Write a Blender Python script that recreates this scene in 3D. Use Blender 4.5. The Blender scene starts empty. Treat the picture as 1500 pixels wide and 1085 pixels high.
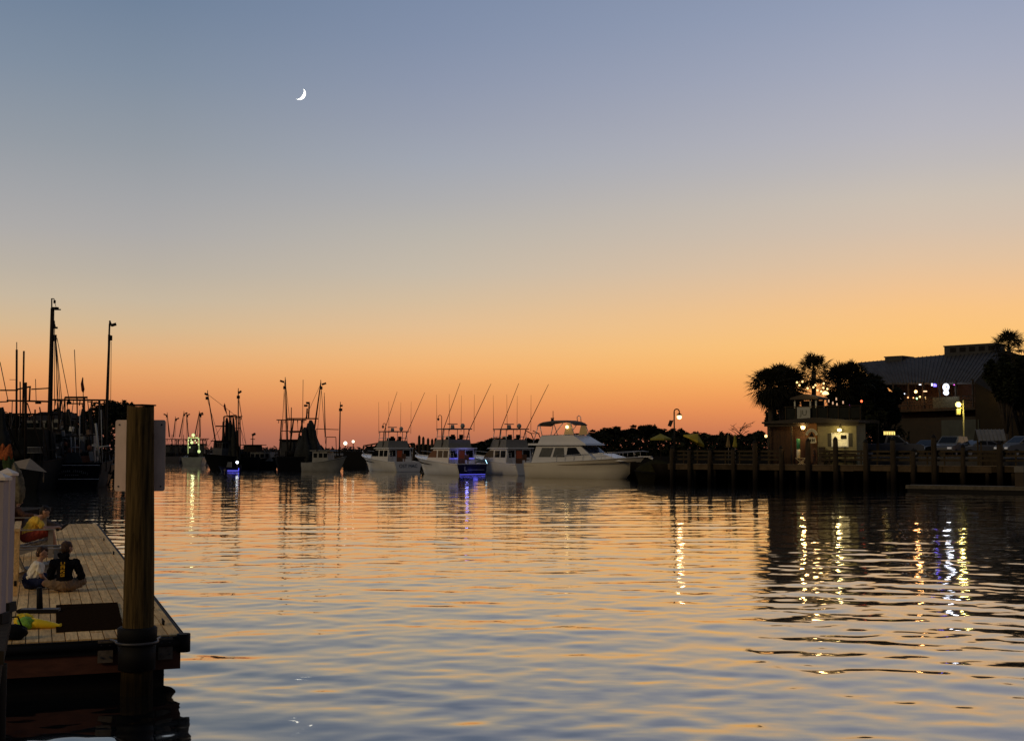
import bpy, math, random
from mathutils import Matrix, Vector
R = math.radians
PI = math.pi
scene = bpy.context.scene
C = scene.collection
rng = random.Random(7)

# ------------------------------------------------------------------ camera
F, PW, PH, HOR, EYE = 1850.0, 1500.0, 1085.0, 657.0, 3.0
PITCH = math.atan((HOR - PH / 2) / F)
cam_d = bpy.data.cameras.new('camera')
cam = bpy.data.objects.new('camera', cam_d)
C.objects.link(cam)
cam.location = (0, 0, EYE)
cam.rotation_euler = (PI / 2 + PITCH, 0, 0)
cam_d.sensor_fit = 'HORIZONTAL'
cam_d.sensor_width = 36
cam_d.lens = 36 * F / PW
cam_d.clip_end = 20000
cam_d.clip_start = 0.1
scene.camera = cam
CP, SP = math.cos(PITCH), math.sin(PITCH)

def ray(px, py):
    u, v = (px - PW / 2) / F, -(py - PH / 2) / F
    return Vector((u, CP - v * SP, SP + v * CP))

def at(px, py, Y):
    d = ray(px, py)
    return Vector((0, 0, EYE)) + d * (Y / d.y)

def gp(px, py, z=0.0):
    d = ray(px, py)
    return Vector((0, 0, EYE)) + d * ((z - EYE) / d.z)

def xat(px, Y):
    return at(px, HOR, Y).x

# ------------------------------------------------------------------ materials
def nn(nt, t, **kw):
    n = nt.nodes.new(t)
    for k, v in kw.items():
        setattr(n, k, v)
    return n

MATS = {}
def mat(name, col, rough=0.7, metal=0.0, var=0.18, scale=3.0, stretch=(1, 1, 1), rv=0.0, bump=0.0, emit=None, es=0.0, spec=0.3, shade_stain=None):
    if name in MATS:
        return MATS[name]
    m = bpy.data.materials.new(name)
    m.use_nodes = True
    nt = m.node_tree
    b = nt.nodes['Principled BSDF']
    b.inputs['Roughness'].default_value = rough
    b.inputs['Metallic'].default_value = metal
    b.inputs['Specular IOR Level'].default_value = spec
    tc = nn(nt, 'ShaderNodeTexCoord')
    mp = nn(nt, 'ShaderNodeMapping')
    mp.inputs['Scale'].default_value = [scale * s for s in stretch]
    nt.links.new(tc.outputs['Object'], mp.inputs['Vector'])
    no = nn(nt, 'ShaderNodeTexNoise')
    no.inputs['Scale'].default_value = 1.0
    no.inputs['Detail'].default_value = 5
    no.inputs['Roughness'].default_value = 0.65
    nt.links.new(mp.outputs['Vector'], no.inputs['Vector'])
    mr = nn(nt, 'ShaderNodeMapRange')
    mr.inputs['From Min'].default_value = 0.3
    mr.inputs['From Max'].default_value = 0.7
    mr.inputs['To Min'].default_value = 1 - var
    mr.inputs['To Max'].default_value = 1 + var
    nt.links.new(no.outputs['Fac'], mr.inputs['Value'])
    at_ = nn(nt, 'ShaderNodeAttribute', attribute_name='rnd')
    ma = nn(nt, 'ShaderNodeMath', operation='MULTIPLY_ADD')
    ma.inputs[1].default_value = rv
    ma.inputs[2].default_value = 1.0
    nt.links.new(at_.outputs['Fac'], ma.inputs[0])
    mu = nn(nt, 'ShaderNodeMath', operation='MULTIPLY')
    nt.links.new(mr.outputs[0], mu.inputs[0])
    nt.links.new(ma.outputs[0], mu.inputs[1])
    vm = nn(nt, 'ShaderNodeVectorMath', operation='SCALE')
    vm.inputs[0].default_value = col[:3]
    sc = mu.outputs[0]
    if shade_stain:      # darker toward the water: shade under decks painted into the colour, plus tide stain
        ge = nn(nt, 'ShaderNodeNewGeometry')
        sp = nn(nt, 'ShaderNodeSeparateXYZ')
        nt.links.new(ge.outputs['Position'], sp.inputs[0])
        wr = nn(nt, 'ShaderNodeMapRange')
        for k, v in zip(('From Min', 'From Max', 'To Min', 'To Max'), (shade_stain[0], shade_stain[1], shade_stain[2], 1.0)):
            wr.inputs[k].default_value = v
        nt.links.new(sp.outputs['Z'], wr.inputs['Value'])
        wm = nn(nt, 'ShaderNodeMath', operation='MULTIPLY')
        nt.links.new(sc, wm.inputs[0]); nt.links.new(wr.outputs[0], wm.inputs[1])
        sc = wm.outputs[0]
    nt.links.new(sc, vm.inputs['Scale'])
    nt.links.new(vm.outputs[0], b.inputs['Base Color'])
    if bump:
        bp = nn(nt, 'ShaderNodeBump')
        bp.inputs['Strength'].default_value = bump
        bp.inputs['Distance'].default_value = 0.02
        nt.links.new(no.outputs['Fac'], bp.inputs['Height'])
        nt.links.new(bp.outputs[0], b.inputs['Normal'])
    if emit:
        b.inputs['Emission Color'].default_value = (*emit, 1)
        b.inputs['Emission Strength'].default_value = es
    MATS[name] = m
    return m

def glow(name, col, s):
    return mat(name, (0.5, 0.5, 0.5), emit=col, es=s)

# ------------------------------------------------------------------ mesh builder
class MB:
    def __init__(self, M=None):
        self.v, self.f, self.s, self.r = [], [], [], []
        self.M = M
        self.cr = 0.0
    def add(self, vs, fs, smooth=False, rnd=None):
        o = len(self.v)
        if self.M is not None:
            vs = [tuple(self.M @ Vector(p)) for p in vs]
        self.v += [tuple(p) for p in vs]
        rr = self.cr if rnd is None else rnd
        for f in fs:
            self.f.append(tuple(i + o for i in f))
            self.s.append(smooth)
            self.r.append(rr)
        return self
    def box(self, x0, x1, y0, y1, z0, z1, rnd=None):
        vs = [(x, y, z) for z in (z0, z1) for y in (y0, y1) for x in (x0, x1)]
        return self.add(vs, [(0, 2, 3, 1), (4, 5, 7, 6), (0, 1, 5, 4), (2, 6, 7, 3), (0, 4, 6, 2), (1, 3, 7, 5)], rnd=rnd)
    def cbox(self, c, sx, sy, sz, rz=0.0, rx=0.0, ry=0.0, rnd=None):
        M = Matrix.Translation(c) @ Matrix.Rotation(rz, 4, 'Z') @ Matrix.Rotation(ry, 4, 'Y') @ Matrix.Rotation(rx, 4, 'X')
        vs = [tuple(M @ Vector((x * sx / 2, y * sy / 2, z * sz / 2))) for z in (-1, 1) for y in (-1, 1) for x in (-1, 1)]
        return self.add(vs, [(0, 2, 3, 1), (4, 5, 7, 6), (0, 1, 5, 4), (2, 6, 7, 3), (0, 4, 6, 2), (1, 3, 7, 5)], rnd=rnd)
    def tube(self, p0, p1, r0, r1=None, n=8, caps=True):
        return self.path([p0, p1], [r0, r0 if r1 is None else r1], n, caps)
    def path(self, pts, rs, n=8, caps=True):
        pts = [Vector(p) for p in pts]
        if not isinstance(rs, (list, tuple)):
            rs = [rs] * len(pts)
        vs, fs = [], []
        up = None
        for i, p in enumerate(pts):
            d = (pts[min(i + 1, len(pts) - 1)] - pts[max(i - 1, 0)]).normalized()
            if up is None:
                a = Vector((1, 0, 0)) if abs(d.z) > 0.9 else Vector((0, 0, 1))
                u = d.cross(a).normalized()
            else:
                u = (up - d * up.dot(d)).normalized()
            up = u
            w = d.cross(u)
            for k in range(n):
                t = 2 * PI * k / n
                vs.append(p + (u * math.cos(t) + w * math.sin(t)) * rs[i])
        for i in range(len(pts) - 1):
            for k in range(n):
                a, b = i * n + k, i * n + (k + 1) % n
                fs.append((a, b, b + n, a + n))
        self.add(vs, fs, True)
        if caps:
            o = len(self.v) - len(vs)
            self.f.append(tuple(o + k for k in reversed(range(n)))); self.s.append(False); self.r.append(self.cr)
            self.f.append(tuple(o + len(vs) - n + k for k in range(n))); self.s.append(False); self.r.append(self.cr)
        return self
    def prism(self, poly, axis, a, b):
        n = len(poly)
        def mk(p, t):
            return {'x': (t, p[0], p[1]), 'y': (p[0], t, p[1]), 'z': (p[0], p[1], t)}[axis]
        vs = [mk(p, a) for p in poly] + [mk(p, b) for p in poly]
        fs = [tuple(range(n))[::-1], tuple(range(n, 2 * n))] + [(i, (i + 1) % n, n + (i + 1) % n, n + i) for i in range(n)]
        return self.add(vs, fs)
    def loft(self, rings, closed=True, caps=(True, True), smooth=True):
        n = len(rings[0])
        vs = [p for r in rings for p in r]
        fs = []
        m = n if closed else n - 1
        for i in range(len(rings) - 1):
            for k in range(m):
                a, b = i * n + k, i * n + (k + 1) % n
                fs.append((a, b, b + n, a + n))
        self.add(vs, fs, smooth)
        o = len(self.v) - len(vs)
        if caps[0]:
            self.f.append(tuple(o + k for k in reversed(range(n)))); self.s.append(False); self.r.append(self.cr)
        if caps[1]:
            self.f.append(tuple(o + len(vs) - n + k for k in range(n))); self.s.append(False); self.r.append(self.cr)
        return self
    def rev(self, prof, n=16, c=(0, 0, 0)):
        rings = [[(c[0] + r * math.cos(2 * PI * k / n), c[1] + r * math.sin(2 * PI * k / n), c[2] + z) for k in range(n)] for r, z in prof]
        return self.loft(rings)
    def ball(self, c, r, n=10, sz=1.0):
        k = max(4, n // 2)
        return self.rev([(max(1e-4, r * math.sin(PI * i / k)), -r * sz * math.cos(PI * i / k)) for i in range(k + 1)], n, c)
    def quad(self, a, b, c, d, rnd=None):
        return self.add([a, b, c, d], [(0, 1, 2, 3)], rnd=rnd)
    def build(self, name, m, parent=None):
        me = bpy.data.meshes.new(name)
        me.from_pydata(self.v, [], self.f)
        me.polygons.foreach_set('use_smooth', self.s)
        if any(self.r):
            a = me.attributes.new('rnd', 'FLOAT', 'FACE')
            a.data.foreach_set('value', self.r)
        me.materials.append(m)
        me.update()
        o = bpy.data.objects.new(name, me)
        C.objects.link(o)
        if parent is not None:
            o.parent = parent
        return o

def tag(o, label, cat, group=None):
    o['label'] = label
    o['category'] = cat
    if group:
        o['group'] = group
    return o

def thing(name, label, cat, loc=(0, 0, 0), rz=0.0, group=None):
    o = bpy.data.objects.new(name, None)
    C.objects.link(o)
    o.location = loc
    o.rotation_euler = (0, 0, rz)
    return tag(o, label, cat, group)

def struct(name, mb, m):
    o = mb.build(name, m)
    o['kind'] = 'structure'
    return o

def copy_tree(o, parent=None):
    c = o.copy()
    C.objects.link(c)
    if parent is not None:
        c.parent = parent
        c.matrix_parent_inverse = o.matrix_parent_inverse.copy()
    for ch in list(o.children):
        copy_tree(ch, c)
    return c

def text(name, s, size, m, parent, M, ext=0.004):
    cu = bpy.data.curves.new(name, 'FONT')
    cu.body = s
    cu.size = size
    cu.extrude = ext
    cu.align_x = 'CENTER'
    cu.align_y = 'CENTER'
    cu.materials.append(m)
    tmp = bpy.data.objects.new(name, cu)
    me = bpy.data.meshes.new_from_object(tmp)
    bpy.data.objects.remove(tmp)
    if not me.materials:
        me.materials.append(m)
    o = bpy.data.objects.new(name, me)
    C.objects.link(o)
    o.parent = parent
    o.matrix_local = M
    return o

def heading(dx, dy):
    return math.atan2(dy, dx)

def lamp(name, loc, col, power, size=0.1, parent=None):
    d = bpy.data.lights.new(name, 'POINT')
    d.color = col
    d.energy = power
    d.shadow_soft_size = size
    o = bpy.data.objects.new(name, d)
    C.objects.link(o)
    o.location = loc
    if parent is not None:
        o.parent = parent
    return o

# ------------------------------------------------------------------ sky
w = bpy.data.worlds.new('World')
scene.world = w
w.use_nodes = True
nt = w.node_tree
nt.nodes.clear()
out = nn(nt, 'ShaderNodeOutputWorld')
bg = nn(nt, 'ShaderNodeBackground')
tc = nn(nt, 'ShaderNodeTexCoord')
sx = nn(nt, 'ShaderNodeSeparateXYZ')
nt.links.new(tc.outputs['Generated'], sx.inputs[0])
def s2l(c):
    return tuple(((x / 255) / 12.92 if x / 255 < 0.04045 else ((x / 255 + 0.055) / 1.055) ** 2.4) for x in c)
def ramp(stops):
    mr = nn(nt, 'ShaderNodeMapRange')
    mr.inputs['From Min'].default_value = -0.02
    mr.inputs['From Max'].default_value = 0.98
    nt.links.new(sx.outputs['Z'], mr.inputs['Value'])
    r = nn(nt, 'ShaderNodeValToRGB')
    el = r.color_ramp.elements
    while len(el) > 1:
        el.remove(el[-1])
    for i, (z, c) in enumerate(stops):
        e = el[0] if i == 0 else el.new(z + 0.02)
        e.position = z + 0.02
        e.color = (*s2l(c), 1)
    nt.links.new(mr.outputs[0], r.inputs['Fac'])
    return r.outputs['Color']
def stops(px, rows, low, top):
    o = [(-0.02, low)]
    for y, c in sorted(rows, key=lambda r: -r[0]):
        o.append((ray(px, y).normalized().z, c))
    return o + top
SKY_L = stops(230, [(0, (112, 130, 154)), (107, (128, 142, 160)), (214, (147, 154, 163)), (290, (163, 164, 167)), (341, (173, 170, 168)), (400, (187, 177, 163)), (440, (200, 183, 159)),
                    (480, (214, 184, 145)), (510, (226, 179, 129)), (540, (232, 168, 110)), (570, (226, 152, 96)), (600, (208, 132, 88)), (630, (182, 113, 86)), (650, (164, 104, 86))], (144, 96, 84), [(0.5, (78, 98, 126)), (0.95, (58, 74, 102))])
SKY_C = stops(630, [(0, (124, 139, 166)), (60, (131, 144, 169)), (118, (140, 150, 172)), (177, (150, 157, 174)), (236, (161, 166, 177)), (295, (174, 173, 174)), (341, (186, 180, 171)), (400, (199, 186, 168)),
                    (440, (213, 189, 158)), (480, (228, 190, 146)), (510, (238, 187, 130)), (535, (242, 180, 115)), (560, (240, 167, 100)), (590, (230, 149, 90)), (620, (208, 127, 85)), (645, (182, 111, 84))], (152, 96, 80), [(0.5, (86, 104, 134)), (0.95, (62, 78, 106))])
SKY_R = stops(1330, [(0, (150, 160, 184)), (96, (165, 170, 188)), (192, (181, 180, 188)), (240, (190, 185, 184)), (288, (203, 191, 178)), (335, (212, 192, 172)), (383, (226, 194, 160)), (431, (242, 195, 143)),
                     (455, (248, 196, 133)), (503, (253, 196, 118)), (535, (252, 187, 106)), (570, (247, 166, 92)), (600, (234, 145, 85)), (640, (200, 118, 84))], (184, 108, 78), [(0.5, (98, 114, 142)), (0.95, (66, 82, 110))])
SKY_B = [(-0.02, (78, 72, 72)), (0.03, (96, 88, 88)), (0.12, (94, 90, 94)), (0.3, (82, 86, 98)), (0.6, (66, 78, 98)), (0.95, (58, 72, 96))]
cl, cc, cr, cb = ramp(SKY_L), ramp(SKY_C), ramp(SKY_R), ramp(SKY_B)
def maprange(sock, a, b, c=0.0, d=1.0, smooth=False):
    m = nn(nt, 'ShaderNodeMapRange')
    if smooth:
        m.interpolation_type = 'SMOOTHSTEP'
    for k, v in zip(('From Min', 'From Max', 'To Min', 'To Max'), (a, b, c, d)):
        m.inputs[k].default_value = v
    nt.links.new(sock, m.inputs['Value'])
    return m.outputs[0]
def mixc(f, a, b):
    m = nn(nt, 'ShaderNodeMix', data_type='RGBA')
    nt.links.new(f, m.inputs[0]); nt.links.new(a, m.inputs[6]); nt.links.new(b, m.inputs[7])
    return m.outputs[2]
c1 = mixc(maprange(sx.outputs['X'], -0.27, -0.065), cl, cc)
c2 = mixc(maprange(sx.outputs['X'], -0.065, 0.30), c1, cr)
c3 = mixc(maprange(sx.outputs['Y'], 0.75, -0.25, 0, 1, True), c2, cb)
sky = nn(nt, 'ShaderNodeTexSky', sky_type='NISHITA')
sky.sun_disc = False
SUN_EL, SUN_AZ = 33.0, 38.0
sky.sun_elevation = R(0.5)
sky.sun_rotation = R(25)
sm = nn(nt, 'ShaderNodeVectorMath', operation='MULTIPLY_ADD')
sm.inputs[1].default_value = (0.0005, 0.0005, 0.0005)
nt.links.new(sky.outputs[0], sm.inputs[0])
nt.links.new(c3, sm.inputs[2])
nt.links.new(sm.outputs[0], bg.inputs['Color'])
bg.inputs['Strength'].default_value = 1.0
nt.links.new(bg.outputs[0], out.inputs['Surface'])

# one soft, warm low light from the lit waterfront behind the viewer's left shoulder
sd = bpy.data.lights.new('sun', 'SUN')
sd.energy = 0.6
sd.angle = R(14)
sd.color = (1.0, 0.74, 0.40)
so = bpy.data.objects.new('sun', sd)
C.objects.link(so)
so.rotation_euler = Vector((0.66, 0.62, -0.42)).to_track_quat('-Z', 'Y').to_euler()

scene.view_settings.view_transform = 'Standard'
scene.view_settings.look = 'None'
scene.view_settings.exposure = 0
scene.render.engine = 'CYCLES'
scene.cycles.use_denoising = True
scene.cycles.max_bounces = 6
scene.cycles.sample_clamp_indirect = 6
scene.cycles.caustics_reflective = False

# ------------------------------------------------------------------ water
def water_mat():
    m = bpy.data.materials.new('harbour_water')
    m.use_nodes = True
    nt = m.node_tree
    nt.nodes.clear()
    L = nt.links.new
    out = nn(nt, 'ShaderNodeOutputMaterial')
    geo = nn(nt, 'ShaderNodeNewGeometry')
    def layer(sc, rot, ax, ay, detail=1.0, off=0.0, dist=0.0):
        mp = nn(nt, 'ShaderNodeMapping', vector_type='TEXTURE')
        mp.inputs['Rotation'].default_value = (0, 0, R(rot))
        mp.inputs['Scale'].default_value = (1 / sc[0], 1 / sc[1], 1)
        mp.inputs['Location'].default_value = (off, off * 0.7, off)
        L(geo.outputs['Position'], mp.inputs['Vector'])
        no = nn(nt, 'ShaderNodeTexNoise')
        no.inputs['Scale'].default_value = 1.0
        no.inputs['Detail'].default_value = detail
        no.inputs['Roughness'].default_value = 0.45
        no.inputs['Distortion'].default_value = dist
        L(mp.outputs[0], no.inputs['Vector'])
        s = nn(nt, 'ShaderNodeVectorMath', operation='SUBTRACT')
        s.inputs[1].default_value = (0.5, 0.5, 0.5)
        L(no.outputs['Color'], s.inputs[0])
        k = nn(nt, 'ShaderNodeVectorMath', operation='MULTIPLY')
        k.inputs[1].default_value = (ax, ay, 0)
        L(s.outputs[0], k.inputs[0])
        return k.outputs[0]
    def addv(a, b):
        n = nn(nt, 'ShaderNodeVectorMath', operation='ADD')
        L(a, n.inputs[0]); L(b, n.inputs[1])
        return n.outputs[0]
    def scalev(a, f):
        n = nn(nt, 'ShaderNodeVectorMath', operation='SCALE')
        L(a, n.inputs[0]); L(f, n.inputs['Scale'])
        return n.outputs[0]
    # patches of calm and ruffled water
    mp = nn(nt, 'ShaderNodeMapping', vector_type='TEXTURE')
    mp.inputs['Scale'].default_value = (16, 9, 1)
    L(geo.outputs['Position'], mp.inputs['Vector'])
    pn = nn(nt, 'ShaderNodeTexNoise')
    pn.inputs['Scale'].default_value = 1.0
    pn.inputs['Detail'].default_value = 2
    L(mp.outputs[0], pn.inputs['Vector'])
    pm = nn(nt, 'ShaderNodeMapRange')
    for k, v in zip(('From Min', 'From Max', 'To Min', 'To Max'), (0.35, 0.65, 0.35, 1.5)):
        pm.inputs[k].default_value = v
    L(pn.outputs['Fac'], pm.inputs['Value'])
    c = layer((1.7, 3.8), 7, 0.032, 0.05, 0.5, 23.0, 0.3)     # ripples carried on the modelled waves
    d = layer((5.0, 9.0), -4, 0.014, 0.022, 0.0, 41.0)           # fine ripples
    s = scalev(addv(c, d), pm.outputs[0])
    sub = nn(nt, 'ShaderNodeVectorMath', operation='SUBTRACT')
    L(geo.outputs['Normal'], sub.inputs[0])
    L(s, sub.inputs[1])
    nrm = nn(nt, 'ShaderNodeVectorMath', operation='NORMALIZE')
    L(sub.outputs[0], nrm.inputs[0])
    fr = nn(nt, 'ShaderNodeFresnel')
    fr.inputs['IOR'].default_value = 1.33
    L(nrm.outputs[0], fr.inputs['Normal'])
    pw = nn(nt, 'ShaderNodeMath', operation='POWER')
    pw.inputs[1].default_value = 0.46
    L(fr.outputs[0], pw.inputs[0])
    gl = nn(nt, 'ShaderNodeBsdfGlossy')
    gl.inputs['Roughness'].default_value = 0.035
    gl.inputs['Color'].default_value = (1.0, 0.975, 0.925, 1)
    L(nrm.outputs[0], gl.inputs['Normal'])
    df = nn(nt, 'ShaderNodeBsdfDiffuse')
    df.inputs['Color'].default_value = (0.006, 0.008, 0.008, 1)
    mx = nn(nt, 'ShaderNodeMixShader')
    L(pw.outputs[0], mx.inputs[0]); L(df.outputs[0], mx.inputs[1]); L(gl.outputs[0], mx.inputs[2])
    # unresolved capillary ripples blur part of the reflection
    g2 = nn(nt, 'ShaderNodeBsdfGlossy')
    g2.inputs['Roughness'].default_value = 0.16
    g2.inputs['Color'].default_value = (1.0, 0.975, 0.925, 1)
    L(nrm.outputs[0], g2.inputs['Normal'])
    mg = nn(nt, 'ShaderNodeMixShader')
    mg.inputs[0].default_value = 0.04
    L(gl.outputs[0], mg.inputs[1]); L(g2.outputs[0], mg.inputs[2])
    L(mg.outputs[0], mx.inputs[2])
    L(mx.outputs[0], out.inputs['Surface'])
    return m
import numpy as np
def build_water():
    """one sheet to the horizon; real wave relief where ripples are big enough to see"""
    rs = np.random.RandomState(12)
    NR_, NCI = 900, 500
    Yr = np.concatenate([[-150.0, 2.0, 6.0], 10.0 * np.exp(np.linspace(0, math.log(26.0), NR_)), [300, 400, 600, 1200, 3000, 9000]])
    ti = np.linspace(-0.50, 0.50, NCI)
    tn = np.concatenate([[-8, -4, -2, -1.2, -0.8, -0.6], ti, [0.6, 0.8, 1.2, 2, 4, 8]])
    YY, TT = np.meshgrid(Yr, tn, indexing='ij')
    XX = TT * np.maximum(YY, 12.0) * 1.0
    dY = np.gradient(Yr)[:, None] * np.ones_like(TT)
    Z = np.zeros_like(XX)
    comps = []
    def band(n, l0, l1, slope, th0, spread):
        for _ in range(n):
            lam = math.exp(rs.uniform(math.log(l0), math.log(l1)))
            th = R(th0 + rs.normal() * spread)
            k = 2 * PI / lam
            comps.append((k, th, slope * math.sqrt(2.0 / n) / k, rs.uniform(0, 2 * PI), lam))
    band(36, 0.40, 0.85, SLOPES[0], 86, 42)
    band(36, 0.85, 1.70, SLOPES[1], 102, 38)
    band(18, 1.7, 3.6, SLOPES[2], 76, 30)
    nlong = len(comps)
    band(8, 1.8, 4.5, SLOPES[3], 97, 6)
    far = 0.25 + 0.75 * np.clip((YY - 26) / 30, 0, 1)
    ci = 0
    for k, th, a, ph, lam in comps:
        ly = lam / max(0.2, abs(math.sin(th)))
        fade = np.clip((ly / dY - 2.5) / 2.5, 0, 1)
        # slow wandering of the crests so no train runs dead straight
        wob = 0.9 * np.sin(XX * 0.11 + YY * 0.07 + ph * 3) + 0.7 * np.sin(XX * 0.05 - YY * 0.13 + ph * 5)
        ci += 1
        Z += fade * (far if ci > nlong else 1.0) * a * np.sin(k * (XX * math.cos(th) + YY * math.sin(th)) + ph + wob)
    edge = np.clip((YY - 8) / 4, 0, 1) * np.clip((250 - YY) / 60, 0, 1) * np.clip((0.52 - np.abs(TT)) / 0.03, 0, 1)
    Z *= edge * (1.08 - 0.50 * np.clip((YY - 18) / 34, 0, 1))
    h, w_ = XX.shape
    co = np.stack([XX, YY, Z], -1).reshape(-1, 3).astype(np.float32)
    i = (np.arange(h - 1)[:, None] * w_ + np.arange(w_ - 1)[None, :]).reshape(-1)
    quads = np.stack([i, i + 1, i + 1 + w_, i + w_], -1).astype(np.int32)
    me = bpy.data.meshes.new('water')
    me.vertices.add(len(co)); me.vertices.foreach_set('co', co.ravel())
    nf = len(quads)
    me.loops.add(nf * 4); me.loops.foreach_set('vertex_index', quads.ravel())
    me.polygons.add(nf)
    me.polygons.foreach_set('loop_start', np.arange(nf, dtype=np.int32) * 4)
    me.polygons.foreach_set('use_smooth', np.ones(nf, dtype=bool))
    me.update(calc_edges=True); me.validate()
    me.materials.append(water_mat())
    o = bpy.data.objects.new('water', me)
    C.objects.link(o)
    o['kind'] = 'structure'
SLOPES = (0.0155, 0.0155, 0.008, 0.017)
build_water()
# ------------------------------------------------------------------ shared materials
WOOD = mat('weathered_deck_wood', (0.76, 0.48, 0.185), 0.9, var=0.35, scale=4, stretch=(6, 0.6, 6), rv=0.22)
WOOD_D = mat('dark_timber', (0.040, 0.029, 0.017), 0.9, var=0.4, scale=2.5, stretch=(3, 3, 0.6), rv=0.25, spec=0.1, shade_stain=(0.5, 1.6, 0.2))
PIERW = mat('pier_timber', (0.050, 0.037, 0.021), 0.9, var=0.4, scale=2.0, stretch=(1, 1, 1), rv=0.3, spec=0.1, shade_stain=(0.7, 1.5, 0.08))  # piles fade dark below the deck, shade put into the colour
PILEW = mat('piling_wood', (0.092, 0.058, 0.019), 0.9, var=0.75, scale=11, stretch=(2.2, 2.2, 0.13), bump=1.0, spec=0.1, shade_stain=(0.15, 0.8, 0.15))  # dimly lit foot of the piling painted darker, with tide stain
BLACK = mat('black_rubber', (0.008, 0.007, 0.006), 0.7, var=0.2, spec=0.15)
STEEL = mat('galvanised_steel', (0.07, 0.065, 0.06), 0.5, 0.5, var=0.25)
REDB = mat('redbrown_beam', (0.10, 0.035, 0.018), 0.8, var=0.35, scale=3, stretch=(1, 1, 4))
WHITE = mat('white_gelcoat', (0.60, 0.585, 0.55), 0.25, var=0.06, scale=0.6)
GREYW = mat('grey_white_paint', (0.20, 0.20, 0.185), 0.5, var=0.2, scale=1.0)
GLASS = mat('dark_window_glass', (0.008, 0.009, 0.010), 0.08, var=0.1, spec=0.12)
DARK = mat('dark_fittings', (0.012, 0.011, 0.010), 0.75, spec=0.08, var=0.2)
SPAR = mat('spar_paint', (0.026, 0.020, 0.016), 0.85, spec=0.05, var=0.3)
LINE = mat('rigging_rope', (0.05, 0.043, 0.035), 0.8, var=0.2)
NETM = mat('hung_net', (0.017, 0.018, 0.016), 0.95, var=0.5, scale=4)
PIPE = mat('polished_pipe', (0.45, 0.44, 0.42), 0.3, 0.6, var=0.1)
BLKHULL = mat('black_hull_paint', (0.005, 0.005, 0.006), 0.7, spec=0.05, var=0.2, scale=0.8)
GRNHULL = mat('dark_green_hull_paint', (0.009, 0.010, 0.010), 0.75, spec=0.05, var=0.3, scale=0.8)
LEAF = mat('dark_foliage', (0.013, 0.015, 0.007), 0.9, var=0.4, scale=0.6, rv=0.55, spec=0.1)
PALML = mat('palm_foliage', (0.016, 0.015, 0.006), 0.85, var=0.3, scale=0.8, rv=0.5, spec=0.1)
BARK = mat('bark', (0.045, 0.034, 0.024), 0.95, var=0.3)

# ------------------------------------------------------------------ floating dock (near left)
DZ = 0.65
DR = R(20.5)
D0 = Vector((-4.2, 16.2, 0))
DM = Matrix.Translation(D0) @ Matrix.Rotation(DR, 4, 'Z')
DMI = DM.inverted()
DW, DL = 4.3, 25.4
dock = thing('floating_dock', 'long floating wooden dock with black rubber edge where people sit', 'dock', D0, DR)
mb = MB()
r2 = random.Random(3)
n = 28
pw = DW / n
for i in range(n):
    y = -r2.uniform(0, 2.4)
    while y < DL:
        y1 = y + 2.44
        a, b = max(0, y), min(DL, y1)
        if b - a > 0.05:
            mb.box(-(i + 1) * pw + 0.006, -i * pw - 0.006, a + 0.004, b - 0.004, DZ - 0.04, DZ + r2.uniform(-0.004, 0.004), rnd=r2.uniform(-1, 1) or 0.1)
        y = y1
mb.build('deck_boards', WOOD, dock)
mb = MB()
mb.box(-DW, 0.02, -0.05, -0.002, DZ - 0.19, DZ - 0.015)
mb.box(0.0, 0.05, -0.05, DL, DZ - 0.19, DZ - 0.02)
mb.tube((0.03, -0.03, DZ - 0.21), (0.03, -0.03, DZ + 0.015), 0.085, n=14)
mb.tube((0.04, -0.03, DZ - 0.07), (0.04, DL, DZ - 0.07), 0.05, n=8)
mb.tube((-DW, -0.045, DZ - 0.09), (0.03, -0.045, DZ - 0.09), 0.055, n=8)
mb.build('rubber_bumper', BLACK, dock)
mb = MB()
mb.box(-DW, -0.005, -0.03, 0.08, DZ - 0.42, DZ - 0.192)
mb.box(-0.09, -0.007, 0.082, DL, DZ - 0.42, DZ - 0.192)
mb.box(-DW, -0.1, 0.082, DL - 0.01, DZ - 0.40, DZ - 0.05)
mb.build('beam', REDB, dock)
mb = MB()
for k in range(7):
    mb.box(-DW, -0.19, 0.12 + k * 3.6, 3.4 + k * 3.6, -0.3, DZ - 0.425)
mb.build('pontoon', BLACK, dock)
for v in (1.0, 2.6, 5.5, 9.0, 13.0, 17.5):
    m1 = MB()
    m1.tube((-0.13, v - 0.05, DZ), (-0.13, v - 0.05, DZ + 0.05), 0.014)
    m1.tube((-0.13, v + 0.05, DZ), (-0.13, v + 0.05, DZ + 0.05), 0.014)
    m1.path([(-0.13, v - 0.14, DZ + 0.06), (-0.13, v, DZ + 0.052), (-0.13, v + 0.14, DZ + 0.06)], [0.012, 0.017, 0.012])
    m1.build('cleat', DARK, dock)
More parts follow.
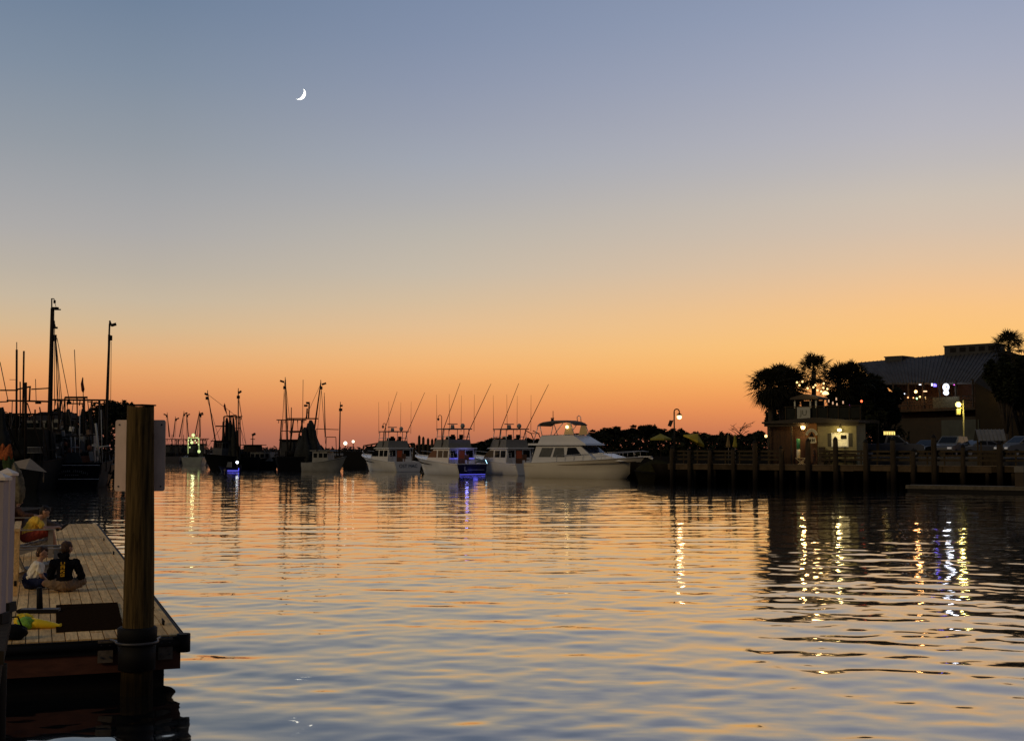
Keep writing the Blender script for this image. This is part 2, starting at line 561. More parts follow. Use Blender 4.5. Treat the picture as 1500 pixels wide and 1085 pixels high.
# hoop that slides on the piling
PL = (-0.555, -0.30)     # piling position in dock space
mb = MB()
mb.rev([(0.205, 0.30), (0.222, 0.30), (0.228, 0.60), (0.218, 0.60), (0.205, 0.605)], 28, (PL[0], PL[1], 0))
mb.rev([(0.205, 0.645), (0.236, 0.65), (0.24, 0.80), (0.22, 0.815), (0.205, 0.815)], 28, (PL[0], PL[1], 0))
hoop = mb.build('pile_hoop', BLACK, dock)
mb = MB()
pts = [(PL[0] - 0.30, -0.02, 0.63)] + [(PL[0] + 0.245 * math.cos(t), PL[1] + 0.245 * math.sin(t), 0.63) for t in [PI - 0.3 + i * (PI + 0.6) / 18 for i in range(19)]] + [(PL[0] + 0.30, -0.02, 0.63)]
mb.path(pts, 0.018, 8)
mb.build('hoop_rod', STEEL, hoop)
for s in (-1, 1):
    m1 = MB()
    m1.box(PL[0] + s * 0.36 - 0.09, PL[0] + s * 0.36 + 0.09, -0.075, -0.052, DZ - 0.29, DZ - 0.02)
    pl = m1.build('bracket_plate', mat('rusty_plate', (0.13, 0.10, 0.07), 0.8, 0.0, var=0.4, scale=14), dock)
    for dx in (-0.05, 0.05):
        for dz in (-0.22, -0.08):
            MB().tube((PL[0] + s * 0.36 + dx, -0.095, DZ + dz), (PL[0] + s * 0.36 + dx, -0.06, DZ + dz), 0.013, n=6).build('bolt', STEEL, pl)

pp = DM @ Vector((PL[0], PL[1], 0))
pil = thing('mooring_piling', 'thick round wooden piling standing at the front corner of the floating dock', 'piling', pp, 0)
ptop = at(204, 595, pp.y).z
mb = MB()
prof = []
NR = 90
rings = []
checks = [(r2.uniform(0, 6.28), r2.uniform(0.2, 3.2), r2.uniform(0.3, 1.2), r2.uniform(0.004, 0.011)) for _ in range(26)]
knots = [(r2.uniform(3.2, 6.2), r2.uniform(0.9, 3.4)) for _ in range(7)]
for i in range(NR + 1):
    z = -1.2 + (ptop + 1.2) * i / NR
    r = 0.192 - 0.030 * max(0, z) / ptop
    ring = []
    for k in range(96):
        t = 2 * PI * k / 96
        rr = r * (1 + 0.012 * math.sin(5 * t + 0.7 * z) + 0.008 * math.sin(11 * t - 1.1 * z) + r2.uniform(-0.004, 0.004))
        for a_, zc, hl, dp in checks:
            da = abs((t - a_ - 0.04 * math.sin(z * 3) + PI) % (2 * PI) - PI)
            if da < 0.10 and abs(z - zc) < hl:
                rr -= dp * (1 - da / 0.10) * (1 - abs(z - zc) / hl) ** 0.5
        for a_, zc in knots:
            q_ = ((((t - a_ + PI) % (2 * PI) - PI) * 0.19) ** 2 + (z - zc) ** 2) ** 0.5
            rr += 0.010 * max(0, 1 - q_ / 0.08)
        ring.append((rr * math.cos(t) + 0.008 * math.sin(z * 1.3), rr * math.sin(t), z + (0.012 * math.sin(2 * t + 1) if i == NR else 0)))
    rings.append(ring)
mb.loft(rings, caps=(True, True))
mb.build('shaft', PILEW, pil)
mb = MB()
mb.rev([(0.001, 0.0), (0.173, 0.0), (0.175, 0.014), (0.001, 0.022)], 30, (0.004, 0, ptop + 0.006))
mb.build('top_cap', DARK, pil)

# sign board on the far side of the piling
sx0, sx1 = xat(169.5, pp.y + 0.26), xat(243, pp.y + 0.26)
sz0, sz1 = at(200, 719, pp.y + 0.26).z, at(200, 615, pp.y + 0.26).z
def rrect(x0, x1, z0, z1, r, n=5):
    p = []
    for cx, cz, a in ((x1 - r, z1 - r, 0), (x0 + r, z1 - r, 90), (x0 + r, z0 + r, 180), (x1 - r, z0 + r, 270)):
        for i in range(n + 1):
            t = R(a + 90 * i / n)
            p.append((cx + r * math.cos(t), cz + r * math.sin(t)))
    return p
sg = thing('sign_board', 'grey rounded sign board seen from behind on the thick piling', 'sign', (0, pp.y + 0.24, 0))
MB().prism(rrect(sx0, sx1, sz0, sz1, 0.03), 'y', -0.006, 0.0).build('panel', mat('sign_back', (0.92, 0.68, 0.52), 0.6, var=0.14, scale=5, stretch=(1, 1, 0.4)), sg)
for z in (sz0 + 0.2, sz1 - 0.2):
    MB().box(pp.x - 0.1, pp.x + 0.1, -0.075, -0.007, z - 0.03, z + 0.03).build('mounting_batten', WOOD_D, sg)

for x in (sx0 + 0.05, sx1 - 0.05):
    for z in (sz0 + 0.06, sz1 - 0.06):
        MB().tube((x, -0.013, z), (x, -0.006, z), 0.011, n=8).build('rivet', STEEL, sg)
# dark rubber mat
MZ = DZ + 0.006
q = [gp(82, 926, MZ), gp(181, 920.5, MZ), gp(172, 883, MZ), gp(82, 887, MZ)]
mb = MB()
mb.add([tuple(p) for p in q] + [(p.x, p.y, MZ + 0.016) for p in q], [(3, 2, 1, 0), (4, 5, 6, 7), (0, 1, 5, 4), (1, 2, 6, 5), (2, 3, 7, 6), (3, 0, 4, 7)])
tag(mb.build('rubber_mat', mat('brown_mat', (0.022, 0.012, 0.006), 1.0, var=0.5, scale=30, spec=0.0)), 'flat dark brown mat lying on the dock boards beside the piling', 'mat')

# low pedestal
c = gp(58, 897, DZ)
ped = thing('mooring_post', 'short dark upright post on a low grey base bar on the dock', 'post', c, DR * 0.2)
MB().box(-0.25, 0.27, -0.09, 0.09, 0.012, 0.06).build('base_bar', mat('grey_base', (0.12, 0.11, 0.10), 0.6), ped)
mb = MB(); mb.box(-0.27, 0.29, -0.11, -0.092, 0.006, 0.055); mb.tube((-0.27, -0.08, 0.03), (-0.27, 0.08, 0.03), 0.03, n=12)
mb.build('edge_strip', BLACK, ped)
MB().tube((0, 0, 0.06), (-0.01, 0, 0.36), 0.045, 0.038, n=10).build('post', BLACK, ped)

# ------------------------------------------------------------------ boardwalk rail by the viewer, left
VIN = mat('vinyl_post', (0.40, 0.32, 0.30), 0.5, var=0.16, scale=4, stretch=(1, 1, 0.3))
VINC = mat('vinyl_cap', (0.85, 0.70, 0.52), 0.45, var=0.06)
mb = MB()
mb.prism([(-12, 9.5), (xat(13, 9.5), 9.5), (xat(24, 11.95), 11.95), (-12, 11.95)], 'z', 1.40, 1.5)
mb.prism([(-12, 9.52), (xat(8, 9.52), 9.52), (xat(15, 11.9), 11.9), (-12, 11.9)], 'z', 1.2, 1.398)
struct('boardwalk_corner', mb, WOOD_D)
mb = MB()
mb.tube((xat(-6, 11.3), 11.3, -1), (xat(-6, 11.3), 11.3, 1.1), 0.14, n=12)
tag(mb.build('support_piling', WOOD_D), 'dark pile under the boardwalk at the left frame edge', 'piling')
for px, Y, py, lab in ((1, 11.0, 693, 'nearer of two lilac grey railing posts with pyramid cap at left edge'), (11.5, 11.75, 687, 'farther lilac grey railing post with pyramid cap at left edge')):
    x = xat(px, Y)
    zt = at(px, py, Y).z
    t = thing('railing_post', lab, 'post', (x, Y, 1.5), 0, 'railing posts at the left edge')
    h = zt - 1.5
    hw = 0.056
    MB().box(-hw, hw, -hw, hw, 0.0, h - 0.06).build('shaft', VIN, t)
    mb = MB()
    e = hw + 0.022
    mb.box(-e, e, -e, e, h - 0.06, h - 0.035)
    mb.add([(-e, -e, h - 0.035), (e, -e, h - 0.035), (e, e, h - 0.035), (-e, e, h - 0.035), (0, 0, h + 0.012)], [(0, 1, 4), (1, 2, 4), (2, 3, 4), (3, 0, 4)])
    mb.build('cap', VINC, t)
    b = e + 0.004
    MB().box(-b, b, -b, b, 0.001, 0.09).build('base_trim', BLACK, t)
# wooden ramp rail standing on the dock
t = thing('ramp_railing', 'weathered wooden railing beside the lilac posts on the dock', 'railing', gp(22, 872, DZ), DR)
for k in range(5):
    MB().box(-0.03, 0.03, k * 0.5 - 0.03, k * 0.5 + 0.03, 0, 1.02).build('baluster', WOOD, t)
MB().box(-0.05, 0.05, -0.1, 2.2, 1.022, 1.07).build('top_rail', WOOD, t)
MB().box(-0.02, 0.02, -0.1, 2.2, 0.16, 0.24).build('bottom_rail', WOOD_D, t)

# ------------------------------------------------------------------ adirondack chairs
CHW = mat('chair_wood', (0.30, 0.26, 0.20), 0.75, var=0.3, scale=6, rv=0.2)
def make_chair(label, loc, rz):
    t = thing('deck_chair', label, 'chair', loc, rz, 'wooden deck chairs on the floating dock')
    mb = MB()      # faces +y
    for k in range(6):
        y = 0.30 - k * 0.1
        z = 0.37 - k * 0.022
        mb.cbox((0, y, z), 0.52, 0.085, 0.022, rx=R(12), rnd=rng.uniform(-1, 1))
    mb.build('seat', CHW, t)
    mb = MB()
    for k in range(6):
        x = -0.225 + k * 0.09
        h = 0.80 + 0.07 * math.cos((k - 2.5) / 2.5 * 1.3)
        M = Matrix.Translation((x, -0.26, 0.24)) @ Matrix.Rotation(R(24), 4, 'X')
        b2 = MB(M); b2.box(-0.04, 0.04, -0.011, 0.011, 0, h)
        mb.add(b2.v, b2.f, rnd=rng.uniform(-1, 1))
    mb.build('backrest', CHW, t)
    for s in (-1, 1):
        m1 = MB(); m1.prism([(s * 0.27, -0.48), (s * 0.37, -0.48), (s * 0.41, 0.2), (s * 0.40, 0.42), (s * 0.28, 0.42)][::s], 'z', 0.60, 0.622)
        m1.build('arm', CHW, t)
        m1 = MB(); m1.box(s * 0.31 - 0.022, s * 0.31 + 0.022, 0.28, 0.38, 0, 0.598); m1.build('leg', CHW, t)
        m1 = MB(); m1.prism([(0.36, 0.27), (0.36, 0.37), (-0.62, 0.06), (-0.66, 0.0), (-0.56, 0.0)], 'x', s * 0.285 - 0.015, s * 0.285 + 0.015); m1.build('leg', CHW, t)
        m1 = MB(); m1.tube((s * 0.31, -0.42, 0.3), (s * 0.31, -0.42, 0.6), 0.02); m1.build('arm_support', CHW, t)
    return t
face_r = R(-62)
ch1 = make_chair('empty wooden deck chair nearest the boy in white shirt', gp(57, 853, DZ), face_r)
ch2 = copy_tree(ch1); ch2.location = gp(47, 816, DZ); ch2['label'] = 'wooden deck chair holding the person in yellow shirt'
ch3 = copy_tree(ch1); ch3.location = gp(42, 792, DZ); ch3['label'] = 'farthest wooden deck chair with dark haired person stretching legs'

# ------------------------------------------------------------------ people
SKIN = mat('skin', (0.50, 0.27, 0.16), 0.55, var=0.08, scale=8)
HAIRD = mat('dark_hair', (0.018, 0.011, 0.007), 0.6, var=0.3, scale=40)
HAIRB = mat('brown_hair', (0.06, 0.028, 0.012), 0.6, var=0.3, scale=40)
def remesh(name, caps, voxel, m, parent, smooth=4, fold=0.0):
    """one continuous skin grown over tapered limbs: caps = [(p0, p1, r0, r1)]"""
    mb = MB()
    for p0, p1, r0, r1 in caps:
        p0, p1 = Vector(p0), Vector(p1)
        if (p1 - p0).length > 1e-5:
            mb.tube(p0, p1, r0, r1, n=12)
        mb.ball(p0, r0, 12)
        mb.ball(p1, r1, 12)
    o = mb.build(name, m, None)
    md = o.modifiers.new('r', 'REMESH'); md.mode = 'VOXEL'; md.voxel_size = voxel; md.use_smooth_shade = True
    ms = o.modifiers.new('s', 'SMOOTH'); ms.iterations = smooth; ms.factor = 0.5
    dg = bpy.context.evaluated_depsgraph_get()
    me = bpy.data.meshes.new_from_object(o.evaluated_get(dg))
    o.modifiers.clear()
    o.data = me
    if not me.materials:
        me.materials.append(m)
    if fold:      # cloth folds
        nrm_ = [v.normal.copy() for v in me.vertices]
        for v, nv in zip(me.vertices, nrm_):
            c_ = v.co
            k = math.sin(c_.z * 55 + 9 * math.sin(c_.x * 17 + c_.y * 11)) + 0.7 * math.sin(c_.x * 48 + c_.z * 31 + 5 * math.sin(c_.y * 23)) + 0.6 * math.sin(c_.y * 60 - c_.z * 22)
            v.co = c_ + nv * fold * k
    for p in me.polygons:
        p.use_smooth = True
    o.parent = parent
    return o

def hand_caps(wr, d, n, s, curl=0.5):
    """palm, four unequal fingers and a thumb leaving the palm's side; d = pointing, n = palm normal"""
    wr, d, n = Vector(wr), Vector(d).normalized(), Vector(n).normalized()
    n = (n - d * n.dot(d)).normalized()
    sd = d.cross(n)
    caps = []
    pe = wr + d * 0.085 * s
    for k in (-1.5, -0.5, 0.5, 1.5):
        caps.append((wr + sd * 0.012 * k * s, pe + sd * 0.020 * k * s, 0.014 * s, 0.012 * s))
    for k, ln in ((-1.5, 0.058), (-0.5, 0.074), (0.5, 0.080), (1.5, 0.070)):
        a = pe + sd * 0.021 * k * s
        b = a + (d * math.cos(curl * 0.5) + n * math.sin(curl * 0.5)) * ln * 0.5 * s
        e = b + (d * math.cos(curl * 1.5) + n * math.sin(curl * 1.5)) * ln * 0.5 * s
        caps += [(a, b, 0.0095 * s, 0.009 * s), (b, e, 0.009 * s, 0.0075 * s)]
    t0 = wr + d * 0.025 * s + sd * 0.03 * s
    t1 = t0 + (d * 0.7 + sd * 0.7) * 0.04 * s
    t2 = t1 + (d * 0.95 + sd * 0.2 + n * 0.25) * 0.03 * s
    caps += [(t0, t1, 0.013 * s, 0.011 * s), (t1, t2, 0.011 * s, 0.009 * s)]
    return caps

def person(label, loc, rz, J, s=1.0, top=None, bottom=None, hair=None, hair_kind='short', sleeve='short', shoe=None, hood=False, legs='short', scale=1.0):
    t = thing('person', label, 'person', loc, rz)
    t.scale = (scale,) * 3
    V = {k: Vector(v) for k, v in J.items()}
    caps = [(V['pelvis'], V['belly'], 0.135 * s, 0.115 * s), (V['belly'], V['chest'], 0.115 * s, 0.125 * s),
            (V['chest'], V['neck'], 0.105 * s, 0.055 * s), (V['neck'], V['head'], 0.05 * s, 0.06 * s)]
    hd = V['head']
    fw = V['face'].normalized()
    up = (hd - V['neck']).normalized()
    up = (up - fw * up.dot(fw)).normalized()
    sd = fw.cross(up)
    caps += [(hd + up * 0.035 * s, hd - fw * 0.02 * s + up * 0.03 * s, 0.092 * s, 0.094 * s), (hd + fw * 0.035 * s - up * 0.05 * s, hd + fw * 0.03 * s, 0.052 * s, 0.075 * s),
             (hd + fw * 0.095 * s, hd + fw * 0.108 * s - up * 0.022 * s, 0.012 * s, 0.017 * s)]
    for k in (-1, 1):
        caps.append((hd + sd * k * 0.09 * s + up * 0.012 * s, hd + sd * k * 0.094 * s - up * 0.025 * s, 0.017 * s, 0.012 * s))
    tops = [(V['pelvis'] + Vector((0, 0, 0.05)) * s, V['belly'], 0.142 * s, 0.130 * s), (V['belly'], V['chest'], 0.130 * s, 0.138 * s), (V['chest'], V['chest'] * 0.5 + V['neck'] * 0.5, 0.125 * s, 0.082 * s)]
    bots = [(V['pelvis'] - Vector((0, 0, 0.0)), V['pelvis'] + Vector((0, 0, 0.06)) * s, 0.145 * s, 0.14 * s)]
    for a in 'LR':
        sh, el, wr, hp, kn, an, toe = [V[k + a] for k in ('sh', 'el', 'wr', 'hip', 'kn', 'an', 'toe')]
        caps += [(V['chest'] * 0.4 + sh * 0.6, sh, 0.075 * s, 0.06 * s), (sh, el, 0.052 * s, 0.041 * s), (el, wr, 0.040 * s, 0.027 * s),
                 (V['pelvis'], hp, 0.11 * s, 0.10 * s), (hp, kn, 0.085 * s, 0.058 * s), (kn, kn * 0.6 + an * 0.4, 0.056 * s, 0.055 * s), (kn * 0.6 + an * 0.4, an, 0.055 * s, 0.037 * s), (an, toe, 0.038 * s, 0.028 * s)]
        caps += hand_caps(wr, (wr - el), V.get('palm' + a, Vector((0, 0.3, -1))), s)
        tops += [(V['chest'] * 0.4 + sh * 0.6, sh, 0.09 * s, 0.076 * s)]
        if sleeve == 'short':
            tops += [(sh, sh * 0.42 + el * 0.58, 0.074 * s, 0.064 * s)]
        else:
            tops += [(sh, el, 0.076 * s, 0.062 * s), (el, el * 0.12 + wr * 0.88, 0.060 * s, 0.043 * s)]
        bots += [(V['pelvis'], hp, 0.135 * s, 0.118 * s)]
        if legs == 'short':
            bots += [(hp, hp * 0.25 + kn * 0.75, 0.108 * s, 0.088 * s)]
        else:
            bots += [(hp, kn, 0.108 * s, 0.076 * s), (kn, an, 0.075 * s, 0.052 * s)]
    body = remesh('body', caps, 0.0075 * s, SKIN, t, 3)
    if hood:
        tops += [(V['neck'] - fw * 0.07 * s - up * 0.02 * s, V['neck'] - fw * 0.075 * s + up * 0.02 * s + sd * 0.07 * s, 0.06 * s, 0.045 * s),
                 (V['neck'] - fw * 0.07 * s - up * 0.02 * s, V['neck'] - fw * 0.075 * s + up * 0.02 * s - sd * 0.07 * s, 0.06 * s, 0.045 * s)]
    remesh('hooded_top' if hood else 'shirt', tops, 0.011 * s, top, t, 3, 0.0055)
    remesh('trousers' if legs != 'short' else 'shorts', bots, 0.011 * s, bottom, t, 3, 0.005)
    hc = [(hd - fw * 0.03 * s + up * 0.055 * s, hd + fw * 0.03 * s + up * 0.085 * s, 0.096 * s, 0.062 * s), (hd - fw * 0.045 * s + up * 0.0 * s, hd - fw * 0.03 * s + up * 0.05 * s, 0.082 * s, 0.098 * s)]
    if hair_kind == 'long':
        hc += [(hd - fw * 0.06 * s, hd - fw * 0.09 * s - up * 0.2 * s, 0.085 * s, 0.06 * s)]
    remesh('hair', hc, 0.009 * s, hair, t, 2, 0.0045)
    for k in (-1, 1):
        MB().ball(hd + fw * 0.098 * s + sd * k * 0.032 * s + up * 0.022 * s, 0.011 * s, 8).build('eye', DARK, t)
    MB().tube(hd + fw * 0.094 * s - up * 0.052 * s - sd * 0.02 * s, hd + fw * 0.094 * s - up * 0.052 * s + sd * 0.02 * s, 0.005 * s).build('mouth', mat('lips', (0.25, 0.08, 0.06), 0.5), t)
    if shoe:
        for a in 'LR':
            an, toe = V['an' + a], V['toe' + a]
            remesh('shoe', [(an - (toe - an) * 0.2 - Vector((0, 0, 0.02)) * s, toe, 0.047 * s, 0.038 * s)], 0.012 * s, shoe, t, 2)
    return t, V

# teenager in black hooded top, cross-legged, seen from behind
J = dict(pelvis=(0, 0, 0.145), belly=(0, 0.0, 0.27), chest=(0, 0.03, 0.42), neck=(0, 0.06, 0.575), head=(0.01, 0.10, 0.69), face=(0.25, 0.9, -0.2),
         shL=(-0.175, 0.03, 0.475), elL=(-0.25, 0.09, 0.25), wrL=(-0.14, 0.27, 0.2), shR=(0.175, 0.03, 0.475), elR=(0.255, 0.08, 0.25), wrR=(0.16, 0.28, 0.2),
         hipL=(-0.09, 0.04, 0.12), knL=(-0.31, 0.24, 0.13), anL=(0.02, 0.34, 0.065), toeL=(0.2, 0.36, 0.06),
         hipR=(0.09, 0.04, 0.12), knR=(0.23, 0.29, 0.15), anR=(-0.04, 0.24, 0.065), toeR=(-0.2, 0.20, 0.05))
HOOD = mat('black_fleece', (0.006, 0.006, 0.008), 0.95, var=0.3, scale=9, spec=0.1)
p1, V1 = person('person in black hooded top with yellow back print sitting cross legged', gp(94, 867, DZ), R(8), J, 0.95, HOOD,
            mat('khaki_cloth', (0.22, 0.15, 0.09), 0.9), HAIRB, 'short', 'long', None, True, 'long')
YEL = mat('yellow_print', (0.75, 0.42, 0.02), 0.7)
glyphs = [[(0, 1, 0, .16), (0, .16, 0, 1), (.84, 1, .45, 1)], [(0, .2, 0, 1), (.8, 1, 0, 1), (.2, .8, .8, 1), (.2, .8, .4, .56)], [(0, 1, .8, 1), (0, .2, 0, 1), (.2, .6, .4, .6), (.7, 1, 0, .4)], [(0, 1, 0, .2), (0, .2, .4, 1), (0, 1, .8, 1), (.5, 1, .4, .6)]]
mb = MB(Matrix.Translation((-0.035, -0.150, 0.24)) @ Matrix.Rotation(R(-5), 4, 'X'))
for k, g in enumerate(glyphs):
    for a, b, c_, d_ in g:
        mb.box(a * 0.062, b * 0.062, -0.012, 0.02, 0.215 - k * 0.062 + c_ * 0.05, 0.215 - k * 0.062 + d_ * 0.05)
mb.build('back_print', YEL, p1)

# small boy, sitting, facing right
J = dict(pelvis=(0, 0, 0.12), belly=(0, 0.05, 0.22), chest=(0, 0.12, 0.35), neck=(0, 0.16, 0.47), head=(0, 0.19, 0.58), face=(0.1, 0.95, -0.25),
         shL=(-0.13, 0.13, 0.40), elL=(-0.19, 0.2, 0.24), wrL=(-0.1, 0.36, 0.16), shR=(0.13, 0.13, 0.40), elR=(0.17, 0.2, 0.22), wrR=(0.08, 0.3, 0.1),
         hipL=(-0.07, 0.04, 0.1), knL=(-0.16, 0.34, 0.2), anL=(-0.1, 0.48, 0.05), toeL=(-0.08, 0.6, 0.04),
         hipR=(0.07, 0.04, 0.1), knR=(0.24, 0.26, 0.1), anR=(0.06, 0.40, 0.05), toeR=(-0.03, 0.46, 0.04))
person('small boy in white shirt and navy shorts sitting on the dock boards', gp(43, 862, DZ), R(-72), J, 0.86, mat('white_cotton', (0.9, 0.84, 0.68), 0.9), mat('navy_cloth', (0.012, 0.018, 0.06), 0.9),
       HAIRB, 'short', 'short', mat('white_shoe', (0.6, 0.55, 0.45), 0.7), False, 'short')
# person in yellow shirt on the second chair, leaning forward
J = dict(pelvis=(0, -0.12, 0.46), belly=(0, -0.06, 0.58), chest=(0, 0.06, 0.75), neck=(0, 0.17, 0.87), head=(0, 0.25, 0.96), face=(0.1, 0.85, -0.5),
         shL=(-0.17, 0.09, 0.79), elL=(-0.2, 0.28, 0.62), wrL=(-0.07, 0.46, 0.64), shR=(0.17, 0.09, 0.79), elR=(0.2, 0.26, 0.62), wrR=(0.06, 0.46, 0.63),
         hipL=(-0.09, -0.06, 0.45), knL=(-0.12, 0.38, 0.55), anL=(-0.12, 0.44, 0.12), toeL=(-0.12, 0.6, 0.045),
         hipR=(0.09, -0.06, 0.45), knR=(0.13, 0.40, 0.56), anR=(0.12, 0.5, 0.12), toeR=(0.12, 0.66, 0.045))
person('person in yellow shirt and red shorts bent forward on deck chair', gp(46, 816, DZ), R(-68), J, 1.0, mat('yellow_cotton', (0.90, 0.56, 0.06), 0.9), mat('red_cloth', (0.30, 0.05, 0.03), 0.9), HAIRD, 'short', 'short', mat('dark_shoe', (0.03, 0.03, 0.03), 0.7))
# dark haired person reclining on the third chair with legs out
J = dict(pelvis=(0, -0.12, 0.44), belly=(0, -0.2, 0.56), chest=(0, -0.26, 0.74), neck=(0, -0.27, 0.90), head=(0, -0.24, 1.01), face=(0.3, 0.9, -0.1),
         shL=(-0.17, -0.26, 0.80), elL=(-0.28, -0.1, 0.66), wrL=(-0.3, 0.14, 0.65), shR=(0.17, -0.26, 0.80), elR=(0.28, -0.1, 0.66), wrR=(0.3, 0.14, 0.65),
         hipL=(-0.09, -0.05, 0.43), knL=(-0.1, 0.36, 0.48), anL=(-0.1, 0.76, 0.3), toeL=(-0.12, 0.9, 0.38),
         hipR=(0.09, -0.05, 0.43), knR=(0.1, 0.4, 0.5), anR=(0.1, 0.82, 0.34), toeR=(0.12, 0.95, 0.42))
person('dark haired person in brown clothes stretching out on the farthest chair', gp(40, 792, DZ), R(-66), J, 1.0, mat('brown_cotton', (0.10, 0.045, 0.025), 0.9), mat('grey_cloth', (0.12, 0.10, 0.09), 0.9), HAIRD, 'long', 'long', mat('dark_shoe', (0.03, 0.03, 0.03), 0.7), False, 'long')

# bag and towel heap
def blob(name, m, c, rad, seed, amp=0.25, n=22, parent=None):
    r = random.Random(seed)
    ph = [(r.uniform(2, 7), r.uniform(2, 7), r.uniform(0, 6)) for _ in range(7)]
    rings = []
    for i in range(n // 2 + 1):
        th = PI * i / (n // 2)
        ring = []
        for k in range(n):
            t = 2 * PI * k / n
            f = 1 + amp * sum(math.sin(a * t + b * th + p) for a, b, p in [(round(a), b, p) for a, b, p in ph]) / 4 * math.sin(th)
            z = -math.cos(th) * rad[2] * f
            ring.append((c[0] + rad[0] * f * max(1e-3, math.sin(th)) * math.cos(t), c[1] + rad[1] * f * max(1e-3, math.sin(th)) * math.sin(t), max(c[2] - rad[2] * 0.9, c[2] + z)))
        rings.append(ring)
    mb = MB(); mb.loft(rings)
    return mb.build(name, m, parent)
cb = gp(14, 938, DZ)
bag = thing('beach_bag', 'slumped black beach bag beside the yellow and green float', 'bag', cb, 0)
blob('bag_body', mat('black_bag', (0.006, 0.006, 0.007), 0.8, spec=0.1), (0, 0.12, 0.085), (0.17, 0.14, 0.1), 5, parent=bag)
MB().path([(-0.1, 0.1, 0.16), (-0.06, 0.08, 0.27), (0.06, 0.09, 0.28), (0.1, 0.12, 0.16)], 0.012, 6).build('strap', DARK, bag)
ct = gp(44, 921, DZ)
fl = thing('swim_float', 'crumpled yellow and green swim float with one long yellow arm', 'float', ct, 0)
YF = mat('float_yellow', (0.95, 0.66, 0.02), 0.45, var=0.15)
GF = mat('float_green', (0.20, 0.42, 0.04), 0.45, var=0.5, scale=18)
blob('float_body', YF, (-0.12, 0.10, 0.09), (0.12, 0.11, 0.10), 9, 0.3, parent=fl)
blob('green_panel', GF, (-0.06, 0.0, 0.075), (0.11, 0.09, 0.085), 12, 0.35, parent=fl)
mb = MB()
mb.path([(0.0, 0.04, 0.07), (0.08, 0.05, 0.065), (0.19, 0.07, 0.05), (0.28, 0.09, 0.035), (0.335, 0.10, 0.03), (0.37, 0.105, 0.03)], [0.075, 0.066, 0.052, 0.04, 0.022, 0.034], 10)
mb.build('float_arm', YF, fl)

# ------------------------------------------------------------------ folded striped umbrella and square parasol, left
def folded_umbrella(label, base, h0, h1, rmax, bands, grp=None, name='folded_umbrella'):
    t = thing(name, label, 'umbrella', base, 0, grp)
    MB().tube((0, 0, 0), (0, 0, h1 + 0.08), 0.02).build('pole', PIPE, t)
    r = random.Random(4)
    NK = 28
    tot = len(bands)
    def rad(f, k):
        base_r = rmax * (0.18 + 0.82 * f ** 0.8)
        return base_r * (0.72 + 0.28 * math.cos(k * 2 * PI / NK * 7 + 2.2 * f)) * (1 + 0.08 * math.sin(3 * k + 9 * f))
    f0 = 0.0
    for frac, m in bands:
        rings = []
        for i in range(9):
            f = f0 + (frac - f0) * i / 8
            rings.append([(rad(f, k) * math.cos(2 * PI * k / NK), rad(f, k) * math.sin(2 * PI * k / NK), h1 - (h1 - h0) * f + (0.05 * rmax * math.cos(k * 2 * PI / NK * 7) if f > 0.95 else 0)) for k in range(NK)])
        mb = MB(); mb.loft(rings, caps=(f0 == 0.0, frac >= 1.0))
        mb.build('canopy', m, t)
        f0 = frac
    return t
YU = 25.0
b = Vector((xat(22, YU), YU, DZ))
fu = thing('folded_umbrella', 'folded umbrella with orange, green and cream folds behind the railing posts', 'umbrella', b, 0)
def UL(px, py):
    return at(px, py, YU) - b
MB().tube((0, 0, 0), UL(16, 690), 0.025).build('pole', PIPE, fu)
def folds(path, n=20, k=6, seed=1):
    """gathered cloth: rings along a path [(px, py, half width px)]"""
    r = random.Random(seed)
    rings = []
    for i, (px, py, hw) in enumerate(path):
        c_ = UL(px, py)
        rr = hw * YU / F
        rings.append([(c_.x + rr * math.cos(2 * PI * q / n) * (0.82 + 0.18 * math.cos(k * 2 * PI * q / n + i * 0.5) + r.uniform(-.05, .05)), c_.y + 0.7 * rr * math.sin(2 * PI * q / n) * (0.8 + 0.2 * math.cos(k * 2 * PI * q / n + i * 0.5)), c_.z + r.uniform(-.012, .012)) for q in range(n)])
    return rings
for path, m, sd_ in (([(14, 651, 1.5), (12, 656, 5), (10, 662, 9), (9, 668, 11), (9, 673, 10)], mat('orange_canvas', (0.34, 0.085, 0.02), 0.9, var=0.75, scale=11), 2), ([(4, 650, 1.5), (3, 657, 5), (2, 664, 8), (2, 670, 7)], MATS['orange_canvas'], 3),
                     ([(11, 668, 8), (12, 675, 9.5), (13, 683, 10), (14, 690, 9)], mat('green_canvas', (0.035, 0.06, 0.016), 0.9, var=0.6, scale=9), 4),
                     ([(19, 678, 4), (22, 690, 9), (25, 703, 11), (28, 716, 10), (29, 728, 8), (28, 737, 4)], mat('cream_canvas', (0.16, 0.135, 0.085), 0.9, var=0.7, scale=8), 5), ([(14, 688, 7), (15, 705, 8), (17, 722, 8), (19, 742, 6)], mat('olive_fold', (0.09, 0.075, 0.04), 0.9, var=0.6, scale=8), 6)):
    mb = MB(); mb.loft(folds(path, seed=sd_)); mb.build('canopy_fold', m, fu)
YP = 46.0
mb = MB()
mb.box(-26, xat(36, YP), YP - 2.5, YP + 3, 0.5, 0.75)
struct('side_dock', mb, WOOD_D)
par = thing('patio_umbrella', 'open tan square patio umbrella low beside the black trawler stern', 'umbrella', (0, 0, 0))
TANC = mat('tan_canvas', (0.26, 0.20, 0.13), 0.85, var=0.12)
apx = at(44, 671, YP)
cs = [at(69, 691.5, YP - 0.3), at(37, 687, YP - 1.0), at(3, 680, YP + 0.2), at(40, 676.5, YP + 1.0)]
mb = MB()
for i in range(4):
    mb.add([tuple(apx), tuple(cs[i]), tuple(cs[(i + 1) % 4])], [(0, 1, 2)])
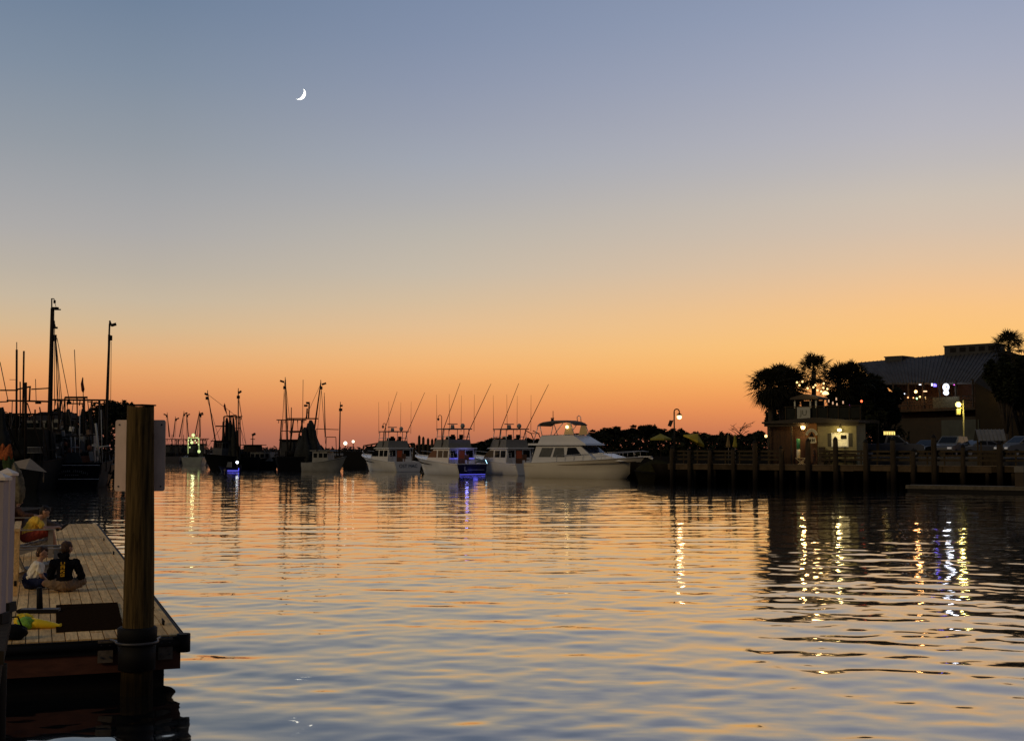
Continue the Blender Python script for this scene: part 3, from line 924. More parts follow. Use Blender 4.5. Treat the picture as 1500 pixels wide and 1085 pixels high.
mb.build('canopy', TANC, par)
mb = MB()
for c_ in cs:
    mb.tube(apx - Vector((0, 0, 0.03)), c_ - Vector((0, 0, 0.012)), 0.012, n=5)
mb.build('ribs', DARK, par)
MB().tube((xat(30, YP), YP, 0.75), (apx.x - 0.3, apx.y, apx.z - 0.12), 0.025).build('pole', PIPE, par)
MB().tube(cs[0] + Vector((-0.12, 0, -0.01)), cs[0] + Vector((-0.12, 0, -0.36)), 0.02, n=5).build('tie_strap', TANC, par)
# ------------------------------------------------------------------ hull builder: x forward, y to port, origin at the stern on the waterline
def hull_fn(L, B, zs, zb, rake=0.12, flare=0.75, full=0.55, stern_w=0.92, power=1.7):
    def beam(t):
        b = B / 2
        return b * (stern_w + (1 - stern_w) * math.sin(min(1, t / full) * PI / 2)) if t < full else b * max(0.0, 1 - ((t - full) / (1 - full)) ** 2.1)
    def sheer(t):
        return zs + (zb - zs) * t ** power
    def st(t):
        b, z = beam(t), sheer(t)
        k = 1 - flare * 0.45 * max(0, t - 0.25)
        pts = [(1.0, z), (0.96 * k + 0.04, z * 0.72), (0.92 * k, z * 0.4), (0.86 * k, 0.05), (0.6 * k, -0.35)]
        half = [(L * t * (1 - rake * t ** 4 * (1 - zz / max(z, 0.1)) * 1.0), b * kk, zz) for kk, zz in pts]
        keel = (L * t * (1 - rake * t ** 4 * 1.2), 0.0, -0.55)
        return half + [keel] + [(x, -y, z_) for x, y, z_ in reversed(half)]
    return beam, sheer, st

def hull_parts(t, L, B, zs, zb, m, deckm, n=18, **kw):
    beam, sheer, st = hull_fn(L, B, zs, zb, **kw)
    rings = [st(0.9995 * i / n) for i in range(n + 1)]
    mb = MB()
    mb.loft(rings, closed=False, caps=(True, False))
    h = mb.build('hull', m, t)
    mb = MB()
    for i in range(n):
        a, b = i / n, (i + 1) / n
        d = 0.06
        mb.quad((L * a, beam(a) * 0.985, sheer(a) - d), (L * b, beam(b) * 0.985, sheer(b) - d), (L * b, -beam(b) * 0.985, sheer(b) - d), (L * a, -beam(a) * 0.985, sheer(a) - d))
    mb.build('deck', deckm, t)
    mb = MB()
    for s in (-1, 1):
        mb.path([(L * i / n, s * beam(i / n), sheer(i / n)) for i in range(n + 1)], 0.045, 6)
    mb.build('rub_rail', deckm, h)
    return beam, sheer, h

def frustum(mb, x0, x1, hw, z0, z1, f=0.0, a=0.0, s=0.0):
    """house block: bottom x0..x1 half width hw; top front pulled aft by f, aft pulled forward by a, sides in by s"""
    mb.add([(x0, -hw, z0), (x1, -hw, z0), (x1, hw, z0), (x0, hw, z0), (x0 + a, -hw + s, z1), (x1 - f, -hw + s, z1), (x1 - f, hw - s, z1), (x0 + a, hw - s, z1)],
           [(3, 2, 1, 0), (4, 5, 6, 7), (0, 1, 5, 4), (1, 2, 6, 5), (2, 3, 7, 6), (3, 0, 4, 7)])
    return mb

CANVAS_G = mat('grey_canvas', (0.16, 0.155, 0.14), 0.9, var=0.15)
CLEAR = mat('smoked_enclosure', (0.10, 0.09, 0.07), 0.3, var=0.2)
BLUEH = mat('navy_hull', (0.012, 0.012, 0.05), 0.25, var=0.1)
TEAK = mat('teak', (0.12, 0.055, 0.025), 0.5, var=0.3)
LETTER = mat('dark_lettering', (0.02, 0.02, 0.022), 0.6)

def sportfisher(label, loc, rz, L=13.5, B=4.2, transom=WHITE, salon_in=GLASS):
    t = thing('sport_fishing_boat', label, 'boat', loc, rz, 'white sport fishing boats moored side by side')
    beam, sheer, h = hull_parts(t, L, B, 1.25, 2.3, WHITE, WHITE, rake=0.24, flare=1.15, power=1.3)
    # transom skin and swim step
    mb = MB(); mb.prism([(-B / 2 * 0.91, 1.24), (B / 2 * 0.91, 1.24), (B / 2 * 0.80, 0.06), (-B / 2 * 0.80, 0.06)], 'x', -0.035, -0.004)
    tr = mb.build('transom', transom, t)
    # cockpit coaming
    mb = MB()
    for s in (-1, 1):
        mb.box(0.0, 3.6, s * B * 0.455 - 0.14, s * B * 0.455 + 0.10, 1.2, 1.34)
    mb.box(0.0, 0.28, -B * 0.42, B * 0.42, 1.205, 1.335)
    mb.build('cockpit_coaming', WHITE, t)
    # salon
    mb = MB(); frustum(mb, 3.6, 9.6, B * 0.42, 1.25, 3.0, 2.4, 0.0, 0.14)
    sal = mb.build('cabin', WHITE, t)
    for s in (-1, 1):
        y0 = B * 0.42 + 0.012
        def side(x, z):
            return (x, s * (y0 - 0.14 * (z - 1.25) / 1.75), z)
        # arched forward window, two square ones
        arch = [side(7.4 + 1.1 - 2.0 * (k / 9), 2.0 + 0.02 + 0.78 * math.sin(min(1, (k + 0.6) / 6.0) * PI / 2)) for k in range(10)]
        mb = MB(); mb.add(arch + [side(6.5, 2.0), side(8.7, 2.0)], [tuple(range(12))]); mb.build('side_window', salon_in, sal)
        for a, b in ((5.1, 6.2), (3.85, 4.9)):
            mb = MB(); mb.quad(side(a, 2.0), side(b, 2.0), side(b, 2.78), side(a, 2.78)); mb.build('side_window', GLASS, sal)
    for a, b in ((-1.45, -0.55), (0.62, 1.45)):
        MB().box(3.585, 3.597, a, b, 2.0, 2.8).build('rear_window', GLASS, sal)
    d = MB().box(3.575, 3.592, -0.42, 0.46, 1.26, 2.86).build('cabin_door', TEAK, sal)
    MB().box(3.567, 3.573, -0.34, 0.38, 1.9, 2.75).build('door_pane', mat('warm_pane', (0.05, 0.02, 0.012), 0.2, emit=(0.35, 0.06, 0.02), es=0.10), d)
    mb = MB(); frustum(mb, 3.2, 7.9, B * 0.43, 3.0, 3.12, 0.4, 0.0, 0.02)
    mb.build('bridge_deck', WHITE, t)
    # flybridge coaming
    mb = MB(); frustum(mb, 4.0, 7.6, B * 0.36, 3.12, 4.05, 0.5, 0.15, 0.12)
    fb = mb.build('flybridge', CANVAS_G, t)
    mb = MB(); frustum(mb, 5.9, 6.6, 0.5, 4.05, 4.45, 0.25, 0.0, 0.0); mb.build('helm_console', DARK, fb)
    for y in (-0.55, 0.55):
        mb = MB(); mb.box(4.75, 5.2, y - 0.25, y + 0.25, 4.05, 4.2); mb.box(4.68, 4.75, y - 0.25, y + 0.25, 4.2, 4.62); mb.build('helm_seat', DARK, fb)
    # hardtop on pipes
    mb = MB()
    mb.loft([[(x, y, z) for x, y in ((3.9, -1.55), (7.2, -1.35), (7.5, 0), (7.2, 1.35), (3.9, 1.55))] for z in (5.2, 5.32)], smooth=False)
    ht = mb.build('hardtop', CANVAS_G, t)
    for s in (-1, 1):
        for xb, xt in ((4.1, 4.3), (5.6, 5.4), (7.2, 6.9)):
            MB().tube((xb, s * 1.42, 3.15), (xt, s * 1.3, 5.2), 0.045, n=6).build('hardtop_leg', PIPE, t)
        mb = MB(); mb.path([(4.2, s * 1.42, 4.35), (5.8, s * 1.42, 4.4), (7.1, s * 1.35, 4.4)], 0.03, 5); mb.build('bridge_rail', PIPE, t)
        # outriggers, raised and raked aft
        mb = MB(); mb.tube((5.6, s * 1.5, 3.2), (4.9, s * 1.72, 5.1), 0.06, 0.05); mb.tube((4.9, s * 1.72, 5.1), (0.5, s * 2.0, 10.3), 0.05, 0.026, n=6)
        mb.build('outrigger', SPAR, t)
        for xx in (3.6, 6.6):
            MB().tube((xx, s * 1.6, 5.0), (xx + 0.02, s * 1.65, 9.2), 0.028, 0.014, n=5).build('antenna', SPAR, t)
        mb = MB(); mb.tube((3.5, s * 1.75, 1.3), (3.35, s * 1.72, 3.05), 0.04, n=6); mb.build('bridge_support', PIPE, t)
    mb = MB(); mb.tube((5.6, 0.1, 5.32), (5.6, 0.1, 5.75), 0.24, 0.2, n=12); mb.cbox((5.6, 0.1, 5.84), 0.12, 1.5, 0.1, rz=R(14)); mb.build('radar', GREYW, ht)
    MB().ball((5.0, -0.9, 5.62), 0.26, 12, 1.15).build('satellite_dome', GREYW, ht)
    mb = MB()
    for k in range(7):
        mb.tube((3.35 + 0.05 * k, 1.1, 1.4 + 0.27 * k), (3.35 + 0.05 * k, 1.5, 1.4 + 0.27 * k), 0.025, n=5)
    for y in (1.1, 1.5):
        mb.tube((3.33, y, 1.25), (3.7, y, 3.1), 0.025, n=5)
    mb.build('ladder', PIPE, t)
    mb = MB(); mb.tube((1.7, 0, 1.2), (1.7, 0, 1.7), 0.07); mb.box(1.45, 1.95, -0.3, 0.3, 1.7, 1.78); mb.box(1.95, 2.02, -0.3, 0.3, 1.78, 2.35); mb.build('fighting_chair', TEAK, t)
    mb = MB()
    for s in (-1, 1):
        mb.path([(L * q, s * beam(q) * 0.93, sheer(q) + 0.05 + 0.45 * min(1, (q - 0.6) * 9)) for q in (0.6, 0.66, 0.74, 0.82, 0.9, 0.96)], 0.022, 5)
    mb.build('bow_rail', PIPE, t)
    # dark accent sweep along the topsides
    mb = MB()
    for s in (-1, 1):
        pts = []
        for q in (0.45, 0.55, 0.65, 0.75, 0.84):
            b = beam(q); k = 1 - 0.45 * max(0, q - 0.25)
            z = sheer(q); zz = z * 0.72
            pts.append(Vector((L * q * (1 - 0.24 * q ** 4 * 0.28), s * (b * (0.96 * k + 0.04) + 0.02), zz)))
        mb.path(pts, [0.02, 0.05, 0.07, 0.06, 0.02], 5)
    mb.build('spray_rail', DARK, h)
    for ch in t.children:
        if ch.name.split('.')[0] in ('cabin', 'bridge_deck', 'flybridge', 'hardtop', 'hardtop_leg', 'bridge_rail', 'outrigger', 'antenna', 'bridge_support', 'ladder'):
            ch.location.x = -1.2
        if ch.name.startswith('fighting_chair'):
            ch.location.x = -0.7
    return t, tr

HD = heading(-0.53, 0.85)
def sf_place(px, Y):
    return (xat(px, Y), Y, 0)
bt2, tr2 = sportfisher('white sport fishing boat with blue lit navy transom and tall outriggers', sf_place(692, 142), HD, transom=BLUEH, salon_in=mat('amber_saloon_glass', (0.05, 0.015, 0.006), 0.15, spec=0.1, emit=(0.5, 0.12, 0.02), es=0.02))
bt1 = copy_tree(bt2)
bt1.location = sf_place(598, 164); bt1['label'] = 'white sport fishing boat with dark name on pale transom, next to the trawlers'
bt3 = copy_tree(bt2)
bt3.location = sf_place(777, 143); bt3['label'] = 'white sport fishing boat half hidden behind the large motor yacht'
for o in (bt1, bt3):
    for ch in o.children_recursive:
        if ch.name.startswith('transom') or ch.name.startswith('side_window'):
            ch.data = ch.data.copy()
            ch.data.materials[0] = WHITE if ch.name.startswith('transom') else GLASS
TM = Matrix.Translation((-0.05, 0, 0.75)) @ Matrix.Rotation(R(-90), 4, 'Z') @ Matrix.Rotation(R(90), 4, 'X')
text('name_lettering', 'OST MAC', 0.62, LETTER, bt1, TM)
text('name_lettering', 'L', 0.75, mat('pale_lettering', (0.5, 0.5, 0.6), 0.5), bt2, Matrix.Translation((-0.05, 0.9, 0.72)) @ Matrix.Rotation(R(-90), 4, 'Z') @ Matrix.Rotation(R(90), 4, 'X') @ Matrix.Shear('XZ', 4, (0.4, 0)) if False else Matrix.Translation((-0.05, 0.9, 0.72)) @ Matrix.Rotation(R(-90), 4, 'Z') @ Matrix.Rotation(R(90), 4, 'X'))
MB().box(-0.05, -0.038, -1.5, 0.6, 0.62, 0.66).build('name_stroke', MATS['pale_lettering'], bt2)
# blue courtesy lights on the middle boat
BLUEL = glow('blue_led', (0.10, 0.10, 1.0), 1.0)
for (x0, x1, y0, y1, z0, z1) in ((-0.06, -0.02, -1.65, 1.65, 0.1, 0.16), (2.30, 2.36, -1.6, -0.5, 1.86, 1.92), (2.30, 2.36, 0.55, 1.6, 1.86, 1.92)):
    MB().box(x0, x1, y0, y1, z0, z1).build('light_strip', BLUEL, bt2)
mb = MB(); mb.tube((0.0, -1.92, 1.35), (0.4, -1.95, 1.75), 0.03); mb.build('corner_light', glow('ice_led', (0.4, 0.75, 1.0), 3.0), bt2)
lamp('cockpit_light', (1.2, 0, 2.6), (0.25, 0.25, 1.0), 14, 0.2, bt2)
lamp('transom_light', (-0.7, 0, 0.6), (0.12, 0.12, 1.0), 3, 0.3, bt2)

# ------------------------------------------------------------------ large motor yacht, bow to the right and toward the viewer
def yacht():
    L, B = 13.2, 4.2
    a = Vector((xat(767, 131), 131)); b = Vector((xat(897, 125.0), 125.0))
    d = (b - a).normalized()
    nrm = Vector((-d.y, d.x))
    o = a + nrm * 1.95
    t = thing('motor_yacht', 'large cream white motor yacht with dark windscreen and lit canvas flybridge', 'boat', (o.x, o.y, 0), heading(d.x, d.y))
    CRM = mat('cream_hull', (0.62, 0.56, 0.44), 0.3, var=0.06, scale=0.5)
    beam, sheer, h = hull_parts(t, L, B, 1.55, 2.2, CRM, WHITE, rake=0.17, flare=0.9, full=0.62, power=1.4)
    mb = MB()
    for s in (-1, 1):
        mb.path([(L * q * (1 - 0.17 * q ** 4 * 0.25), s * (beam(q) * (0.98 - 0.06 * q) + 0.02), sheer(q) * 0.80) for q in [i / 14 * 0.97 for i in range(15)]], 0.035, 5)
    mb.build('sheer_line', mat('tan_line', (0.25, 0.19, 0.12), 0.5), h)
    # trunk cabin on the foredeck, then deck house
    mb = MB(); frustum(mb, 6.5, 11.6, 1.45, 1.75, 2.5, 2.6, 0, 0.3); mb.build('trunk_cabin', WHITE, t)
    mb = MB(); frustum(mb, 0.9, 8.9, 1.85, 1.6, 3.35, 2.3, 0.5, 0.22)
    ho = mb.build('deck_house', WHITE, t)
    for s in (-1, 1):
        def side(x, z, e=0.015):
            return (x, s * (1.85 - 0.22 * (z - 1.6) / 1.75 + e), z)
        for q in ([(1.75, 2.15), (3.2, 2.15), (3.5, 3.1), (2.1, 3.1)], [(3.45, 2.15), (4.9, 2.15), (4.75, 3.1), (3.7, 3.1)], [(5.1, 2.35), (6.9, 2.35), (6.2, 3.12), (5.2, 3.12)]):
            mb = MB(); mb.add([side(*p) for p in q], [(0, 1, 2, 3)])
            mb.build('side_window', mat('tinted_window', (0.10, 0.10, 0.085), 0.12) if q[0][0] < 5 else GLASS, ho)
    def front(y, z):
        return (8.9 - 2.3 * (z - 1.6) / 1.75 + 0.02, y, z)
    for y0, y1 in ((-1.55, -0.56), (-0.5, 0.5), (0.56, 1.55)):
        mb = MB(); mb.quad(front(y0, 2.42), front(y1, 2.42), front(y1 * 0.96, 3.2), front(y0 * 0.96, 3.2)); mb.build('windscreen', mat('navy_glass', (0.015, 0.02, 0.04), 0.1), ho)
    # bridge
    mb = MB(); frustum(mb, 0.5, 7.5, 1.9, 3.35, 3.55, 0.15, 0.0, 0.05); mb.build('bridge_deck', WHITE, t)
    mb = MB(); frustum(mb, 1.6, 7.2, 1.7, 3.55, 4.35, 1.4, 0.3, 0.2); fb = mb.build('flybridge', WHITE, t)
    mb = MB()
    top = []
    for x, z, hw in ((1.3, 5.5, 1.35), (1.7, 5.75, 1.42), (3.0, 5.9, 1.45), (4.6, 5.9, 1.45), (5.4, 5.75, 1.4), (5.75, 5.55, 1.3)):
        top.append([(x, -hw, z - 0.12), (x, -hw * 0.6, z), (x, hw * 0.6, z), (x, hw, z - 0.12), (x, hw, z - 0.18), (x, -hw, z - 0.18)])
    mb.loft(top, smooth=False); mb.build('canvas_top', mat('tan_canvas_top', (0.10, 0.08, 0.06), 0.85), t)
    for s in (-1, 1):
        for (xa, za), (xb, zb) in (((0.9, 3.6), (1.5, 5.5)), ((2.0, 4.35), (1.6, 5.6)), ((5.9, 4.3), (5.4, 5.65)), ((3.4, 4.35), (4.6, 5.75)), ((2.0, 4.35), (6.0, 4.45))):
            MB().tube((xa, s * 1.5, za), (xb, s * 1.4, zb), 0.04, n=6).build('frame_tube', PIPE, t)
        mb = MB(); mb.add([(4.6, s * 1.46, 4.42), (5.75, s * 1.44, 4.42), (5.45, s * 1.38, 5.55), (4.95, s * 1.4, 5.58)], [(0, 1, 2, 3)])
        mb.build('side_curtain', mat('lit_curtain', (0.30, 0.22, 0.12), 0.5, emit=(0.9, 0.5, 0.16), es=0.10), t)
    MB().ball((5.1, -1.6, 5.2), 0.17, 10).build('bridge_light', glow('warm_bulb', (1.0, 0.66, 0.26), 4.0), t)
    lamp('bridge_lamp', (4.4, -0.6, 5.1), (1.0, 0.7, 0.35), 14, 0.15, t)
    mb = MB(); mb.tube((2.3, 0, 5.88), (2.3, 0, 6.1), 0.16, n=10); mb.cbox((2.3, 0, 6.16), 0.1, 0.9, 0.08, rz=R(50)); mb.build('radar', DARK, t)
    MB().tube((2.7, -0.5, 5.85), (2.7, -0.5, 6.9), 0.04, 0.03, n=5).build('mast_light', DARK, t)
    mb = MB(); mb.path([(5.1, 0.4, 5.8), (5.05, 0.4, 6.25), (5.3, 0.35, 6.4), (5.55, 0.3, 6.25), (5.6, 0.3, 5.7)], 0.04, 6); mb.build('hoop', PIPE, t)
    for s in (-1, 1):
        pts = [(L * q, s * beam(q) * 0.92, sheer(q) + 0.62) for q in (0.30, 0.45, 0.6, 0.75, 0.88, 0.96)] + [(L * 1.03, 0, sheer(1) + 0.5)]
        MB().path(pts, 0.028, 5).build('bow_rail', PIPE, t)
        for q in (0.30, 0.38, 0.46, 0.54, 0.62, 0.70, 0.78, 0.86, 0.93):
            MB().tube((L * q, s * beam(q) * 0.92, sheer(q) - 0.05), (L * q, s * beam(q) * 0.92, sheer(q) + 0.62), 0.02, n=4).build('rail_post', PIPE, t)
        for x in (6.2, 6.7):
            MB().tube((x, s * 1.62, 2.0), (x, s * 1.68, 2.0), 0.09, n=10).build('porthole', GLASS, t)
    mb = MB(); mb.cbox((L * 1.0, 0, 2.22), 1.4, 0.36, 0.1); mb.cbox((L * 1.045, 0, 2.1), 0.5, 0.08, 0.18, ry=R(20)); mb.build('bow_pulpit', WHITE, t)
    # dinghy davits aft
    mb = MB(); mb.path([(0.6, -0.7, 3.55), (0.1, -0.7, 4.6), (-0.6, -0.7, 4.9)], 0.05, 6); mb.path([(0.6, 0.7, 3.55), (0.1, 0.7, 4.6), (-0.6, 0.7, 4.9)], 0.05, 6); mb.path([(0.1, -0.9, 4.6), (0.1, 0.9, 4.6)], 0.04, 6)
    mb.build('radar_arch', DARK, t)
    return t
yacht()

# ------------------------------------------------------------------ shrimp trawlers
def net_cone(mb, c, top, rad, seed, squash=0.7, w0=0.22):
    r = random.Random(seed)
    n, k = 18, 11
    ph = r.uniform(0, 6)
    c, top = Vector(c), Vector(top)
    rings = []
    for i in range(k + 1):
        f = i / k
        p = top.lerp(c, f)
        rr = rad * (w0 + (1 - w0) * f ** 0.75) * (1 + 0.18 * math.sin(7 * f + ph))
        rings.append([(p.x + rr * math.cos(2 * PI * q / n) * (1 + 0.22 * math.sin(5 * 2 * PI * q / n + ph) + r.uniform(-0.1, 0.1)),
                       p.y + squash * rr * math.sin(2 * PI * q / n) * (1 + 0.2 * math.sin(3 * 2 * PI * q / n + ph)), p.z + r.uniform(-0.08, 0.08)) for q in range(n)])
    mb.loft(rings)
    return mb

def trawler(name, label, loc, rz, L, B, zs, zb, hullm, tips, house=True, gantry_h=6.0, nets=(), flag=None, mast_h=9.0, grp='shrimp trawlers moored with raised outriggers', seed=1, rs=0.11, gx=0.38):
    """tips: [(base xyz, tip xyz)] of the raised outriggers in boat space"""
    t = thing(name, label, 'boat', loc, rz, grp)
    beam, sheer, h = hull_parts(t, L, B, zs, zb, hullm, GREYW if hullm is GREYW else SPAR, rake=0.14, flare=0.8, full=0.5, stern_w=0.85, power=2.0)
    if house:
        mb = MB(); frustum(mb, L * 0.52, L * 0.74, B * 0.32, zs * 0.9, zs + 2.3, 0.25, 0.05, 0.08)
        ho = mb.build('wheelhouse', mat('dull_wheelhouse', (0.055, 0.055, 0.052), 0.7, var=0.3, scale=1.5), t)
        mb = MB(); frustum(mb, L * 0.50, L * 0.76, B * 0.35, zs + 2.3, zs + 2.42, 0, 0, 0); mb.build('roof', SPAR, ho)
        for s in (-1, 1):
            for k in range(3):
                x = L * 0.55 + k * L * 0.06
                y = s * (B * 0.32 - 0.05)
                MB().box(x, x + L * 0.042, min(y, y + s * 0.03), max(y, y + s * 0.03), zs + 1.35, zs + 2.0).build('window', GLASS, ho)
        for y in (-0.62, 0, 0.62):
            MB().box(L * 0.74 - 0.17, L * 0.74 - 0.09, y * B * 0.3 - 0.24, y * B * 0.3 + 0.24, zs + 1.4, zs + 2.05).build('window', GLASS, ho)
    # goalpost gantry
    gxx = L * gx
    for s in (-1, 1):
        MB().tube((gxx, s * B * 0.36, zs - 0.3), (gxx, s * B * 0.30, gantry_h), 0.09, n=6).build('gantry_leg', SPAR, t)
    mb = MB(); mb.tube((gxx, -B * 0.45, gantry_h), (gxx, B * 0.45, gantry_h), 0.08, n=6); mb.tube((gxx, -B * 0.33, gantry_h * 0.78), (gxx, B * 0.33, gantry_h * 0.78), 0.06, n=6)
    for k in range(5):
        y = -B * 0.38 + k * B * 0.19
        mb.tube((gxx, y, gantry_h - 0.02), (gxx + 0.02, y + 0.05, gantry_h - 0.45), 0.05, n=5)
    mb.build('gantry_beam', SPAR, t)
    MB().path([(L * 0.50, 0, zs), (L * 0.50, 0, mast_h)], [0.10, 0.06], 7).build('mast', SPAR, t)
    for p0, p1 in tips:
        p0, p1 = Vector(p0), Vector(p1)
        d = (p1 - p0)
        o = MB().tube(p0, p1, rs, rs * 0.62, n=7).build('outrigger', SPAR, t)
        mb = MB()
        q = p0 + d * 0.985
        side = 1 if p1.y > 0 else -1
        mb.cbox(p0 + d * 0.90 + Vector((0.1, side * 0.18, 0)), 0.34, 0.3, 0.42)
        mb.cbox(q + Vector((0.0, side * 0.45, -0.08)), 0.16, 0.62, 0.26, rx=side * R(18))
        mb.tube(p1, p1 + Vector((0, 0.02, 0.35)), 0.05, n=5)
        mb.build('tackle_block', DARK, o)
        for k, (e, off) in enumerate((((gxx, p0.y * 0.6, gantry_h), 0.97),)):
            MB().tube(p0 + d * off, e, 0.028, n=4).build('stay', LINE, t)
        MB().tube(p0 + d * 0.88 + Vector((0.1, side * 0.2, 0)), (p0.x - 1.5, p0.y + side * 0.2, zs), 0.028, n=4).build('tackle_line', LINE, t)
    for i, (c, top, rad) in enumerate(nets):
        mb = MB(); net_cone(mb, c, top, rad, seed * 10 + i); mb.build('hanging_net', NETM, t)
    for k in range(4):
        y = (-1) ** k * B * (0.1 + 0.07 * k)
        MB().tube((gxx, y, gantry_h), (L * (0.12 + 0.08 * k), y * 1.5, zs), 0.03, n=4).build('rope', LINE, t)
    MB().tube((L * 0.5, 0, mast_h * 0.92), (L * 0.97, 0, sheer(0.97) + 0.3), 0.028, n=4).build('forestay', LINE, t)
    mb = MB(); mb.tube((L * 0.2, -0.7, zs + 0.45), (L * 0.2, 0.7, zs + 0.45), 0.4, n=12); mb.box(L * 0.2 - 0.5, L * 0.2 + 0.5, -0.9, -0.7, zs - 0.1, zs + 0.8); mb.box(L * 0.2 - 0.5, L * 0.2 + 0.5, 0.7, 0.9, zs - 0.1, zs + 0.8); mb.build('winch', DARK, t)
    for s in (-1, 1):
        mb = MB()
        mb.path([(L * q, s * beam(q) * 0.95, sheer(q) + 0.75) for q in (0.02, 0.15, 0.3, 0.45)], 0.03, 5)
        for q in (0.02, 0.15, 0.3, 0.45):
            mb.tube((L * q, s * beam(q) * 0.95, sheer(q) - 0.05), (L * q, s * beam(q) * 0.95, sheer(q) + 0.75), 0.03, n=5)
        mb.build('stern_rail', SPAR, t)
    if flag:
        p, m = flag
        fpole = MB().tube((p[0], p[1], gantry_h - 0.05), (p[0], p[1], p[2]), 0.03, n=5).build('flag_pole', SPAR, t)
        mb = MB()
        rr = random.Random(seed)
        rings = []
        for i in range(7):
            f = i / 6
            wdt = (0.10 + 0.75 * math.sin(f * PI * 0.85)) * 0.42
            rings.append([(p[0] + 0.08 * math.sin(f * 5), p[1] + 0.03 + wdt, p[2] - f * 1.5), (p[0] + 0.06, p[1] + 0.03 + wdt * 0.5, p[2] - f * 1.5 - 0.05), (p[0], p[1] + 0.02, p[2] - f * 1.4), (p[0] - 0.06, p[1] - wdt * 0.35, p[2] - f * 1.5)])
        mb.loft(rings); mb.build('flag', m, fpole)
    return t

def to_local(loc, rz, p):
    v = Vector(p) - Vector(loc)
    c, s = math.cos(-rz), math.sin(-rz)
    return Vector((v.x * c - v.y * s, v.x * s + v.y * c, v.z))

REDF = mat('dark_red_flag', (0.11, 0.015, 0.015), 0.9, var=0.3)
# trawler with bow to the left, boat D
YD = 181.0
rzD = heading(-0.72, -0.69)
locD = Vector((xat(372, YD + 3), YD + 3, 0))
def tipsL(loc, rz, rows, Y):
    return [(to_local(loc, rz, at(a, b, Y)), to_local(loc, rz, at(c, d, Y))) for a, b, c, d in rows]
tD = trawler('shrimp_trawler', 'dark shrimp trawler with bow pointing left and small red flag, right of far channel', locD, rzD, 8.3, 4.0, 1.75, 2.3, GRNHULL,
        tipsL(locD, rzD, [(317, 655, 304, 575), (349, 668, 349, 572)], YD - 2), True, 7.6, [], None, 8.5, seed=3)
for k, (px, y0, y1, hw) in enumerate(((329, 618, 672, 3.2), (334, 612, 674, 4), (339, 616, 675, 4.5), (344, 612, 676, 4), (349, 630, 676, 3))):
    a, b = at(px, y1, YD - 1), at(px - 2, y0, YD - 1)
    mb = MB(); net_cone(mb, to_local(locD, rzD, a), to_local(locD, rzD, b), hw * 0.12, 30 + k, 0.7, 0.28); mb.build('hanging_net', NETM, tD)
for (a, b, c, d) in ((328, 610, 346, 608), (328, 610, 328, 660), (346, 608, 347, 660), (316, 624, 330, 624)):
    MB().tube(to_local(locD, rzD, at(a, b, YD - 1.5)), to_local(locD, rzD, at(c, d, YD - 1.5)), 0.10, n=6).build('gallows_bar', SPAR, tD)
pf = at(329.5, 592, YD - 1.5)
fp = MB().tube(to_local(locD, rzD, at(333, 610, YD - 1.5)), to_local(locD, rzD, pf), 0.05, n=5).build('flag_pole', SPAR, tD)
mb = MB(); a = [to_local(locD, rzD, at(x, y, YD - 1.5)) for x, y in ((329, 590), (331.5, 601), (332, 606), (329, 600), (327.7, 595))]
mb.add([tuple(p) for p in a] + [tuple(p + Vector((0.05, 0.03, 0))) for p in a], [(0, 1, 2, 3, 4), (9, 8, 7, 6, 5)] + [(i, (i + 1) % 5, 5 + (i + 1) % 5, 5 + i) for i in range(5)]); mb.build('flag', REDF, fp)

# trawler F, stern to the viewer with tall outriggers
YF_ = 172.0
rzF = heading(-0.20, 0.98)
locF = Vector((xat(428, YF_), YF_, 0))
tF = trawler('shrimp_trawler', 'dark shrimp trawler with tallest straight outriggers and pyramid of nets', locF, rzF, 12.0, 4.6, 1.9, 2.6, BLKHULL,
        tipsL(locF, rzF, [(422, 672, 418, 556), (459, 640, 470, 560)], YF_ + 4), True, 7.0, [], None, 8.8, seed=5, rs=0.13)
for k, (px, y0, y1, hw, tx) in enumerate(((446, 626, 678, 12, 447), (459, 616, 676, 12, 455), (436, 638, 680, 8, 440), (467, 636, 676, 9, 462), (452, 620, 676, 8, 451), (474, 652, 676, 7, 470), (429, 650, 680, 6, 431))):
    a, b = at(px, y1, YF_ + 2 + k * 0.5), at(tx, y0, YF_ + 2 + k * 0.5)
    mb = MB(); net_cone(mb, to_local(locF, rzF, a), to_local(locF, rzF, b), hw * 0.15, 50 + k, 0.7, 0.12); mb.build('hanging_net', NETM, tF)
for (a, b, c, d) in ((419, 613, 466, 613), (430, 614, 424, 660), (444, 614, 434, 655), (452, 612, 453, 590), (449, 613, 450, 598), (424, 633, 446, 632)):
    MB().tube(to_local(locF, rzF, at(a, b, YF_ + 3)), to_local(locF, rzF, at(c, d, YF_ + 3)), 0.10, n=6).build('gallows_bar', SPAR, tF)
for (a, b, r_) in ((452, 590, 0.16), (449, 594, 0.12)):
    p = to_local(locF, rzF, at(a, b, YF_ + 3)); MB().cbox(p + Vector((0, 0.1, 0)), 0.3, 0.5, 0.28).build('masthead_block', DARK, tF)
for (a, b, c, d) in ((444, 556, 443, 640), (475, 575, 476, 640), (417, 560, 412, 655), (470, 562, 477, 650)):
    MB().tube(to_local(locF, rzF, at(a, b, YF_ + 3)), to_local(locF, rzF, at(c, d, YF_ + 3)), 0.035, n=4).build('whip_aerial', LINE, tF)

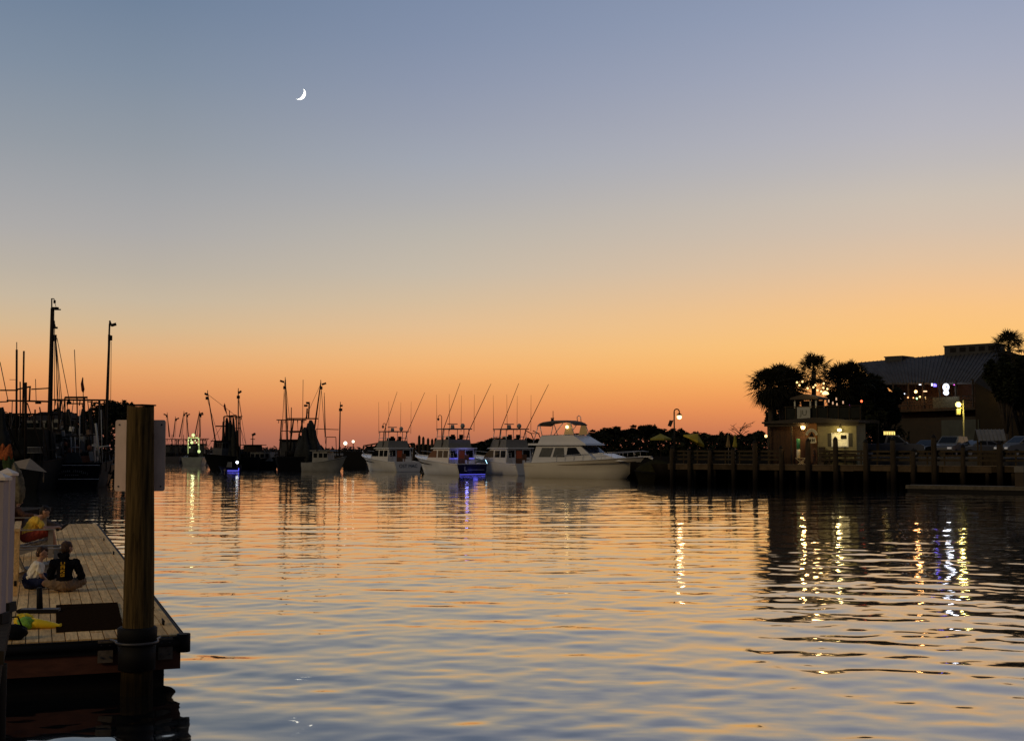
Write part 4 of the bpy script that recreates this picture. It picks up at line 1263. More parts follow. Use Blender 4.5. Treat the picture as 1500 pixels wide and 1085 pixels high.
# small pale trawler G, bow right
YG = 166.0
rzG = heading(0.93, -0.36)
locG = Vector((xat(447, YG + 2), YG + 2, 0))
tG = thing('fishing_boat', 'small pale grey fishing boat with bow right and single dark pole', 'boat', locG, rzG)
beam, sheer, h = hull_parts(tG, 6.2, 2.6, 1.15, 2.0, GREYW, GREYW, rake=0.15, flare=0.9, full=0.5, stern_w=0.8, power=2.4)
mb = MB(); frustum(mb, 1.6, 4.0, 0.9, 1.1, 2.7, 0.2, 0.0, 0.06); ho = mb.build('wheelhouse', GREYW, tG)
mb = MB(); frustum(mb, 1.3, 4.4, 1.05, 2.7, 2.8, 0.1, 0.0, 0.0); mb.build('roof', GREYW, ho)
for x in (1.8, 2.6, 3.3):
    MB().box(x, x + 0.5, -0.92, -0.875, 1.85, 2.4).build('window', GLASS, ho)
po = MB().tube(to_local(locG, rzG, at(497, 668, YG)), to_local(locG, rzG, at(498.5, 593, YG)), 0.10, 0.07, n=7).build('pole', SPAR, tG)
mb = MB(); mb.cbox(to_local(locG, rzG, at(500, 594, YG)), 0.2, 0.4, 0.25); mb.tube(to_local(locG, rzG, at(498.6, 594, YG)), to_local(locG, rzG, at(498.6, 588.5, YG)), 0.05, n=5); mb.cbox(to_local(locG, rzG, at(499, 600, YG)), 0.35, 0.3, 0.35); mb.build('tackle_block', DARK, po)
for (a, b, c, d) in ((463, 628, 496, 629), (463, 628, 464, 662), (478, 640, 492, 640), (478, 640, 477, 668), (492, 640, 493, 668), (475, 580, 477, 640)):
    MB().tube(to_local(locG, rzG, at(a, b, YG)), to_local(locG, rzG, at(c, d, YG)), 0.05, n=5).build('frame_bar', SPAR, tG)

# houseboat-like cabin boat E
YE = 186.0
rzE = heading(0.95, -0.31)
locE = Vector((xat(356, YE + 1), YE + 1, 0))
tE = thing('cabin_boat', 'low dark cabin boat with wide pilothouse roof between two trawlers', 'boat', locE, rzE)
hull_parts(tE, 6.3, 3.0, 1.2, 1.9, GRNHULL, SPAR, rake=0.12)
mb = MB(); frustum(mb, 0.9, 5.4, 1.2, 1.2, 2.5, 0.3, 0, 0.05); lo = mb.build('lower_cabin', mat('dull_grey', (0.14, 0.135, 0.12), 0.7), tE)
for k in range(5):
    MB().box(1.2 + k * 0.8, 1.7 + k * 0.8, -1.235, -1.18, 1.75, 2.25).build('window', GLASS, lo)
mb = MB(); frustum(mb, 0.6, 2.8, 1.0, 2.5, 3.5, 0.2, 0.1, 0.05); ph = mb.build('pilothouse', SPAR, tE)
mb = MB(); frustum(mb, 0.2, 3.2, 1.25, 3.5, 3.6, 0, 0, 0); mb.build('roof', SPAR, ph)
mb = MB(); mb.tube((1.6, 0, 3.6), (1.6, 0, 5.2), 0.09, 0.06); mb.tube((1.6, -0.6, 4.4), (1.6, 0.6, 4.4), 0.05); mb.cbox((1.75, 0, 5.1), 0.5, 0.3, 0.3, ry=R(-25)); mb.build('mast', SPAR, tE)

# lit runabout crossing in front of the trawlers
YR = 166.0
tR = thing('runabout', 'small runabout with blue lights and white stern lamp in mid channel', 'boat', (xat(350, YR), YR, 0), heading(-1, -0.15))
beam, sheer, h = hull_parts(tR, 2.6, 1.6, 0.5, 0.75, BLUEH, DARK, rake=0.15)
mb = MB(); frustum(mb, 0.9, 1.6, 0.35, 0.45, 1.25, 0.2, 0, 0.04); mb.build('console', GREYW, tR)
mb = MB(); mb.box(-0.35, 0.0, -0.18, 0.18, -0.2, 0.95); mb.build('outboard_motor', DARK, tR)
st_ = MB().tube((0.2, 0, 0.5), (0.2, 0, 1.15), 0.03).build('lamp_staff', PIPE, tR)
MB().ball((0.2, 0, 1.22), 0.19, 10).build('stern_lamp', glow('white_lamp', (0.85, 0.9, 1.0), 3.5), st_)
MB().box(-0.1, 1.4, -0.86, -0.82, 0.10, 0.2).build('light_strip', BLUEL, tR)
MB().box(-0.1, 1.4, 0.82, 0.86, 0.10, 0.2).build('light_strip', BLUEL, tR)
MB().box(-0.06, -0.02, -0.8, 0.8, 0.2, 0.5).build('blue_transom', glow('deep_blue_led', (0.06, 0.08, 1.0), 1.2), tR)

# far trawlers in the channel, left
far = [(249, 262, 700, 'faint far trawler whose outriggers show just right of the sign board', ((248, 640, 245, 606), (254, 640, 257, 612))),
       (266, 268, 701, 'faint far trawler with crossed pair of outriggers beyond the channel', ((263, 640, 269.5, 604), (276, 640, 273, 606))),
       (290, 250, 702, 'faint far trawler with one straight mast behind the green lit boat', ((285, 640, 292, 604), (293, 640, 292.5, 606)))]
FARH = mat('hazy_hull', (0.06, 0.055, 0.055), 0.8)
for px, Y, sd_, lab, tp in far:
    rz = heading(-0.2, 0.98)
    loc = Vector((xat(px, Y), Y, 0))
    trawler('shrimp_trawler', lab, loc, rz, 12.0, 4.4, 1.4, 2.2, FARH, tipsL(loc, rz, tp, Y + 3), True, 5.0, [((5, 0, 1.0), (5, 0, 4.0), 1.0)], None, 6.0, seed=sd_, rs=0.12)
YL = 225.0
rzl = heading(-0.1, 0.99)
locL = Vector((xat(281, YL), YL, 0))
tl = trawler('shrimp_trawler', 'trawler strung with pale green work lights at the channel end', locL, rzl, 11.0, 4.2, 1.5, 2.2, GREYW, [], True, 4.6, [((3.5, 0, 0.8), (3.5, 0, 3.2), 1.0)], None, 5.5, seed=77)
GREENL = glow('pale_green_light', (0.80, 1.0, 0.36), 0.9)
for (x, y, r_) in ((277, 641, 0.12), (283, 637, 0.3), (289, 641, 0.12), (276, 650, 0.12), (281, 648, 0.28), (286, 645, 0.12), (291, 651, 0.14), (278, 655, 0.14), (291.5, 661, 0.28), (280, 644, 0.12), (288, 648, 0.12), (291, 643, 0.12), (276, 645, 0.12)):
    MB().ball(to_local(locL, rzl, at(x, y, YL - 1)), r_, 8).build('work_light', GREENL, tl)
for a, b in (((275.5, 641), (291.5, 641)), ((275.5, 641), (275.5, 664)), ((291.5, 641), (291.5, 664))):
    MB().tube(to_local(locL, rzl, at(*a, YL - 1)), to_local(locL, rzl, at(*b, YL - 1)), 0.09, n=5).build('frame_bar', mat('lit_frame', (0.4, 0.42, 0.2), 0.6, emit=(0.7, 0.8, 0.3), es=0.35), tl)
lamp('deck_work_lamp', to_local(locL, rzl, at(283, 642, YL - 2)), (0.85, 1.0, 0.5), 40, 0.3, tl)

# ------------------------------------------------------------------ big black trawler, stern toward the viewer, left
YA = 97.0
rzA = heading(-0.22, 0.975)
locA = Vector((xat(106, YA), YA, 0))
def LA(px, py, Y=YA):
    return to_local(locA, rzA, at(px, py, Y))
tA = trawler('shrimp_trawler', 'big black hulled shrimp trawler with white lined transom and thick left outrigger', locA, rzA, 15.0, 4.9, 1.92, 3.0, BLKHULL, [], False, 6.9, [], None, 6.4, seed=9, gx=0.30)
MB().box(-0.05, -0.02, -2.05, 2.05, 1.72, 1.76).build('transom_line', mat('white_line', (0.5, 0.5, 0.5), 0.5), tA)
MB().box(-0.05, -0.02, -1.98, 1.98, 0.66, 0.70).build('transom_line', MATS['white_line'], tA)
mb = MB()
r3 = random.Random(8)
for k in range(17):
    f = (k - 8) / 8
    if k in (8,):
        continue
    y, z = -f * 1.15, 1.30 - 0.22 * f * f
    mb.cbox((-0.045, y, z), 0.012, 0.035, 0.17 + r3.uniform(-0.02, 0.05), rx=0.25 * f)
    mb.cbox((-0.045, y + 0.035, z + r3.choice((-0.07, 0, 0.07))), 0.012, 0.07, 0.03, rx=0.25 * f)
for k in range(7):
    mb.cbox((-0.045, 0.45 - k * 0.15, 0.98), 0.012, 0.07, 0.09)
mb.build('transom_lettering', mat('faded_lettering', (0.16, 0.16, 0.15), 0.7), tA)
GEARW = mat('galvanised_bar', (0.34, 0.34, 0.32), 0.6)
def bar(px0, py0, px1, py1, r, nm='spar', m=None, Y0=0.0, Y1=0.0, parent=None, r1=None):
    return MB().tube(LA(px0, py0, YA + Y0), LA(px1, py1, YA + Y1), r, r if r1 is None else r1, n=7).build(nm, m or SPAR, parent or tA)
og = bar(71.5, 672, 77, 451, 0.20, 'outrigger', None, 2, 2, None, 0.15)
bar(75.8, 453, 75.8, 437, 0.055, 'masthead_pole', None, 2, 2, og)
mb = MB(); mb.path([LA(75.8, 437.5, YA + 2), LA(79, 437.5, YA + 2), LA(80, 441, YA + 2)], 0.04, 5); mb.cbox(LA(80, 442, YA + 2), 0.16, 0.16, 0.24); mb.tube(LA(79.6, 442, YA + 2), LA(83, 452, YA + 2), 0.02, n=4); mb.build('lamp_bracket', DARK, og)
mb = MB(); mb.cbox(LA(81, 452, YA + 2), 0.3, 0.5, 0.22); mb.tube(LA(78, 453, YA + 2), LA(89, 453.5, YA + 2), 0.055, n=6); mb.build('tackle_block', DARK, og)
mb = MB(); mb.tube(LA(78, 468, YA + 2), LA(81, 481, YA + 2), 0.07, n=6); mb.cbox(LA(80.5, 480, YA + 2), 0.2, 0.4, 0.14); mb.cbox(LA(80.5, 495, YA + 2), 0.24, 0.24, 0.5); mb.build('tackle_block', DARK, og)
for (a, b, c, d) in ((80.5, 498, 86, 602), (81.5, 498, 89, 602), (82, 498, 92, 602), (83.5, 495, 101, 584), (80, 470, 80, 600), (82, 495, 84, 602)):
    bar(a, b, c, d, 0.028, 'tackle_line', LINE, 2, 1)
og2 = bar(152, 690, 160.6, 474, 0.085, 'outrigger', None, 3, 3, None, 0.07)
for (a, b, c, d, r_) in ((155.5, 690, 159, 490, 0.045), (158, 600, 161, 490, 0.05), (163, 500, 162, 600, 0.02)):
    bar(a, b, c, d, r_, 'tackle_line', LINE, 3, 3)
mb = MB(); mb.tube(LA(160.8, 470, YA + 3), LA(164, 478, YA + 3), 0.06, n=6); mb.cbox(LA(167, 475.5, YA + 3), 0.2, 0.36, 0.22, rx=R(-18)); mb.cbox(LA(161.5, 495, YA + 3), 0.28, 0.3, 0.4); mb.tube(LA(161, 478, YA + 3), LA(161, 469.5, YA + 3), 0.07, n=5); mb.build('tackle_block', DARK, og2)
bar(109, 512, 116, 676, 0.03, 'whip_aerial', LINE, 3, 3, None)
for (a, b, c, d, r_) in ((95, 582, 128, 582, 0.085), (95, 582, 95, 640, 0.06), (123, 582, 123, 640, 0.09), (98, 591, 123, 591, 0.05), (113, 582, 113, 640, 0.05), (128, 588, 150, 592, 0.035), (84, 587, 95, 588, 0.03), (101, 584, 101, 592, 0.09), (98, 590, 104, 590, 0.12)):
    bar(a, b, c, d, r_, 'gallows_bar', None, 3, 3)
fp = bar(122, 583, 121.5, 553, 0.03, 'flag_pole', None, 3, 3)
a = [LA(x, y, YA + 3) for x, y in ((121, 552), (122.5, 562), (124, 570), (122.3, 576), (119.5, 572), (118.5, 562))]
mb = MB(); mb.add([tuple(p) for p in a] + [tuple(p + Vector((0.06, 0.02, 0))) for p in a], [tuple(range(6)), tuple(reversed(range(6, 12)))] + [(i, (i + 1) % 6, 6 + (i + 1) % 6, 6 + i) for i in range(6)]); mb.build('flag', REDF, fp)
for k, (px, y0, y1, hw, tx) in enumerate(((98, 600, 682, 11, 100), (123, 600, 684, 10, 121), (110, 615, 684, 10, 111), (137, 612, 682, 8, 134))):
    mb = MB(); net_cone(mb, LA(px, y1, YA + 4 + k), LA(tx, y0, YA + 4 + k), hw * 0.0525, 90 + k, 0.8); mb.build('hanging_net', NETM, tA)
# transom door frames, ladder and deck gear
mb = MB(); frustum(mb, 3.5, 7.5, 1.3, 1.8, 4.2, 0.2, 0.0, 0.1); ho = mb.build('wheelhouse', mat('dim_paint', (0.16, 0.16, 0.15), 0.7, var=0.4, scale=1.5), tA)
for y in (-0.8, 0.0, 0.8):
    MB().box(3.46, 3.49, y - 0.22, y + 0.22, 2.9, 3.7).build('window', GLASS, ho)
for (a, b, c, d, r_) in ((104, 640, 105, 678, 0.03), (110, 640, 110.5, 678, 0.03), (104, 655, 116, 655, 0.04), (117, 600, 116.5, 678, 0.03), (140, 620, 147, 680, 0.08), (141, 655, 160, 653, 0.06), (148, 600, 150, 680, 0.03)):
    bar(a, b, c, d, r_, 'ladder_bar', GEARW, 1, 1)
mb = MB(); frustum(mb, 0.2, 1.4, 0.7, 1.9, 2.7, 0.5, 0.5, 0.3); mb.build('net_heap', NETM, tA)
mb = MB(); mb.box(1.0, 1.6, 0.9, 1.6, 1.9, 2.45); mb.build('fish_box', GREYW, tA)

r9 = random.Random(31)
GEAR = [mat('gear_grey', (0.22, 0.22, 0.21), 0.8), mat('gear_pale', (0.5, 0.5, 0.46), 0.8), mat('gear_brown', (0.12, 0.075, 0.05), 0.8), mat('gear_rust', (0.16, 0.06, 0.03), 0.8)]
for (px, py, w_, h_, k) in ((78, 668, .5, .6, 1), (74, 658, .35, .25, 0), (82, 655, .3, .12, 1), (88, 650, .25, .3, 0), (100, 668, .6, .4, 2), (107, 672, .4, .3, 0), (116, 664, .35, .6, 2), (126, 672, .8, .5, 3), (134, 668, .3, .7, 0), (139, 652, .4, .25, 1), (143, 664, .25, .5, 0), (145, 640, .2, .5, 2), (120, 642, .3, .4, 0), (105, 628, .3, .35, 1), (130, 634, .25, .5, 2), (93, 636, .2, .6, 0)):
    MB().cbox(LA(px, py, YA + r9.uniform(0.6, 3.0)), 0.3, w_, h_, rx=r9.uniform(-.3, .3), rz=r9.uniform(-.4, .4)).build('deck_gear', GEAR[k], tA)
for (a, b, c, d, r_) in ((92, 600, 97, 676, 0.04), (128, 584, 139, 676, 0.035), (120, 590, 131, 660, 0.035), (98, 592, 112, 660, 0.03), (134, 600, 128, 676, 0.045), (146, 592, 141, 676, 0.03), (84, 590, 90, 676, 0.04), (76, 600, 84, 676, 0.05), (88, 640, 150, 636, 0.05), (90, 622, 128, 618, 0.04), (133, 596, 136, 650, 0.05)):
    bar(a, b, c, d, r_, 'rigging_bar', SPAR if r_ > 0.035 else LINE, r9.uniform(0.5, 4), r9.uniform(0.5, 4))
for px, py, rr_ in ((103, 660, .22), (112, 655, .16), (131, 656, .2), (96, 650, .16)):
    MB().ball(LA(px, py, YA + 1.5), rr_, 10, 1.2).build('buoy', GEAR[3], tA)
# orange lit bow beside it
YC = 104.0
rzC = heading(0.97, -0.22)
locC = Vector((xat(170, YC) - 8.0, YC + 1.8, 0))
tC = thing('fishing_boat', 'fishing boat with peach lit bow and hanging anchors beside black transom', 'boat', locC, rzC)
ORH = mat('sunset_lit_bow', (0.85, 0.50, 0.26), 0.5, var=0.15)  # sunset warmth on the bow put into the hull colour
beam, sheer, h = hull_parts(tC, 8.3, 3.2, 1.4, 1.75, ORH, GREYW, rake=0.10, flare=0.12)
mb = MB()
for s in (-1, 1):
    rings = []
    for i in range(15):
        q = i / 14 * 0.985
        k = 1 - 0.12 * 0.45 * max(0, q - 0.25)
        x = 8.3 * q * (1 - 0.10 * q ** 4 * 0.75)
        rings.append([(x, s * (beam(q) * 0.93 * k + 0.03), 0.60), (x - 0.04, s * (beam(q) * 0.87 * k + 0.03), -0.1)])
    mb.loft(rings, closed=False, caps=(False, False))
mb.build('boot_stripe', mat('red_brown_antifouling', (0.10, 0.05, 0.035), 0.7), h)
for px in (158, 163):
    mb = MB(); b = to_local(locC, rzC, at(px, 686, YC - 0.9)); mb.tube(b + Vector((0, -0.1, 0.45)), b + Vector((0, -0.1, -0.35)), 0.045, n=6)
    mb.path([b + Vector((-0.3, -0.12, -0.1)), b + Vector((-0.16, -0.12, -0.36)), b + Vector((0, -0.1, -0.42)), b + Vector((0.16, -0.12, -0.36)), b + Vector((0.3, -0.12, -0.1))], [0.03, 0.06, 0.06, 0.06, 0.03], 6); mb.build('anchor', DARK, tC)
for (a, b, c, d, r_) in ((157, 688, 157, 590, 0.07), (163, 684, 166, 640, 0.04), (150, 650, 166, 648, 0.05), (150, 600, 164, 678, 0.04)):
    MB().tube(to_local(locC, rzC, at(a, b, YC)), to_local(locC, rzC, at(c, d, YC)), r_, n=6).build('spar', SPAR, tC)
mb = MB(); frustum(mb, 2.5, 6.2, 1.1, 1.4, 3.1, 0.3, 0, 0.06); mb.build('wheelhouse', GREYW, tC)

# far left trawler with horizontal spars
YB = 90.0
rzB = heading(-0.15, 0.985)
locB = Vector((xat(18, YB), YB, 0))
tB = trawler('shrimp_trawler', 'trawler at the left edge with horizontal spars and two thin masts', locB, rzB, 14.0, 4.6, 2.1, 3.0, GRNHULL, [], True, 5.6, [], None, 6.0, seed=21)
def LB(px, py, dY=0.0):
    return to_local(locB, rzB, at(px, py, YB + dY))
for (a, b, c, d, r_, nm) in ((24, 640, 24.5, 512, 0.075, 'mast'), (24.5, 512, 24.5, 501, 0.03, 'mast'), (33, 640, 35, 514, 0.065, 'mast'), (37.5, 672, 37.5, 560, 0.10, 'mast'), (30, 620, 29.5, 559, 0.045, 'mast'),
                         (0, 571.5, 26, 571.5, 0.06, 'crosstree'), (26, 570, 45, 566, 0.06, 'crosstree'), (44, 566, 43, 586, 0.06, 'crosstree'), (46, 570, 71, 568.5, 0.05, 'crosstree'), (-10, 589, 12, 588, 0.05, 'crosstree'), (10, 586.5, 72, 588, 0.07, 'crosstree'),
                         (3, 600, 31, 668, 0.045, 'boom'), (3, 618, 22, 660, 0.045, 'boom'), (0, 530, 12, 588, 0.03, 'stay'), (40, 590, 66, 672, 0.04, 'boom'), (58, 596, 70, 668, 0.045, 'boom'), (30, 588, 27, 655, 0.03, 'stay'), (18, 588, 16, 650, 0.03, 'stay'),
                         (52, 555, 53, 588, 0.025, 'stay'), (14, 556, 25, 556, 0.02, 'stay'), (52, 590, 60, 590, 0.08, 'spotlight')):
    MB().tube(LB(a, b), LB(c, d), r_, n=6).build(nm, SPAR if r_ > 0.035 else LINE, tB)
mb = MB(); frustum(mb, 3.0, 7.5, 1.5, 2.0, 4.4, 0.2, 0.1, 0.1); mb.build('deck_house', GRNHULL, tB)
mb = MB(); net_cone(mb, LB(4, 655), LB(2, 597), 0.8, 131); mb.build('hanging_net', NETM, tB)
for k in range(4):
    MB().cbox(LB(40 + k * 6.4, 659), 0.03, 0.26, 0.34).build('rail_panel', mat('rail_grey', (0.035, 0.036, 0.036), 0.6), tB)
mb = MB(); mb.tube(LB(36, 655), LB(62, 655), 0.03, n=5); mb.tube(LB(36, 663), LB(62, 663), 0.03, n=5); mb.build('deck_rail', GREYW, tB)
# ------------------------------------------------------------------ ground and banks
MUD = mat('bank_earth', (0.016, 0.013, 0.009), 1.0, var=0.4, scale=0.6, spec=0.0, shade_stain=(0.6, 1.66, 0.12))  # bank wall darkened toward its foot, shade put into the colour
ASPH = mat('car_park_asphalt', (0.05, 0.048, 0.046), 0.9, var=0.3, scale=0.7)
MARSH = mat('marsh', (0.03, 0.028, 0.016), 0.95, var=0.5, scale=0.2)
PA = Vector((xat(985, 103.0), 103.0, 0)); PB = Vector((xat(1530, 87.0), 87.0, 0))
PD = (PB - PA).normalized()
PN = Vector((-PD.y, PD.x, 0))          # away from the water
PZ = 1.75
PRZ = math.atan2(PD.y, PD.x)
def pier_t(px, off=0.0):
    k = xat(px, 1.0)
    o = PA + PN * off
    return (k * o.y - o.x) / (PD.x - k * PD.y)
def pf(px, off=0.0, z=0.0):
    return PA + PN * off + PD * pier_t(px, off) + Vector((0, 0, z))
def sheet(name, pts, z0, z1, m):
    mb = MB(); mb.prism(pts, 'z', z0, z1)
    return struct(name, mb, m)
g0, g1 = pf(985, 3.4), pf(1530, 3.4)
sheet('ground', [(g0.x, g0.y), (g1.x, g1.y), (95, 84), (190, 420), (xat(885, 420), 420), (xat(908, 200), 200), (xat(921, 128), 128), (xat(935, 112), 112)][::1], -1.5, 1.69, MUD)
sheet('car_park', [(pf(1262, 9).x, pf(1262, 9).y), (pf(1530, 9).x, pf(1530, 9).y), (90, 92), (110, 160), (xat(1258, 135), 135)], 1.5, 2.3, ASPH)
sheet('left_bank', [(xat(-400, 112), 112), (xat(118, 118), 118), (xat(196, 172), 172), (xat(228, 300), 300), (-160, 300)], -1.5, 1.1, MUD)
sheet('far_bank', [(xat(480, 226), 226), (xat(900, 205), 205), (xat(905, 420), 420), (xat(480, 420), 420)], -1.5, 0.8, MUD)
sheet('far_marsh', [(-1500, 430), (1500, 430), (3500, 5000), (-3500, 5000)], -1.5, 0.35, MARSH)

# ------------------------------------------------------------------ boardwalk
LEN = pier_t(1530)
MP = Matrix.Translation(PA) @ Matrix.Rotation(PRZ, 4, 'Z')     # x along the front, y inland
r4 = random.Random(11)
mb = MB(MP)
x = -0.4
while x < LEN:
    mb.box(x, x + 0.135, 0.02, 3.6, PZ - 0.05, PZ + r4.uniform(-0.003, 0.003), rnd=r4.uniform(-1, 1)); x += 0.145
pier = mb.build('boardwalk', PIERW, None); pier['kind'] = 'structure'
mb = MB(MP)
x = -0.4
while x < LEN:
    w_ = r4.uniform(3.0, 4.5)
    mb.box(x, min(LEN, x + w_ - 0.02), -0.06, 0.015, PZ - 0.42 + r4.uniform(-.03, .03), PZ - 0.02, rnd=r4.uniform(-1, 1)); x += w_
mb.build('fascia_board', mat('pier_fascia', (0.065, 0.045, 0.025), 0.9, var=0.35, scale=1.5, rv=0.5, spec=0.1), pier)
mb = MB(MP); mb.box(-0.4, LEN, -0.075, 0.14, PZ + 0.006, PZ + 0.05)
mb.build('edge_kerb', mat('worn_kerb', (0.15, 0.115, 0.075), 0.85, var=0.4, scale=1.2), pier)
x = 0.1
while x < LEN:
    for y in (0.2, 3.2):
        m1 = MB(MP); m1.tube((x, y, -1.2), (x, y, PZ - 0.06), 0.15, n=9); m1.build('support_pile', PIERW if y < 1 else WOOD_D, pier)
    m1 = MB(MP); m1.box(x - 0.1, x + 0.1, 0.0, 3.5, PZ - 0.36, PZ - 0.07); m1.build('cross_beam', WOOD_D, pier)
    x += 1.75
rail = thing('pier_railing', 'long three rail timber railing along the boardwalk edge', 'railing', PA, PRZ)
x = -0.3
RX0, RX1 = -0.3, LEN
gaps = (pier_t(1146) , pier_t(1200))
while x < LEN:
    if not (gaps[0] + 0.4 < x < gaps[1] - 0.3):
        m1 = MB(); m1.box(x - 0.05, x + 0.05, 0.16, 0.26, PZ + 0.001, PZ + 1.12 + r4.uniform(-.02, .02)); m1.build('post', PIERW, rail)
    x += 1.22
for z in (0.42, 0.74, 1.05):
    for a, b in ((RX0, gaps[0]), (gaps[1], RX1)):
        m1 = MB(); m1.box(a, b, 0.115, 0.158, PZ + z - 0.07, PZ + z + 0.07); m1.build('rail', PIERW, rail)
pil_list = [(984, 652), (1010, 655), (1039, 655), (1074, 654), (1106, 644), (1144, 652), (1183, 641), (1224, 639), (1268, 643), (1308, 640), (1368, 636), (1337, 656), (1410, 650), (1464, 646)]
for i, (px, ty) in enumerate(pil_list):
    p = pf(px, -0.30)
    zt = at(px, ty, p.y).z
    nm = {984: 'leftmost mooring piling of the boardwalk below the lit gooseneck lamp', 1106: 'mooring piling just left of the brown shack', 1183: 'pointed piling standing before the round shack sign',
          1224: 'pointed dark piling in front of the lit shack window', 1268: 'mooring piling at the right corner of the siding shack', 1308: 'tall mooring piling before the pale side-on car',
          1368: 'tallest mooring piling, in front of the cars left of the floodlight'}.get(px, 'round timber mooring piling along the boardwalk edge')
    t = thing('mooring_piling', nm, 'piling', (p.x, p.y, 0), r4.uniform(0, 6), 'pilings along the boardwalk')
    rr = 0.20 if ty < 650 else 0.16
    mb = MB()
    lean = r4.uniform(-0.05, 0.05)
    mb.path([(0, 0, -1.2), (0, 0, 0.6), (lean * 0.6, 0, zt * 0.75), (lean, 0, zt - 0.25)], [rr * 1.05, rr * 1.03, rr, rr * 0.95], 12)
    mb.build('shaft', WOOD_D, t)
    mb = MB(); mb.rev([(rr * 0.95, 0.0), (rr * 0.9, 0.05), (0.02, 0.26)], 12, (lean, 0, zt - 0.249)); mb.build('cap', DARK, t)
# low floating dock in front, right
fd = thing('floating_dock', 'low narrow floating dock lying in front of the boardwalk at right', 'dock', pf(1335, -2.2), PRZ)
fl_ = pier_t(1530, -2.2) - pier_t(1335, -2.2)
mb = MB()
x = 0.0
while x < fl_:
    mb.box(x, min(fl_, x + 0.14), -1.5, 0.3, 0.42, 0.47, rnd=r4.uniform(-1, 1)); x += 0.15
mb.build('deck_boards', mat('pale_float_boards', (0.13, 0.11, 0.075), 0.85, var=0.3, rv=0.2), fd)
MB().box(0, fl_, -1.55, -1.502, 0.22, 0.46).build('side_board', mat('float_side', (0.09, 0.075, 0.05), 0.85, var=0.4), fd)
MB().box(0.1, fl_, -1.45, 0.25, -0.3, 0.415).build('pontoon', BLACK, fd)
pb = pf(1494, -0.9, 0.47)
MB().box(-0.25, 0.25, -0.2, 0.2, 0, 0.62)
t = thing('dock_box', 'pale dock box standing on the low floating dock at the right edge', 'box', (pf(1493, -2.9).x, pf(1493, -2.9).y, 0.475), PRZ)
MB().box(-0.28, 0.28, -0.22, 0.22, 0, 0.95).build('body', mat('dull_tan', (0.05, 0.035, 0.02), 0.9), t)
MB().box(-0.31, 0.31, -0.25, 0.25, 0.951, 1.35).build('lid', mat('dull_lid', (0.12, 0.11, 0.09), 0.8), t)

# covered boat at the left end of the boardwalk
YK = 110.0
tK = thing('covered_boat', 'boat under olive tarpaulin tied at the left end of the boardwalk', 'boat', (xat(985, YK), YK, 0), heading(-0.97, 0.2))
hull_parts(tK, 3.3, 2.0, 0.8, 1.1, mat('dark_olive_hull', (0.012, 0.011, 0.005), 0.9, spec=0.05), DARK, rake=0.1)
mb = MB()
rings = []
for i in range(9):
    f = i / 8
    h = 0.9 + 1.35 * math.sin(PI * (0.15 + 0.7 * f)) * (1 - 0.3 * f)
    ww = 0.98 * (1 - 0.75 * f ** 3)
    rings.append([(3.15 * f, -ww, 0.85 + 0.25 * f), (3.15 * f, -ww * 0.55, 0.5 * (h + 1.1)), (3.15 * f, 0, h), (3.15 * f, ww * 0.55, 0.5 * (h + 1.1)), (3.15 * f, ww, 0.85 + 0.25 * f)])
mb.loft(rings, closed=False); mb.build('tarpaulin', mat('olive_canvas', (0.022, 0.020, 0.008), 0.95, var=0.4, spec=0.05), tK)

# umbrellas on the left of the boardwalk
YCAN = mat('yellow_green_canvas', (0.23, 0.20, 0.03), 0.85, var=0.2)
def open_umbrella(label, px, py_apex, py_rim, hw, Y, zb, tilt=0.0, m=YCAN):
    apex = at(px, py_apex, Y); rim = at(px, py_rim, Y)
    t = thing('patio_umbrella', label, 'umbrella', (apex.x, Y, zb), 0)
    h = apex.z - zb
    MB().tube((0, 0, 0), (0, 0, h), 0.03, n=6).build('pole', WOOD_D, t)
    drop = apex.z - rim.z
    M = Matrix.Translation((0, 0, h)) @ Matrix.Rotation(tilt, 4, 'Y')
    mb = MB(M)
    n = 8
    r = hw * Y / F
    mb.add([(0, 0, 0)] + [(r * math.cos(2 * PI * k / n + 0.2), r * math.sin(2 * PI * k / n + 0.2), -drop) for k in range(n)] + [(r * math.cos(2 * PI * k / n + 0.2), r * math.sin(2 * PI * k / n + 0.2), -drop - 0.15) for k in range(n)],
           [(0, 1 + k, 1 + (k + 1) % n) for k in range(n)] + [(1 + k, 1 + n + k, 1 + n + (k + 1) % n, 1 + (k + 1) % n) for k in range(n)])
    mb.build('canopy', m, t)
    return t
open_umbrella('open olive yellow umbrella left of the lit gooseneck lamp', 968, 635, 642, 16, 113, 1.69)
open_umbrella('steeply tilted bright yellow umbrella right of the gooseneck lamp', 1022, 635, 646, 18, 112, 1.69, R(28), mat('bright_yellow_canvas', (0.36, 0.27, 0.02), 0.85, var=0.2))
for px, lab in ((1067, 'left of two furled tan umbrellas behind the boardwalk'), (1077, 'right of two furled umbrellas, yellower, behind the boardwalk')):
    Y = 110.0
    b = Vector((xat(px, Y), Y, 1.69))
    folded_umbrella(lab, b, at(px, 655, Y).z - 1.69, at(px, 636, Y).z - 1.69, 0.24, [(1.0, YCAN if px > 1070 else mat('dull_tan_canvas', (0.17, 0.12, 0.05), 0.85))], 'furled umbrellas')

